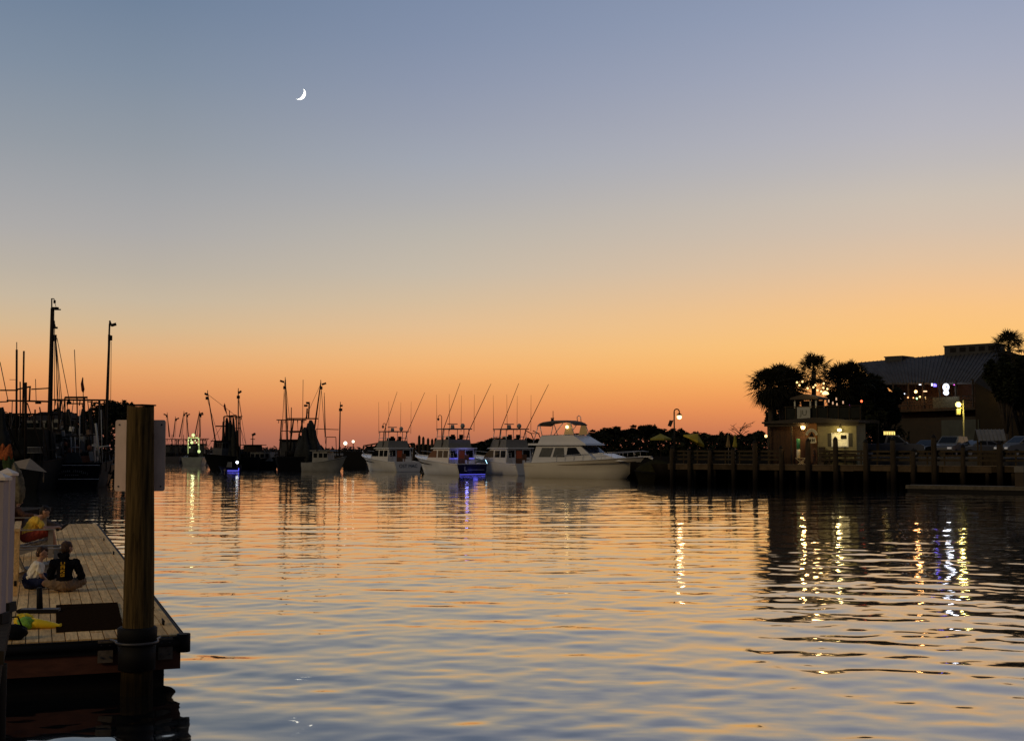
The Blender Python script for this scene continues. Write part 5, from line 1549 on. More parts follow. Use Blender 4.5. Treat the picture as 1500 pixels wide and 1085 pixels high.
# ------------------------------------------------------------------ gooseneck lamps
WARM = glow('warm_globe', (1.0, 0.62, 0.22), 3.0)
def gooseneck(label, px, Y, zb, ytop, hook, lit, grp):
    top = at(px, ytop, Y)
    t = thing('gooseneck_lamp', label, 'street lamp', (top.x, Y, zb), 0, grp)
    h = top.z - zb
    r = abs(hook) * Y / F / 2
    sg_ = 1 if hook > 0 else -1
    MB().path([(0, 0, 0), (0, 0, h * 0.4), (0, 0, h - r)], [0.09, 0.065, 0.055], 8).build('pole', DARK, t)
    pts = [(sg_ * (r - r * math.cos(a)), 0, h - r + r * math.sin(a)) for a in [PI * k / 10 for k in range(11)]] + [(sg_ * 2 * r, 0, h - r * 1.8)]
    MB().path(pts, 0.05, 7).build('neck', DARK, t)
    g = (sg_ * 2 * r, 0, h - r * 1.8)
    sh = MB().rev([(0.05, 0.05), (0.16, -0.02), (0.24, -0.14), (0.20, -0.15), (0.12, -0.04)], 14, g).build('lamp_shade', DARK, t)
    if lit:
        MB().ball((g[0], g[1], g[2] - 0.26), 0.21, 14).build('globe', WARM, sh)
        lamp('lamp_light', (g[0], g[1] - 0.35, g[2] - 0.4), (1.0, 0.72, 0.38), 30, 0.2, t)
    else:
        MB().ball((g[0], g[1], g[2] - 0.24), 0.16, 12).build('globe', mat('unlit_globe', (0.2, 0.19, 0.17), 0.3), sh)
    return t
gooseneck('lit gooseneck street lamp with bright globe at the left end of the boardwalk', 987.5, 104.5, 1.69, 599, 7.5, True, 'gooseneck lamps')
gooseneck('unlit gooseneck lamp rising behind the blue lit sport fishing boat', 647, 205, 0.8, 608, -5, False, 'gooseneck lamps')
gooseneck('unlit gooseneck lamp rising behind the leftmost sport fishing boat', 565, 205, 0.8, 620, -4, False, 'gooseneck lamps')
cam_b = at(982, 620, 104.5)
t = thing('floodlight', 'small unlit floodlight on a bracket beside the lit gooseneck lamp', 'lamp', cam_b, 0)
mb = MB(); mb.cbox((0, 0, 0), 0.28, 0.3, 0.5, ry=R(20)); mb.build('housing', DARK, t)
MB().tube((0, 0, 0.2), (0.33, 0, 0.26), 0.035, n=6).build('bracket', DARK, t)

# ------------------------------------------------------------------ shack
SO = 1.0
s0, s1 = pier_t(1124, SO), pier_t(1255, SO)
SL = s1 - s0
so_ = PA + PN * SO + PD * s0
SH = thing('waterfront_shack', 'small shack, brown porch left, lit cream siding right, under flat roof', 'shack', (so_.x, so_.y, PZ + 0.002), PRZ)
BRN = mat('brown_boards', (0.038, 0.019, 0.008), 0.8, var=0.4, scale=2, stretch=(5, 5, 0.5))
CREAM = mat('cream_siding', (0.22, 0.19, 0.09), 0.7, var=0.2, scale=1.5)
TRIM = mat('grey_trim', (0.04, 0.031, 0.02), 0.8, var=0.2)
XM = SL * 0.575
HH = at(1190, 615, so_.y).z - PZ
mb = MB()
z = 0.02
while z < HH - 0.35:
    mb.add([(XM, -0.035, z), (SL, -0.035, z), (SL, -0.012, z + 0.16), (XM, -0.012, z + 0.16), (XM, 0.05, z), (SL, 0.05, z), (SL, 0.05, z + 0.16), (XM, 0.05, z + 0.16)], [(0, 1, 2, 3), (0, 4, 5, 1), (3, 2, 6, 7), (0, 3, 7, 4), (1, 5, 6, 2)])
    z += 0.16
z = 0.02
while z < HH - 0.35:
    mb.box(SL - 0.05, SL + 0.02, 0.052, 2.0, z, z + 0.15); z += 0.16
mb.build('siding_wall', CREAM, SH)
mb = MB()
x = 0.0
while x < XM - 0.01:
    mb.box(x, min(XM - 0.003, x + 0.148), 0.55, 0.60, 0, HH - 0.3); x += 0.155
mb.box(0, 0.06, 0.60, 2.0, 0, HH - 0.3)
mb.build('board_wall', BRN, SH)
mb = MB(); mb.box(XM - 0.05, XM - 0.004, 0.0, 0.548, 0, HH - 0.3); mb.build('porch_side', BRN, SH)
for x in (0.02, XM * 0.47):
    MB().box(x, x + 0.12, -0.02, 0.1, 0, HH - 0.31).build('porch_post', TRIM, SH)
MB().box(XM * 0.5, XM - 0.06, 0.5, 0.54, 0.02, 2.2).build('door', mat('brown_door', (0.06, 0.028, 0.014), 0.7, var=0.3), SH)
mb = MB(); mb.prism([(-0.3, HH - 0.29), (-0.3, HH - 0.16), (SL * 0.55, HH + 0.14), (SL + 0.3, HH - 0.14), (SL + 0.3, HH - 0.29)], 'y', -0.35, 2.2)
rf = mb.build('roof', TRIM, SH)
mb = MB(); mb.box(-0.2, SL + 0.2, -0.10, -0.04, HH - 0.52, HH - 0.295); mb.build('eave_board', TRIM, SH)
wx0, wx1 = pier_t(1220, SO) - s0, pier_t(1242, SO) - s0
def zz(py, px=1230):
    return at(px, py, pf(px, SO).y).z - PZ
wz0, wz1 = zz(653), zz(635.5)
fr = MB(); fr.box(wx0 - 0.08, wx1 + 0.08, -0.075, -0.04, wz0 - 0.08, wz0); fr.box(wx0 - 0.08, wx1 + 0.08, -0.075, -0.04, wz1, wz1 + 0.08); fr.box(wx0 - 0.08, wx0, -0.075, -0.04, wz0, wz1); fr.box(wx1, wx1 + 0.08, -0.075, -0.04, wz0, wz1)
fr.box(wx0, wx1, -0.075, -0.045, (wz0 + wz1) / 2 - 0.02, (wz0 + wz1) / 2 + 0.02)
wi = fr.build('window', mat('white_trim', (0.7, 0.68, 0.6), 0.6), SH)
MB().box(wx0, wx1, -0.044, -0.038, wz0, wz1).build('pane', mat('lit_poster_pane', (0.5, 0.45, 0.3), 0.3, var=0.5, scale=3, emit=(0.9, 0.72, 0.34), es=0.45), wi)
MB().box(wx0 + (wx1 - wx0) * 0.55, wx1 - 0.06, -0.052, -0.0455, (wz0 + wz1) / 2 + 0.06, wz1 - 0.08).build('dark_picture', DARK, wi)
for a, b in ((wx0 - 0.36, wx0 - 0.09), (wx1 + 0.09, wx1 + 0.36)):
    MB().box(a, b, -0.065, -0.038, wz0 - 0.03, wz1 + 0.06).build('shutter', mat('dark_shutter', (0.05, 0.045, 0.03), 0.8), SH)
WL = glow('window_lamp_glow', (1.0, 0.78, 0.34), 5.0)
lx, lz = pier_t(1232.5, SO) - s0, zz(629.5)
mb = MB(); mb.path([(lx, -0.04, lz + 0.25), (lx, -0.3, lz + 0.3), (lx, -0.36, lz + 0.1)], 0.025, 6); la = mb.build('wall_lamp', DARK, SH)
MB().ball((lx, -0.36, lz - 0.02), 0.17, 12, 0.7).build('bulb', WL, la)
lamp('window_light', (lx, -0.8, lz), (1.0, 0.76, 0.30), 34, 0.12, SH)
px_ = pier_t(1175, SO) - s0
la = MB().tube((px_, 0.52, zz(625, 1175)), (px_, 0.30, zz(623.5, 1175)), 0.03).build('wall_lamp', DARK, SH)
MB().ball((px_, 0.24, zz(625.5, 1175)), 0.19, 12).build('bulb', WARM, la)
lamp('porch_light', (px_ + 0.1, -0.15, zz(626, 1175)), (1.0, 0.60, 0.22), 75, 0.12, SH)
la = MB().tube((0.0, 0.3, zz(638, 1123)), (-0.12, 0.2, zz(638, 1123)), 0.03).build('wall_lamp', DARK, SH)
MB().ball((-0.16, 0.15, zz(638.5, 1123)), 0.12, 10).build('bulb', WARM, la)
# round sign with arched band
sgx = pier_t(1190, 0.9) - s0
SGN = thing('hanging_sign', 'round brown sign with cream arch, dark triangle and plinth beside the porch lamp', 'sign', so_ + PD * sgx - PN * 0.2 + Vector((0, 0, PZ + zz(640, 1190))), PRZ)
OCH = mat('ochre_board', (0.30, 0.13, 0.03), 0.7, var=0.2, scale=2)
CRS = mat('cream_sign_paint', (0.62, 0.55, 0.33), 0.6)
MB().prism([(-0.42, -0.5), (0.40, -0.5), (0.40, 1.25), (-0.08, 1.25), (-0.42, 0.5)], 'y', 0.0, 0.03).build('backing_board', OCH, SGN)
mb = MB()
n = 16
arc = [(0.50 * math.cos(PI * (0.05 + 0.9 * k / n)), 0.10 + 0.55 * math.sin(PI * (0.05 + 0.9 * k / n))) for k in range(n + 1)]
arc2 = [(0.32 * math.cos(PI * (0.05 + 0.9 * k / n)), 0.06 + 0.36 * math.sin(PI * (0.05 + 0.9 * k / n))) for k in range(n, -1, -1)]
for k in range(n):
    mb.add([(arc[k][0], -0.02, arc[k][1]), (arc[k + 1][0], -0.02, arc[k + 1][1]), (arc2[n - k - 1][0], -0.02, arc2[n - k - 1][1]), (arc2[n - k][0], -0.02, arc2[n - k][1])], [(0, 1, 2, 3)])
mb.build('cream_arch', CRS, SGN)
mb = MB()
for k in range(1, 10):
    a = PI * (0.08 + 0.84 * k / 10)
    mb.cbox((0.41 * math.cos(a), -0.026, 0.08 + 0.455 * math.sin(a)), 0.035, 0.008, 0.12, ry=-(a - PI / 2) )
mb.prism([(-0.2, 0.05), (0.2, 0.05), (0.0, 0.40)], 'y', -0.03, -0.001)
mb.build('dark_emblem', DARK, SGN)
mb = MB(); mb.prism([(-0.28, -0.02), (0.28, -0.02), (0.38, -0.42), (0.2, -0.47), (-0.2, -0.47), (-0.38, -0.42)], 'y', -0.02, -0.001); mb.build('cream_plinth', CRS, SGN)
mb = MB()
for x in (-0.2, -0.07, 0.07, 0.2):
    mb.box(x - 0.035, x + 0.035, -0.03, -0.021, -0.36, -0.12)
for x in (-0.13, 0.135):
    mb.box(x - 0.05, x + 0.05, -0.03, -0.021, -0.27, -0.22)
mb.build('plinth_lettering', DARK, SGN)
# green and cream post, folding stand, statue like figure
gx = pier_t(1169.5, 0.7)
GP = thing('painted_post', 'round post painted green above and cream below inside the shack porch', 'post', PA + PN * 0.7 + PD * gx + Vector((0, 0, PZ + 0.003)), PRZ)
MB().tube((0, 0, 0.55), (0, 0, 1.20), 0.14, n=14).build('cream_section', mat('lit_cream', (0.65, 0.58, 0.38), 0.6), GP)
MB().tube((0, 0, 1.201), (0, 0, 2.02), 0.135, n=14).build('green_section', mat('green_paint', (0.05, 0.26, 0.10), 0.5), GP)
MB().tube((0, 0, 0), (0, 0, 0.549), 0.06, n=8).build('foot', DARK, GP)
st = thing('folding_stand', 'low lit wooden folding stand with crossed legs before the porch', 'stand', PA + PN * 0.55 + PD * (pier_t(1174, 0.55)) + Vector((0, 0, PZ + 0.003)), PRZ)
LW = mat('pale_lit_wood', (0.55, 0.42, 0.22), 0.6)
for s in (-1, 1):
    for a in (-1, 1):
        MB().cbox((a * 0.05, s * 0.2, 0.25), 0.05, 0.04, 0.78, ry=a * R(52)).build('leg', LW, st)
MB().box(-0.42, 0.42, -0.26, 0.26, 0.50, 0.54).build('top', LW, st)
for k, (px, h, ww, lab, cl_) in enumerate(((1193, 1.25, 0.22, 'carved looking brown wooden figure post below the round sign', (0.16, 0.075, 0.03)), (1204, 1.5, 0.2, 'dark slim crate stand at the corner between porch and siding', (0.05, 0.035, 0.02)))):
    b = PA + PN * 0.5 + PD * pier_t(px, 0.5) + Vector((0, 0, PZ + 0.003))
    t = thing('carved_post' if k == 0 else 'crate_stand', lab, 'carving' if k == 0 else 'stand', b, PRZ)
    if k == 0:
        MB().rev([(0.02, 0), (0.2, 0.0), (0.16, 0.25), (0.10, 0.5), (0.15, 0.75), (0.12, 0.95), (0.07, 1.02), (0.10, 1.12), (0.09, 1.24), (0.02, 1.3)], 12).build('carved_body', mat('carved_wood', cl_, 0.6, var=0.4, scale=5), t)
        MB().box(-0.24, 0.24, -0.2, 0.2, 0.0, 0.05).build('base', WOOD_D, t)
    else:
        for z in (0.0, 0.46, 0.92):
            m1 = MB(); m1.box(-0.2, 0.2, -0.2, 0.2, z + 0.02, z + 0.40); m1.build('crate', mat('crate_wood', cl_, 0.8, var=0.4), t)
            MB().box(-0.22, 0.22, -0.22, 0.22, z + 0.401, z + 0.455).build('crate_lid', WOOD_D, t)
# bench in front of the siding
be = thing('bench', 'dark bench with rail back in front of the cream siding wall', 'bench', PA + PN * 0.62 + PD * pier_t(1232, 0.62) + Vector((0, 0, PZ + 0.003)), PRZ)
MB().box(-1.1, 1.1, -0.2, 0.2, 0.42, 0.47).build('seat', WOOD_D, be)
MB().box(-1.1, 1.1, 0.16, 0.2, 0.75, 0.92).build('backrest', WOOD_D, be)
for x in (-1.0, 1.0):
    for y in (-0.16, 0.18):
        MB().box(x - 0.04, x + 0.04, y - 0.03, y + 0.03, 0, 0.419 if y < 0 else 0.74).build('leg', WOOD_D, be)

# ------------------------------------------------------------------ roof terrace on and behind the shack
RZ = PZ + HH + 0.16
tp = thing('roof_terrace', 'raised timber bar terrace with railing above and behind the shack', 'terrace', PA + PN * 5.2 + PD * pier_t(1150, 5.2), PRZ)
TL = pier_t(1262, 5.2) - pier_t(1150, 5.2)
ztp = RZ - 0.1
MB().box(0, TL, 0, 4.5, ztp - 0.25, ztp).build('deck', WOOD_D, tp)
for x in (0.1, TL * 0.35, TL * 0.7, TL - 0.1):
    for y in (0.15, 4.3):
        MB().box(x - 0.09, x + 0.09, y - 0.09, y + 0.09, 1.69, ztp - 0.251).build('post', WOOD_D, tp)
for k in range(8):
    x = 0.06 + k * (TL - 0.12) / 7
    MB().box(x - 0.04, x + 0.04, 0.02, 0.1, ztp + 0.001, ztp + 1.05).build('railing_post', WOOD_D, tp)
MB().box(0, TL, 0.105, 0.15, ztp + 0.1, ztp + 0.98).build('railing_panel', mat('railing_mesh_panel', (0.012, 0.013, 0.009), 0.95, var=0.3), tp)
MB().box(-0.05, TL + 0.05, 0.0, 0.16, ztp + 1.055, ztp + 1.12).build('handrail', WOOD_D, tp)
# bar hut on the terrace
bx0, bx1 = pier_t(1164, 6.4) - pier_t(1150, 6.4), pier_t(1197, 6.4) - pier_t(1150, 6.4)
hutO = PA + PN * 6.4 + PD * pier_t(1150, 6.4)
hut = thing('bar_hut', 'small open bar hut with pale corner posts on the roof terrace', 'hut', (hutO.x, hutO.y, ztp + 0.001), PRZ)
PALEP = mat('pale_post', (0.50, 0.48, 0.36), 0.6)
hz = at(1180, 583, hutO.y).z - ztp
for x in (bx0 + 0.06, bx0 + (bx1 - bx0) * 0.72, bx1 - 0.06):
    MB().box(x - 0.06, x + 0.06, 0, 0.12, 0, hz - 0.15).build('post', PALEP, hut)
    MB().box(x - 0.06, x + 0.06, 1.7, 1.82, 0, hz - 0.15).build('post', PALEP, hut)
mb = MB(); mb.prism([(bx0 - 0.25, hz - 0.149), (bx1 + 0.25, hz - 0.149), (bx1 + 0.2, hz), ((bx0 + bx1) / 2, hz + 0.3), (bx0 - 0.2, hz)], 'y', -0.3, 2.1); mb.build('roof', TRIM, hut)
MB().box(bx0, bx1, 0.2, 0.7, 0.0, 1.0).build('counter', WOOD_D, hut)
MB().box(bx0, bx1, 1.6, 1.66, 0.0, hz - 0.2).build('back_wall', mat('dark_back_wall', (0.02, 0.015, 0.01), 0.9), hut)
sb = PA + PN * 5.0 + PD * pier_t(1178, 5.0)
sgn = thing('banner', 'pale grey square banner with dark letter on the terrace railing', 'banner', (sb.x, sb.y, ztp + 0.12), PRZ)
sw = 20 * sb.y / F / 2
MB().box(-sw, sw, -0.02, 0.0, 0.0, 0.92).build('cloth', mat('banner_cloth', (0.34, 0.33, 0.26), 0.8, var=0.1), sgn)
text('lettering', 'JU', 0.62, mat('faint_letter', (0.09, 0.085, 0.06), 0.8), sgn, Matrix.Translation((0.0, -0.03, 0.44)) @ Matrix.Rotation(R(90), 4, 'X'))
lamp('terrace_light', (hutO.x + PD.x * 2.3, hutO.y - 2.3 * 0.5 - 1.0, ztp + 2.6), (1.0, 0.62, 0.25), 40, 0.2)
def string_lights(label, pts, Y, r, m, wire=True):
    P = [at(x, y, Y + (i % 3) * 0.25) for i, (x, y, *_) in enumerate(pts)]
    t = thing('string_lights', label, 'lights', P[0], 0)
    o = P[0].copy()
    for i, (x, y, *k) in enumerate(pts):
        MB().ball(P[i] - o, r * (k[0] if k else 1.0), 10).build('bulb', (k[1] if len(k) > 1 else m), t)
    mb = MB()
    for i in range(len(P) - 1):
        a, b = P[i] - o, P[i + 1] - o
        mid = (a + b) / 2 - Vector((0, 0, 0.12))
        mb.path([a + Vector((0, 0, r)), mid + Vector((0, 0, r)), b + Vector((0, 0, r))], 0.012, 4)
    mb.build('wire', DARK, t)
    return t
BULB = glow('string_bulb', (1.0, 0.62, 0.22), 2.4)
yy = hutO.y + 1.5
string_lights('string of warm bulbs hanging under the palms above the shack', [(1167.5, 560), (1171, 564), (1175.5, 559), (1183, 568.5), (1191.5, 567), (1194.5, 564), (1197.5, 571.5), (1203, 573), (1206, 568), (1206.5, 561.5), (1212, 569.5)], yy, 0.085, BULB)
t = thing('terrace_lamp', 'largest warm lamp glowing below the string bulbs', 'lamp', at(1209, 575, yy), 0)
MB().rev([(0.02, 0.14), (0.2, 0.06), (0.3, -0.1), (0.2, -0.16), (0.02, -0.16)], 14).build('globe', WARM, t)
MB().tube((0, 0, 0.13), (0, 0, 0.8), 0.02, n=5).build('cord', DARK, t)
for px, py, cl_, s_, nm, lab in ((1246, 603, (0.75, 0.12, 0.85), 5.0, 'uplight', 'small purple uplight on the terrace railing'), (1262, 587.5, (1.0, 0.12, 0.03), 6.0, 'red_light', 'small red light right of the terrace among dark foliage')):
    t = thing(nm, lab, 'light', at(px, py, yy - 0.6), 0)
    MB().ball((0, 0, 0), 0.10, 8).build('bulb', glow(nm + '_glow', cl_, s_ * 0.5), t)
    MB().tube((0, 0, -0.3), (0, 0, -0.09), 0.035, n=6).build('stem', DARK, t)
    if nm == 'uplight':
        MB().tube((0, 0.1, 0.1), (-0.06, 0.1, 0.6), 0.04, 0.015, n=6).build('lit_stick', mat('purple_stick', (0.2, 0.05, 0.2), 0.6, emit=(0.5, 0.08, 0.5), es=0.5), t)
# people and glasses lit on terrace: small table lanterns
for i, (px, py) in enumerate(((1214, 587), (1225, 584), (1226, 592), (1235, 589), (1220, 590))):
    t = thing('table_lantern', 'small dim table lantern on the terrace right of the bar hut', 'lantern', at(px, py, yy - 0.3) - Vector((0, 0, 0.12)), 0, 'table lanterns on the terrace')
    MB().tube((0, 0, 0), (0, 0, 0.22), 0.06, 0.05, n=8).build('glass', glow('dim_lantern', (0.9, 0.5, 0.28), 0.7), t)
    MB().tube((0, 0, 0.221), (0, 0, 0.27), 0.04, 0.02, n=8).build('lid', DARK, t)

# ------------------------------------------------------------------ restaurant
MRF = mat('metal_roof', (0.050, 0.047, 0.045), 0.75, 0.0, var=0.35, scale=0.5, stretch=(6, 0.6, 1))
RWALL = mat('dark_timber_wall', (0.025, 0.018, 0.010), 0.85, var=0.35, scale=0.8, stretch=(1, 1, 4))
rA, rB = at(1256, 531, 150), at(1468, 512, 138)          # ridge
eA, eB = at(1284, 561, 140), at(1428, 560, 128.0)         # eave towards the water
rd = Vector((rB.x - rA.x, rB.y - rA.y, 0)).normalized()
rest = thing('restaurant', 'large dark restaurant with grey metal roof, cupola and lit upper deck', 'building', (0, 0, 0))
mb = MB()
th = Vector((0, 0, -0.18))
NS = 34
for i in range(NS):
    a, b = i / NS, (i + 0.94) / NS
    q_ = [eA.lerp(eB, a), eA.lerp(eB, b), rA.lerp(rB, b), rA.lerp(rB, a)]
    mb.add([tuple(p) for p in q_] + [tuple(p + th) for p in q_], [(0, 1, 2, 3), (7, 6, 5, 4), (0, 4, 5, 1), (2, 6, 7, 3), (1, 5, 6, 2), (3, 7, 4, 0)], rnd=0.0)
    e = (i + 0.97) / NS
    mb.tube(eA.lerp(eB, e) + Vector((0, 0, 0.03)), rA.lerp(rB, e) + Vector((0, 0, 0.03)), 0.05, n=5)
q_ = [eA + Vector((0, 0, -0.05)), eB + Vector((0, 0, -0.05)), rB + Vector((0, 0, -0.05)), rA + Vector((0, 0, -0.05))]
mb.add([tuple(p) for p in q_], [(0, 1, 2, 3)])
bk = Vector((-rd.y, rd.x, 0)) * 11 + Vector((0, 0, -4))
mb.add([tuple(rA), tuple(rB), tuple(rB + bk), tuple(rA + bk)], [(0, 1, 2, 3)])
mb.build('roof', MRF, rest)
for (x0, x1, y0, y1, nm) in ((1392, 1462, 507.5, 522, 'cupola'), (1304, 1330, 527, 531, 'ridge_vent')):
    f0, f1 = (x0 - 1256) / 212, min(1, (x1 - 1256) / 212)
    p0, p1 = rA.lerp(rB, f0), rA.lerp(rB, f1)
    h = (y1 - y0) * 0.075
    mb = MB()
    off = Vector((-rd.y, rd.x, 0)) * 2.0
    cs = [p0 - off * 0.4, p1 - off * 0.4, p1 + off, p0 + off]
    mb.add([tuple(Vector((c_.x, c_.y, p0.z - 0.7))) for c_ in cs] + [tuple(Vector((c_.x, c_.y, p0.z + h * 0.75))) for c_ in cs], [(0, 1, 5, 4), (1, 2, 6, 5), (2, 3, 7, 6), (3, 0, 4, 7)])
    cu = mb.build(nm, mat('cupola_wall', (0.035, 0.034, 0.032), 0.7, var=0.3), rest)
    mb = MB()
    cs2 = [p0 - off * 0.43 - rd * 0.1, p1 - off * 0.43 + rd * 0.1, p1 + off + rd * 0.1, p0 + off - rd * 0.1]
    zr = p0.z + h * 0.75
    mb.add([(c_.x, c_.y, zr) for c_ in cs2] + [(c_.x, c_.y, zr + 0.12) for c_ in cs2], [(3, 2, 1, 0), (4, 5, 6, 7), (0, 1, 5, 4), (1, 2, 6, 5), (2, 3, 7, 6), (3, 0, 4, 7)])
    mb.build('cupola_roof', MRF, cu)
    if nm == 'cupola':
        for k in range(5):
            c_ = cs[0].lerp(cs[1], 0.12 + 0.19 * k) - Vector((-rd.y, rd.x, 0)) * 0.03
            d_ = cs[0].lerp(cs[1], 0.24 + 0.19 * k) - Vector((-rd.y, rd.x, 0)) * 0.03
            m1 = MB(); m1.quad((c_.x, c_.y, p0.z + 0.15), (d_.x, d_.y, p0.z + 0.15), (d_.x, d_.y, zr - 0.15), (c_.x, c_.y, zr - 0.15)); m1.build('louvre', DARK, cu)
# walls below the eave, set back under the roof; gable to the right
ed = Vector((eB.x - eA.x, eB.y - eA.y, 0)).normalized()
en = Vector((-ed.y, ed.x, 0))
def E(f, off, z):
    p = eA.lerp(eB, f) + en * off
    return Vector((p.x, p.y, z))
def wallq(mb, f0, f1, off, z0, z1):
    return mb.quad(E(f0, off, z0), E(f1, off, z0), E(f1, off, z1), E(f0, off, z1))
mb = MB(); wallq(mb, 0, 1.0, 3.0, 1.8, eA.z + 0.6); mb.build('upper_wall', mat('porch_back_wall', (0.08, 0.042, 0.02), 0.85, var=0.3), rest)
mb = MB(); wallq(mb, 0, 1.0, 0.25, 1.8, 6.2); mb.build('lower_wall', RWALL, rest)
mb = MB()
for k in range(40):
    z = 1.9 + 0.11 * k
    a, b = E(0, 0.24, z), E(1, 0.24, z)
    mb.quad(a, b, b + Vector((0, 0, 0.09)) + en * 0.02, a + Vector((0, 0, 0.09)) + en * 0.02)
mb.build('lower_cladding', mat('olive_cladding', (0.022, 0.017, 0.007), 0.85, var=0.35, scale=0.7), rest)
zd = at(1360, 602, 133).z
mb = MB(); p = [E(0, -0.1, zd), E(1, -0.1, zd), E(1, 2.9, zd), E(0, 2.9, zd)]
mb.add([tuple(q) for q in p] + [tuple(q + Vector((0, 0, 0.25))) for q in p], [(3, 2, 1, 0), (4, 5, 6, 7), (0, 1, 5, 4), (1, 2, 6, 5), (2, 3, 7, 6), (3, 0, 4, 7)]); mb.build('upper_deck', WOOD_D, rest)
for k in range(7):
    f = 0.02 + k * 0.16
    a = E(f, 0.0, 0)
    MB().box(a.x - 0.09, a.x + 0.09, a.y - 0.09, a.y + 0.09, zd + 0.251, eA.z - 0.2).build('deck_post', RWALL, rest)
mb = MB()
for z in (0.45, 0.75, 1.15):
    mb.tube(E(0, -0.05, zd + 0.25 + z), E(1, -0.05, zd + 0.25 + z), 0.05, n=5)
for k in range(28):
    f = k / 27
    mb.tube(E(f, -0.05, zd + 0.25), E(f, -0.05, zd + 1.4), 0.03, n=4)
mb.build('deck_railing', RWALL, rest)
mb = MB(); wallq(mb, 0.60, 0.86, -0.14, zd + 0.3, zd + 1.4); mb.build('lattice_panel', mat('lit_lattice', (0.075, 0.068, 0.036), 0.85, var=0.6, scale=6), rest)
mb = MB(); wallq(mb, 0.66, 1.02, 0.15, 2.6, at(1390, 615, 131).z); mb.build('roller_door', mat('grey_green_door', (0.045, 0.050, 0.038), 0.8, var=0.25, scale=0.6), rest)
# gable wing on the right
gB = Vector((rB.x, rB.y, rB.z))
mb = MB(); mb.add([(eB.x, eB.y, 1.8), (eB.x + 14, eB.y - 1.5, 1.8), (eB.x + 14, eB.y - 1.5, 9.6), (eB.x, eB.y, eB.z), tuple(rB)], [(0, 1, 2, 4, 3)]); mb.build('gable_wall', mat('brown_gable', (0.018, 0.013, 0.006), 0.85, var=0.3, scale=0.7), rest)
mb = MB(); a = Vector((eB.x + 2.5, eB.y - 0.45, 0)); b = Vector((eB.x + 14, eB.y - 1.7, 0))
mb.quad((a.x, a.y, 6.3), (b.x, b.y, 6.3), (b.x, b.y, 6.6), (a.x, a.y, 6.6)); mb.build('floor_band', WOOD_D, rest)
for px, lab in ((1476, 'a'), (1489, 'b')):
    p0, p1 = at(px - 4, 585, eB.y - 1.2), at(px + 3, 564, eB.y - 1.2)
    MB().box(p0.x, p1.x, p0.y - 0.05, p0.y, p0.z, p1.z).build('gable_window', mat('dim_window', (0.10, 0.075, 0.04), 0.5), rest)
wl = at(1469, 568.5, eB.y - 1.6)
la = MB().tube(wl, wl + Vector((0, 0.6, 0.1)), 0.04).build('wall_lamp', DARK, rest)
MB().ball(wl, 0.16, 10).build('bulb', glow('amber_bulb', (1.0, 0.58, 0.16), 5.0), la)
lamp('gable_light', wl + Vector((0.3, -0.5, -0.1)), (1.0, 0.62, 0.22), 45, 0.15)
# deck lights
yD = E(0.5, 1.0, 0).y
def c_(n, c, s): return glow(n, c, s)
string_lights('string of coloured party bulbs on the restaurant upper deck', [(1313, 582.5, 1.1), (1317, 578, 0.7, c_('cool_bulb', (0.8, 0.9, 1.0), 2.0)), (1320, 584, 0.9, c_('rose_bulb', (1, 0.6, 0.5), 2.4)), (1325, 576.5, 0.7, c_('cool_bulb', (0.8, 0.9, 1.0), 2.0)), (1330, 582, 1.0, c_('orange_bulb', (1.0, 0.35, 0.12), 2.8)),
    (1338, 582.5, 0.8, c_('orange_bulb', (1.0, 0.35, 0.12), 2.8)), (1343, 583.5, 1.2, c_('green_bulb', (0.35, 1.0, 0.4), 2.4)), (1347.5, 581, 1.2), (1355, 583, 1.4)], yD, 0.085, BULB)
t = thing('deck_lamp', 'brightest amber lamp above the coloured bulbs on the upper deck', 'lamp', at(1341.5, 573.5, yD), 0)
MB().ball((0, 0, 0), 0.17, 12).build('globe', WARM, t); MB().tube((0, 0, 0.2), (0, 0, 1.2), 0.02, n=5).build('cord', DARK, t)
lamp('deck_glow', at(1341, 577, yD - 0.6), (1.0, 0.45, 0.15), 70, 0.25)
for px, py, w_, h_, lab, m, nm in ((1347.5, 563.2, 0.30, 0.13, 'small white striplight under the eave above the amber lamp', glow('white_strip', (1, 1, 1), 1.6), 'strip_light'), (1355, 573, 0.5, 0.15, 'flat warm white strip light right of the amber lamp', glow('warm_strip', (1, 0.6, 0.3), 1.8), 'strip_light'),
                        (1365, 563.3, 0.16, 0.36, 'small white spotlight beside the blue eave light', glow('white_spot', (0.9, 0.9, 1), 2), 'spotlight'), (1369.5, 564, 0.42, 0.42, 'blue eave light left of the glowing white sign', glow('blue_spot', (0.14, 0.10, 1.0), 4), 'spotlight'), (1399, 562.5, 0.42, 0.32, 'magenta eave light right of the glowing white sign', glow('magenta_spot', (0.9, 0.10, 0.75), 2), 'spotlight')):
    t = thing(nm, lab, 'light', at(px, py, E(0.6, -0.3, 0).y), PRZ * 0)
    MB().box(-w_ * 0.36, w_ * 0.36, -0.1, 0.0, -h_ * 0.36, h_ * 0.36).build('lens', m, t)
    MB().box(-w_ / 2 - 0.03, w_ / 2 + 0.03, 0.001, 0.12, -h_ / 2 - 0.03, h_ / 2 + 0.03).build('housing', DARK, t)
YN = E(0.75, -0.6, 0).y
t = thing('illuminated_sign', 'glowing white figure eight shaped sign hanging under the restaurant eave', 'sign', at(1385.5, 570, YN), 0)
NEON = glow('neon_white', (0.80, 0.85, 1.0), 2.2)
def ellipse(cx, cz, rx, rz_, n=20):
    return [(cx + rx * math.cos(2 * PI * k / n), cz + rz_ * math.sin(2 * PI * k / n)) for k in range(n)]
MB().prism(ellipse(0.02, 0.22, 0.33, 0.38), 'y', -0.05, 0.05).build('upper_disc', NEON, t)
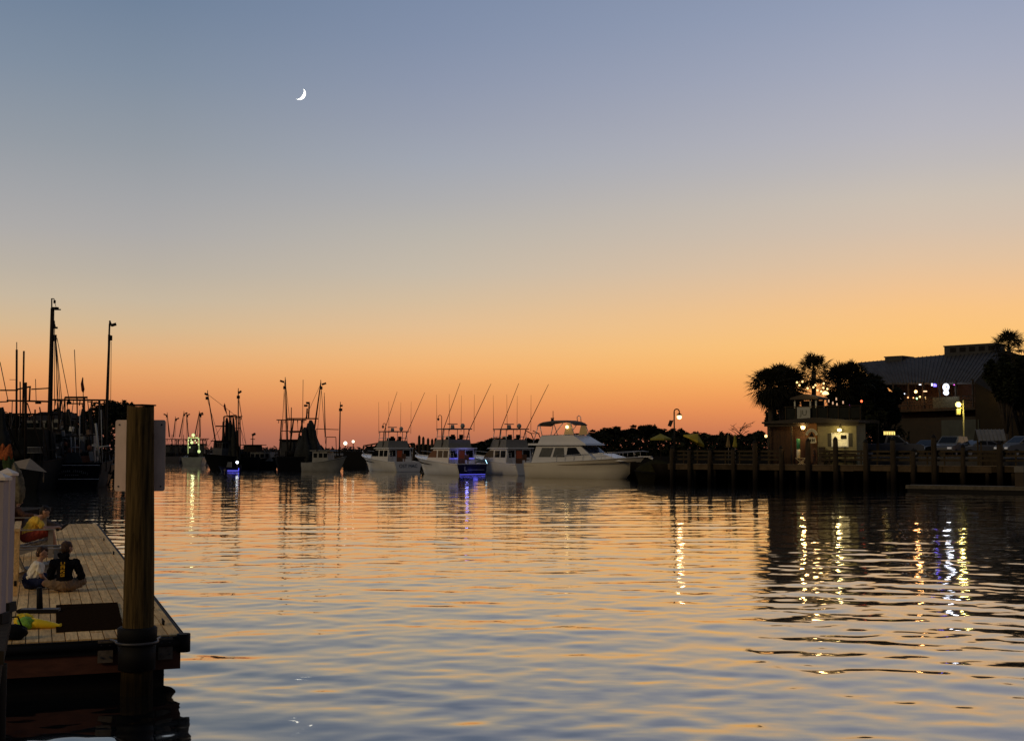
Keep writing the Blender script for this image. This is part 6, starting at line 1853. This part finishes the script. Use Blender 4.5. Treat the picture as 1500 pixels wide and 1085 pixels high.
MB().prism(ellipse(0.02, -0.35, 0.27, 0.26), 'y', -0.048, 0.048).build('lower_disc', NEON, t)
MB().prism(ellipse(0.07, 0.26, 0.10, 0.13), 'y', -0.06, -0.051).build('emblem', mat('blue_grey_emblem', (0.2, 0.22, 0.3), 0.5, emit=(0.4, 0.42, 0.6), es=0.8), t)
MB().box(-0.02, 0.04, -0.02, 0.02, 0.55, 1.0).build('hanger', DARK, t)
lamp('sign_light', at(1386, 572, YN - 0.8), (0.75, 0.8, 1.0), 40, 0.3)

# floodlight pole in the car park
YFp = 108.0
t = thing('floodlight_pole', 'car park pole with glowing yellow floodlight on its left arm', 'street lamp', (xat(1412.5, YFp), YFp, 2.3), 0)
zt = at(1412, 586, YFp).z - 2.3
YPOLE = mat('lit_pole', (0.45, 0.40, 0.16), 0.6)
MB().tube((0, 0, 0), (0, 0, zt), 0.075, 0.06, n=9).build('pole', YPOLE, t)
hz_ = at(1404, 592.5, YFp).z - 2.3
mb = MB(); mb.tube((0, 0, hz_ - 0.45), (-0.36, -0.1, hz_ - 0.2), 0.05, n=6); mb.tube((0, 0, hz_ + 0.1), (-0.36, -0.1, hz_ + 0.05), 0.04, n=6); mb.build('arm', YPOLE, t)
MB().ball((-0.5, -0.2, hz_), 0.24, 12).build('flood_lamp', glow('flood_yellow', (1.0, 0.80, 0.20), 3.0), t)
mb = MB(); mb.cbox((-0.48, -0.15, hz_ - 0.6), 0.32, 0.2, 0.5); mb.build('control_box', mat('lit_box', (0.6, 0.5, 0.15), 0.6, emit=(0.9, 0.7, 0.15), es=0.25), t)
lamp('flood_light', (-0.5, -0.6, hz_ - 0.1), (1.0, 0.82, 0.30), 70, 0.2, t)
MB().tube((0, 0, zt - 0.2), (0.7, 0, zt - 0.05), 0.02, n=5).build('bracket', DARK, t)
ls = at(1302, 634.5, 112)
t = thing('menu_sign', 'small lit yellow letter board behind the pale side-on car', 'sign', (ls.x, 112, 2.3), 0)
MB().box(-0.55, 0.55, -0.06, 0.0, ls.z - 2.3 - 0.2, ls.z - 2.3 + 0.2).build('panel', DARK, t)
mb = MB()
for k in range(7):
    x = -0.47 + k * 0.15
    mb.box(x, x + 0.09, -0.075, -0.062, ls.z - 2.3 - 0.13, ls.z - 2.3 + 0.13)
mb.box(-0.5, 0.5, -0.075, -0.062, ls.z - 2.3 + 0.14, ls.z - 2.3 + 0.165)
mb.build('lit_letters', glow('yellow_letters', (1.0, 0.72, 0.18), 1.6), t)
MB().box(-0.05, 0.05, 0.001, 0.06, 0, ls.z - 2.3).build('post', DARK, t)

# ------------------------------------------------------------------ cars
TYRE = mat('tyre', (0.015, 0.015, 0.015), 0.9)
RIM = mat('wheel_rim', (0.3, 0.3, 0.3), 0.4, 0.6)
HEADL = mat('headlamp_glass', (0.7, 0.7, 0.72), 0.15, emit=(0.8, 0.85, 1.0), es=0.08)
TAIL = mat('tail_lamp', (0.3, 0.02, 0.02), 0.2)
def make_car(label, px, Y, rz, paint, kind):
    t = thing('parked_car', label, 'car', (xat(px, Y), Y, 2.3), rz, 'cars parked behind the boardwalk')
    prof = {'suv': [(-2.2, .45), (-2.25, .95), (-2.1, 1.15), (1.0, 1.12), (1.95, 1.0), (2.2, .8), (2.22, .45)],
            'pickup': [(-2.6, .5), (-2.62, 1.12), (-0.6, 1.15), (1.1, 1.15), (2.3, 1.08), (2.55, .95), (2.6, .5)],
            'sedan': [(-2.25, .4), (-2.3, .85), (-1.7, 0.98), (0.9, .98), (1.9, .85), (2.2, .68), (2.22, .4)]}[kind]
    cab = {'suv': [(-2.12, 1.14), (-1.9, 1.72), (0.1, 1.76), (1.05, 1.12)], 'pickup': [(-0.65, 1.14), (-0.45, 1.80), (0.45, 1.82), (1.25, 1.14)], 'sedan': [(-1.75, .97), (-0.95, 1.40), (0.2, 1.44), (1.05, .98)]}[kind]
    W = 0.9
    mb = MB()
    mb.loft([[(x, y, z if abs(y) < W * 0.96 else 0.45 + (z - 0.45) * 0.93) for x, z in prof] for y in (-W, -W * 0.95, W * 0.95, W)], smooth=False)
    body = mb.build('body', paint, t)
    mb = MB(); mb.loft([[(x, y * (1 - 0.16 * (z - cab[0][1]) / 0.65), z) for x, z in cab] for y in (-W * 0.95, W * 0.95)], smooth=False)
    cabin = mb.build('cabin', paint, t)
    (x0, z0), (x1, z1), (x2, z2), (x3, z3) = cab
    def lr(p, q, f): return (p[0] + (q[0] - p[0]) * f, p[1] + (q[1] - p[1]) * f)
    for s in (-1, 1):
        def yy_(z): return s * (W * 0.95 * (1 - 0.16 * (z - z0) / 0.65) + 0.012)
        xm = (x1 + x2) / 2
        for a, b, c2, d2 in (((x0 + .22, z0 + .05), (xm - .06, z0 + .05), (xm - .06, z1 - .08), (x1 + .1, z1 - .08)), ((xm + .06, z0 + .05), (x3 - .18, z0 + .05), (x2 - .02, z2 - .08), (xm + .06, z2 - .08))):
            mb = MB(); mb.quad(*[(q[0], yy_(q[1]), q[1]) for q in (a, b, c2, d2)]); mb.build('side_window', GLASS, cabin)
    for (pa, pb, nm, o) in (((x3, z3), (x2, z2), 'windscreen', 0.015), ((x0, z0), (x1, z1), 'rear_window', -0.015)):
        a, b = lr(pa, pb, 0.12), lr(pa, pb, 0.88)
        mb = MB(); mb.quad((a[0] + o, -W * .8, a[1] + .01), (a[0] + o, W * .8, a[1] + .01), (b[0] + o, W * .7, b[1] + .01), (b[0] + o, -W * .7, b[1] + .01)); mb.build(nm, GLASS, cabin)
    xf, xr = prof[-1][0], prof[0][0]
    for s in (-1, 1):
        MB().cbox((xf - 0.09, s * 0.62, 0.76), 0.16, 0.36, 0.15).build('headlight', HEADL, t)
        MB().cbox((xr - 0.0, s * 0.72, 0.85), 0.06, 0.2, 0.3).build('tail_light', TAIL, t)
        MB().cbox((x3 - 0.25, s * (W + 0.08), z3 + 0.06), 0.12, 0.2, 0.14).build('wing_mirror', paint, t)
        for x in (xf - 0.85, xr + 0.85):
            wv = MB().tube((x, s * (W - 0.18), 0.34), (x, s * (W + 0.02), 0.34), 0.34, n=18).build('wheel', TYRE, t)
            MB().tube((x, s * (W + 0.021), 0.34), (x, s * (W + 0.03), 0.34), 0.2, n=14).build('rim', RIM, wv)
    MB().box(xf - 0.02, xf + 0.05, -W * 0.92, W * 0.92, 0.42, 0.6).build('bumper', DARK, t)
    return t
PWHITE = mat('pale_car_paint', (0.085, 0.088, 0.097), 0.3, 0.1, var=0.04)
PSILV = mat('silver_car_paint', (0.07, 0.074, 0.085), 0.3, 0.2, var=0.04)
PDARK = mat('dark_car_paint', (0.02, 0.021, 0.026), 0.2, 0.2, var=0.04)
make_car('pale grey pickup parked side on, right of the siding shack', 1308, 107, PRZ + R(14), mat('pale_grey_car_paint', (0.055, 0.058, 0.066), 0.35, 0.2, var=0.04), 'pickup')
make_car('dark car with gleaming bonnet left of the windscreen facing car', 1362, 108, R(215), PDARK, 'sedan')
make_car('dark silver car facing the water just left of the floodlight pole', 1393, 107, R(232), PSILV, 'suv')
make_car('pale car just right of the floodlight pole, partly behind the little roofed kiosk', 1432, 108, R(195), PWHITE, 'sedan')
make_car('pale car cut off by the right edge of the frame', 1497, 106, R(200), PWHITE, 'suv')
ki = pf(1450, 6.0)
t = thing('kiosk', 'little kiosk with pitched ribbed metal roof in front of the parked cars', 'kiosk', (ki.x, ki.y, 1.69), PRZ + R(25))
for x in (-0.75, 0.75):
    for y in (-0.6, 0.6):
        MB().box(x - 0.05, x + 0.05, y - 0.05, y + 0.05, 0, 1.95).build('post', PIERW, t)
MB().box(-0.7, 0.7, -0.5, 0.5, 0.01, 1.0).build('counter', WOOD_D, t)
mb = MB(); mb.add([(-1.0, -0.95, 1.9), (1.0, -0.95, 1.9), (1.0, 0, 2.75), (-1.0, 0, 2.75), (1.0, 0.95, 1.9), (-1.0, 0.95, 1.9)], [(0, 1, 2, 3), (3, 2, 4, 5)])
for k in range(8):
    x = -0.98 + k * 0.28
    mb.tube((x, -0.95, 1.93), (x, 0, 2.78), 0.025, n=4)
mb.build('roof', mat('kiosk_metal', (0.13, 0.13, 0.125), 0.7, 0.0, var=0.2, scale=2), t)
mb = MB(); mb.add([(1.0, -0.8, 1.95), (1.0, 0.8, 1.95), (1.0, 0, 2.72)], [(0, 1, 2)]); mb.build('gable', DARK, t)
# ------------------------------------------------------------------ trees
def leaf_cards(mb, c, rad, n, size, r, flat=0.5):
    for _ in range(n):
        while True:
            p = Vector((r.uniform(-1, 1), r.uniform(-1, 1), r.uniform(-1, 1)))
            if p.length < 1:
                break
        p = Vector((p.x * rad[0], p.y * rad[1], p.z * rad[2])) + Vector(c)
        a = Vector((r.gauss(0, 1), r.gauss(0, 1), r.gauss(0, flat))).normalized()
        b = a.cross(Vector((r.gauss(0, 1), r.gauss(0, 1), r.gauss(0, 1)))).normalized()
        s = size * r.uniform(0.6, 1.3)
        mb.add([p - a * s, p + b * s * 0.35, p + a * s, p - b * s * 0.35], [(0, 1, 2, 3)], rnd=r.uniform(-1, 1))

def make_tree(name, label, loc, h, w, seed, kind='oak', leaf=0.3, dens=1.0, grp=None, m=None, trunk_f=0.35):
    r = random.Random(seed)
    t = thing(name, label, 'tree', loc, r.uniform(0, 6.28), grp)
    tr = MB()
    tops = []
    tr.path([(0, 0, -0.2), (r.uniform(-.1, .1) * w * .2, 0, h * trunk_f * 0.6), (0.05 * w, 0.02 * w, h * trunk_f)], [h * 0.035, h * 0.026, h * 0.022], 8)
    nb = 8 if kind == 'oak' else 6
    for k in range(nb):
        a = 2 * PI * k / nb + r.uniform(-.4, .4)
        f = r.uniform(0.55, 1.0)
        e = Vector((math.cos(a) * w * 0.5 * f * 0.85, math.sin(a) * w * 0.5 * f * 0.85, h * r.uniform(0.62, 0.92)))
        mid = e * 0.5 + Vector((0, 0, h * trunk_f * 0.62))
        tr.path([(0.05 * w, 0.02 * w, h * trunk_f * 0.95), mid, e], [h * 0.016, h * 0.011, h * 0.005], 6)
        tops.append(e); tops.append(mid + Vector((r.uniform(-1, 1), r.uniform(-1, 1), h * 0.12)))
    tr.path([(0.05 * w, 0.02 * w, h * trunk_f * 0.95), (0, 0, h * 0.9)], [h * 0.018, h * 0.006], 6)
    tops.append(Vector((0, 0, h * 0.9)))
    tr.build('trunk', BARK, t)
    cr = MB()
    for p in tops:
        k = r.uniform(0.7, 1.25)
        rad = (w * 0.17 * k, w * 0.17 * k, h * (0.085 if kind == 'oak' else 0.12) * k)
        leaf_cards(cr, p, rad, int(120 * dens), leaf, r)
        leaf_cards(cr, p + Vector((r.uniform(-1, 1) * w * .1, r.uniform(-1, 1) * w * .1, r.uniform(-.05, .1) * h)), [q * 0.7 for q in rad], int(60 * dens), leaf, r)
    cr.build('crown', m or LEAF, t)
    return t

def bare_tree(label, loc, h, seed):
    r = random.Random(seed)
    t = thing('bare_tree', label, 'tree', loc, 0)
    mb = MB()
    mb.path([(0, 0, -0.2), (0.1, 0, h * 0.5), (0, 0, h * 0.75)], [h * 0.03, h * 0.02, h * 0.01], 6)
    mb.build('trunk', BARK, t)
    for k in range(13):
        a = r.uniform(0, 6.28); z = h * r.uniform(0.3, 0.75); l = h * r.uniform(0.25, 0.5)
        e = Vector((math.cos(a) * l, math.sin(a) * l, z + l * 0.55))
        m1 = MB(); m1.path([(0.05, 0, z), e * 0.5 + Vector((0, 0, z * 0.55)), e], [h * .01, h * .008, h * .004], 4)
        for q in range(3):
            s_ = e * r.uniform(.6, .9); s_.z = z + (e.z - z) * 0.8
            m1.path([s_, s_ + Vector((r.uniform(-1, 1), r.uniform(-1, 1), r.uniform(0, .8))) * h * 0.13], [h * .005, h * .003], 4)
        m1.build('bough', BARK, t)
    return t

# trees on the far bank behind the boats
far_trees = [(704, 646, 40, 'low'), (728, 640, 42, 'low'), (752, 644, 40, 'low'), (774, 641, 34, 'low'), (880, 630, 36, 'o'), (900, 626, 50, 'o'), (922, 629, 40, 'o'), (944, 623, 36, 'o'), (962, 629, 42, 'o'), (985, 628, 30, 'p'),
             (1002, 633, 34, 'o'), (1026, 635, 42, 'o'), (1050, 637, 40, 'o'), (1068, 634, 26, 'p'), (1098, 636, 34, 'o'), (1114, 632, 30, 'o'), (680, 648, 36, 'low'), (850, 636, 40, 'o'), (826, 640, 40, 'o'), (800, 640, 36, 'low')]
kinds = {'low': 'low bushy tree in the dark row behind the sport fishing boats', 'o': 'dark spreading oak in the tree row behind the yacht and umbrellas', 'p': 'dark narrow tree in the tree row behind the yacht and umbrellas'}
uniq = {900: 'dark arching oak just right of the motor yacht flybridge', 944: 'tallest feathery oak left of the lit gooseneck lamp', 985: 'dark narrow tree directly behind the lit gooseneck lamp', 1114: 'dark oak touching the left side of the brown shack', 1068: 'dark narrow tree behind the furled umbrellas'}
protos = {}
for i, (px, ty, wpx, k) in enumerate(far_trees):
    Y = 232 + (i * 37 % 23)
    zb = 0.79 if px < 900 else 1.68
    h = at(px, ty, Y).z - zb
    w_ = wpx * Y / F * 1.25
    key = (k, i % 3)
    loc = (xat(px, Y), Y, zb)
    lab = uniq.get(px, kinds[k])
    if key not in protos:
        t = make_tree('far_tree', lab, loc, 6.0, 6.0, 100 + i, 'oak' if k != 'p' else 'pine', 0.34, 1.0, 'trees on the far bank', None, 0.3)
        protos[key] = t
        t.scale = (w_ / 6.0, w_ / 6.0, h / 6.0)
    else:
        t = copy_tree(protos[key]); t.location = loc; t.scale = (w_ / 6.0, w_ / 6.0, h / 6.0); t['label'] = lab; t.rotation_euler = (0, 0, i * 1.7)
bare_tree('leafless pale branched tree in the row left of the shack', (xat(1084, 236), 236, 1.68), at(1084, 616, 236).z - 1.68, 5)
# undergrowth that fills the row below the crowns
def thicket(name, pts, seed, m=LEAF, size=0.4, n=60):
    r = random.Random(seed)
    mb = MB()
    for (p, rad) in pts:
        leaf_cards(mb, p, rad, n, size, r, 0.9)
    o = mb.build(name, m); o['kind'] = 'stuff'
    return o
thicket('undergrowth', [((xat(px, 226), 226, 1.6), (4.0, 2.2, 2.3 if px < 860 else 3.9)) for px in range(560, 1130, 8)], 7, LEAF, 0.6, 260)
r6 = random.Random(5)
thicket('far_treeline', [((xat(px, 760), 760 + r6.uniform(-8, 8), 0.6), (9, 6, 2.2 + r6.uniform(0, 1.6))) for px in range(236, 760, 9)], 8, mat('hazy_far_foliage', (0.035, 0.03, 0.028), 0.95), 1.5, 90)
# trees and house on the left bank
for i, (px, ty, wpx, Y, lab) in enumerate(((158, 586, 46, 150, 'spreading umbrella shaped oak behind the thin right outrigger'), (182, 590, 26, 158, 'dark oak half hidden by the sign board and piling'), (132, 602, 40, 152, 'dark oak right of the black trawler nets'),
        (88, 603, 40, 148, 'dark tree behind the black trawler, right of the pale house'), (58, 606, 44, 156, 'dark tree rising behind the pale house roof'), (18, 604, 50, 146, 'dark tree at the left edge behind the horizontal spars'))):
    zb = 1.09
    make_tree('bank_tree', lab, (xat(px, Y), Y, zb), at(px, ty, Y).z - zb, wpx * Y / F * 1.15, 300 + i, 'oak', 0.26, 1.2, 'trees on the left bank')
thicket('bank_undergrowth', [((xat(px, 140 + (px % 7)), 140 + (px % 7), 2.6), (2.0, 1.5, 3.3)) for px in range(-20, 178, 8)], 17, LEAF, 0.35, 230)
YH = 134.0
ho = thing('waterside_house', 'low grey house with pale eaves and white dormer behind the left trawlers', 'house', (xat(70, YH), YH, 1.1), 0)
x0, x1 = xat(36, YH) - xat(70, YH), xat(100, YH) - xat(70, YH)
MB().box(x0, x1, 0, 5, 0, at(70, 626, YH).z - 1.1).build('wall', mat('house_wall', (0.06, 0.06, 0.055), 0.8), ho)
ze = at(70, 616, YH).z - 1.1
mb = MB(); mb.add([(x0 - .3, -.4, ze), (x1 + .3, -.4, ze), (x1 - .6, 2.5, ze + 1.0), (x0 + .6, 2.5, ze + 1.0), (x1 + .3, 5.4, ze), (x0 - .3, 5.4, ze)], [(0, 1, 2, 3), (3, 2, 4, 5), (0, 3, 5), (1, 4, 2)]); mb.build('roof', SPAR, ho)
PEAVE = mat('pale_eave', (0.15, 0.145, 0.12), 0.7)
for a, b in ((40, 57.5), (63, 69)):
    MB().box(xat(a, YH) - xat(70, YH), xat(b, YH) - xat(70, YH), -0.46, -0.402, ze - 0.24, ze + 0.02).build('eave_board', PEAVE, ho)
dx0, dx1 = xat(79, YH) - xat(70, YH), xat(91, YH) - xat(70, YH)
do = MB().box(dx0, dx1, -0.9, 1.5, at(70, 634, YH).z - 1.1, at(70, 614, YH).z - 1.1).build('dormer', mat('pale_dormer', (0.20, 0.20, 0.17), 0.7), ho)
MB().box(dx0 + 0.22, dx1 - 0.1, -0.93, -0.902, at(70, 626, YH).z - 1.1, at(70, 619, YH).z - 1.1).build('window', GLASS, do)
for px, py in ((66, 622), (66, 624)):
    pass
MB().box(xat(65, YH) - xat(70, YH), xat(67.5, YH) - xat(70, YH), -0.5, -0.44, at(70, 626, YH).z - 1.1, at(70, 620, YH).z - 1.1).build('porch_lamp', PEAVE, ho)

# wharf behind the boats with dark posts and two lit lamps
wb = thing('wharf', 'dark timber wharf behind the pale fishing boat and sport boats', 'wharf', (0, 0, 0))
MB().box(xat(375, 196), xat(720, 196), 194, 199, 1.5, 1.8).build('deck', WOOD_D, wb)
for i, px in enumerate(range(380, 720, 22)):
    MB().tube((xat(px, 194.2), 194.2, -1), (xat(px, 194.2), 194.2, 1.49), 0.18, n=8).build('support_pile', WOOD_D, wb)
MB().box(xat(508, 192), xat(541, 192), 188, 194, -0.4, 2.6).build('bulkhead', DARK, wb)
for i, (px, ty) in enumerate(((606, 648), (614, 637), (620, 639), (627, 641), (633, 642), (638, 641))):
    t = thing('wharf_piling', 'dark tall post between the two left sport fishing boats', 'piling', (xat(px, 186), 186, 0), 0, 'posts between the sport fishing boats')
    zt = at(px, ty, 186).z
    MB().tube((0, 0, -1), (0, 0, zt - 0.3), 0.22, 0.2, n=9).build('shaft', WOOD_D, t)
    MB().tube((0, 0, zt - 0.299), (0, 0, zt), 0.2, 0.05, n=9).build('cap', DARK, t)
for px, py, r_, lab in ((506, 649, 0.30, 'larger of two bright lamps on the wharf beside the sport boats'), (517.5, 646.5, 0.22, 'smaller of two bright lamps on the wharf beside the sport boats')):
    p = at(px, py, 196)
    t = thing('wharf_lamp', lab, 'lamp', (p.x, 196, 1.8), 0, 'wharf lamps')
    MB().tube((0, 0, 0), (0, 0, p.z - 1.8 - r_ * 0.9), 0.07, n=6).build('post', DARK, t)
    MB().ball((0, -0.1, p.z - 1.8), r_, 10).build('globe', glow('pale_lamp', (1.0, 0.9, 0.66), 2.2), t)
# sheds on the far wharf, dark peaked roofs behind boats
t = thing('wharf_shed', 'dark low shed with slanting roof behind the leftmost sport boat', 'shed', (xat(548, 196), 196, 1.8), 0)
MB().box(-1.3, 1.3, 0.2, 2.4, 0, 1.6).build('wall', DARK, t)
mb = MB(); mb.add([(-1.6, 0, 1.6), (1.7, 0, 2.2), (1.7, 2.6, 2.2), (-1.6, 2.6, 1.6), (-1.6, 0, 1.75), (1.7, 0, 2.35), (1.7, 2.6, 2.35), (-1.6, 2.6, 1.75)], [(3, 2, 1, 0), (4, 5, 6, 7), (0, 1, 5, 4), (1, 2, 6, 5), (2, 3, 7, 6), (3, 0, 4, 7)]); mb.build('roof', SPAR, t)

# ------------------------------------------------------------------ palms
def make_palm(label, loc, trunks_h, rad, seed, skirt=0.4, nf=54, squash=1.0):
    r = random.Random(seed)
    t = thing('palm_tree', label, 'palm', loc, r.uniform(0, 6), 'palms by the shack and restaurant')
    h = trunks_h
    mb = MB(); mb.path([(0, 0, -0.1), (0.06, 0.02, h * 0.5), (0, 0, h)], [0.24, 0.19, 0.2], 10); mb.build('trunk', BARK, t)
    cr = MB()
    for k in range(nf):
        u = (k + 0.5) / nf
        el = PI / 2 - u * PI * (0.5 + skirt) + r.uniform(-.1, .1)
        az = k * 2.39996 + r.uniform(-.2, .2)
        d = Vector((math.cos(az) * math.cos(el), math.sin(az) * math.cos(el), math.sin(el) * squash))
        L = rad * r.uniform(0.50, 0.66)
        p0 = Vector((0, 0, h))
        p1 = p0 + d * L * 0.55 + Vector((0, 0, 0.10 * rad))
        p2 = p0 + d * L
        cr.path([p0, p1, p2], [0.025, 0.02, 0.014], 4, False)
        side = d.cross(Vector((0, 0, 1)))
        side = side.normalized() if side.length > 1e-3 else Vector((1, 0, 0))
        upv = side.cross(d).normalized()
        fr_ = rad * r.uniform(0.44, 0.62)
        nb = 15
        col = r.uniform(-1, 1)
        for b in range(nb):
            a = R(-118 + 236 * b / (nb - 1)) + r.uniform(-.05, .05)
            bd = d * math.cos(a) + side * math.sin(a) - upv * 0.18 * (1 - math.cos(a))
            ln = fr_ * (0.62 + 0.38 * math.cos(a * 0.7)) * r.uniform(0.85, 1.1)
            wv = (side * math.cos(a) - d * math.sin(a)) * 0.026 * rad
            tip = p2 + bd * ln + Vector((0, 0, -0.25 * ln * r.uniform(0.5, 1.4)))
            mdp = p2 + bd * ln * 0.55 + Vector((0, 0, -0.03 * ln))
            cr.add([p2, mdp - wv, tip, mdp + wv], [(0, 1, 2, 3)], rnd=col * 0.6 + r.uniform(-.4, .4))
    cr.build('crown', PALML, t)
    return t
def palm_at(px, py_c, rpx, Y, zb, label, seed, skirt=0.4, nf=54, sq=1.0):
    c = at(px, py_c, Y)
    make_palm(label, (c.x, Y, zb), c.z - zb, rpx * Y / F, seed, skirt, nf, sq)
palm_at(1128, 565, 37, 107, 1.69, 'round headed palm with bare trunk at the left end of the palm group', 1, 0.62, 110, 0.8)
palm_at(1143, 562, 36, 108.5, 1.69, 'second round palm from the left, slightly in front of its neighbour', 2, 0.62, 100, 0.9)
palm_at(1160, 566, 30, 111, 1.69, 'low palm with pointed upright leaves between round palms and tall palm', 3, 0.5, 80)
palm_at(1192, 546, 32, 110, 1.69, 'spiky fan palm standing highest above the bar hut', 4, 0.28, 44)
palm_at(1229, 563, 33, 112, 1.69, 'dense palm left of the restaurant roof edge', 5, 0.6, 100)
palm_at(1248, 559, 33, 113, 1.69, 'dense flat topped palm against the left end of the restaurant roof', 6, 0.6, 100)
palm_at(1478, 512, 31, 124, 2.3, 'tall spiky palm rising beside the cupola at the right edge', 7, 0.15, 40)
for i, (px, ty, wpx, Y, lab, sp) in enumerate(((1284, 553, 62, 117, 'dark dense tree between the shack and the restaurant deck', 0.3), (1302, 572, 36, 119, 'dark rounded tree left of the restaurant bulbs', 0.22), (1240, 575, 50, 115, 'dark tree filling the gap behind the terrace lights', 0.22), (1150, 580, 34, 117, 'dark tree behind the round palms', 0.22),
        (1474, 522, 54, 119, 'dark tall tree below the spiky palm at the right edge', 0.22), (1495, 540, 50, 121, 'dark tree at the right edge next to the gable lamp', 0.22), (1268, 590, 50, 112.5, 'low dark tree right behind the siding shack', 0.22))):
    zb = 1.69 if px < 1260 else 2.29
    make_tree('broadleaf_tree', lab, (xat(px, Y), Y, zb), at(px, ty, Y).z - zb, wpx * Y / F * 1.1, 400 + i, 'bush', 0.26, 3.0 if px > 1200 else 1.6, 'dark trees around the shack', None, 0.22)
thicket('shrubbery', [((xat(px, 116), 116, 3.4), (1.6, 1.2, 1.9)) for px in range(1200, 1316, 6)], 27, LEAF, 0.25, 200)

# ------------------------------------------------------------------ moon
YM = 5200.0
c0 = at(443 - 4.3, 139 - 1.5, YM)
mr_ = 9.3 * YM / F
mo = thing('moon', 'bright white waxing crescent moon high in the blue sky', 'moon', c0, 0)
n = 22
# lit limb faces lower right
ph = R(-35)
outer = [(mr_ * math.cos(ph + R(-90 + 180 * k / n)), mr_ * math.sin(ph + R(-90 + 180 * k / n))) for k in range(n + 1)]
inner = []
for k in range(n + 1):
    a = R(-90 + 180 * k / n)
    x, z = 0.5 * mr_ * math.cos(a), mr_ * math.sin(a)
    inner.append((x * math.cos(ph) - z * math.sin(ph), x * math.sin(ph) + z * math.cos(ph)))
mb = MB()
for k in range(n):
    mb.add([(outer[k][0], 0, outer[k][1]), (outer[k + 1][0], 0, outer[k + 1][1]), (inner[k + 1][0], 4, inner[k + 1][1]), (inner[k][0], 4, inner[k][1])], [(0, 1, 2, 3)])
mb.build('lit_crescent', glow('moonlight', (1.0, 0.97, 0.86), 3.0), mo)
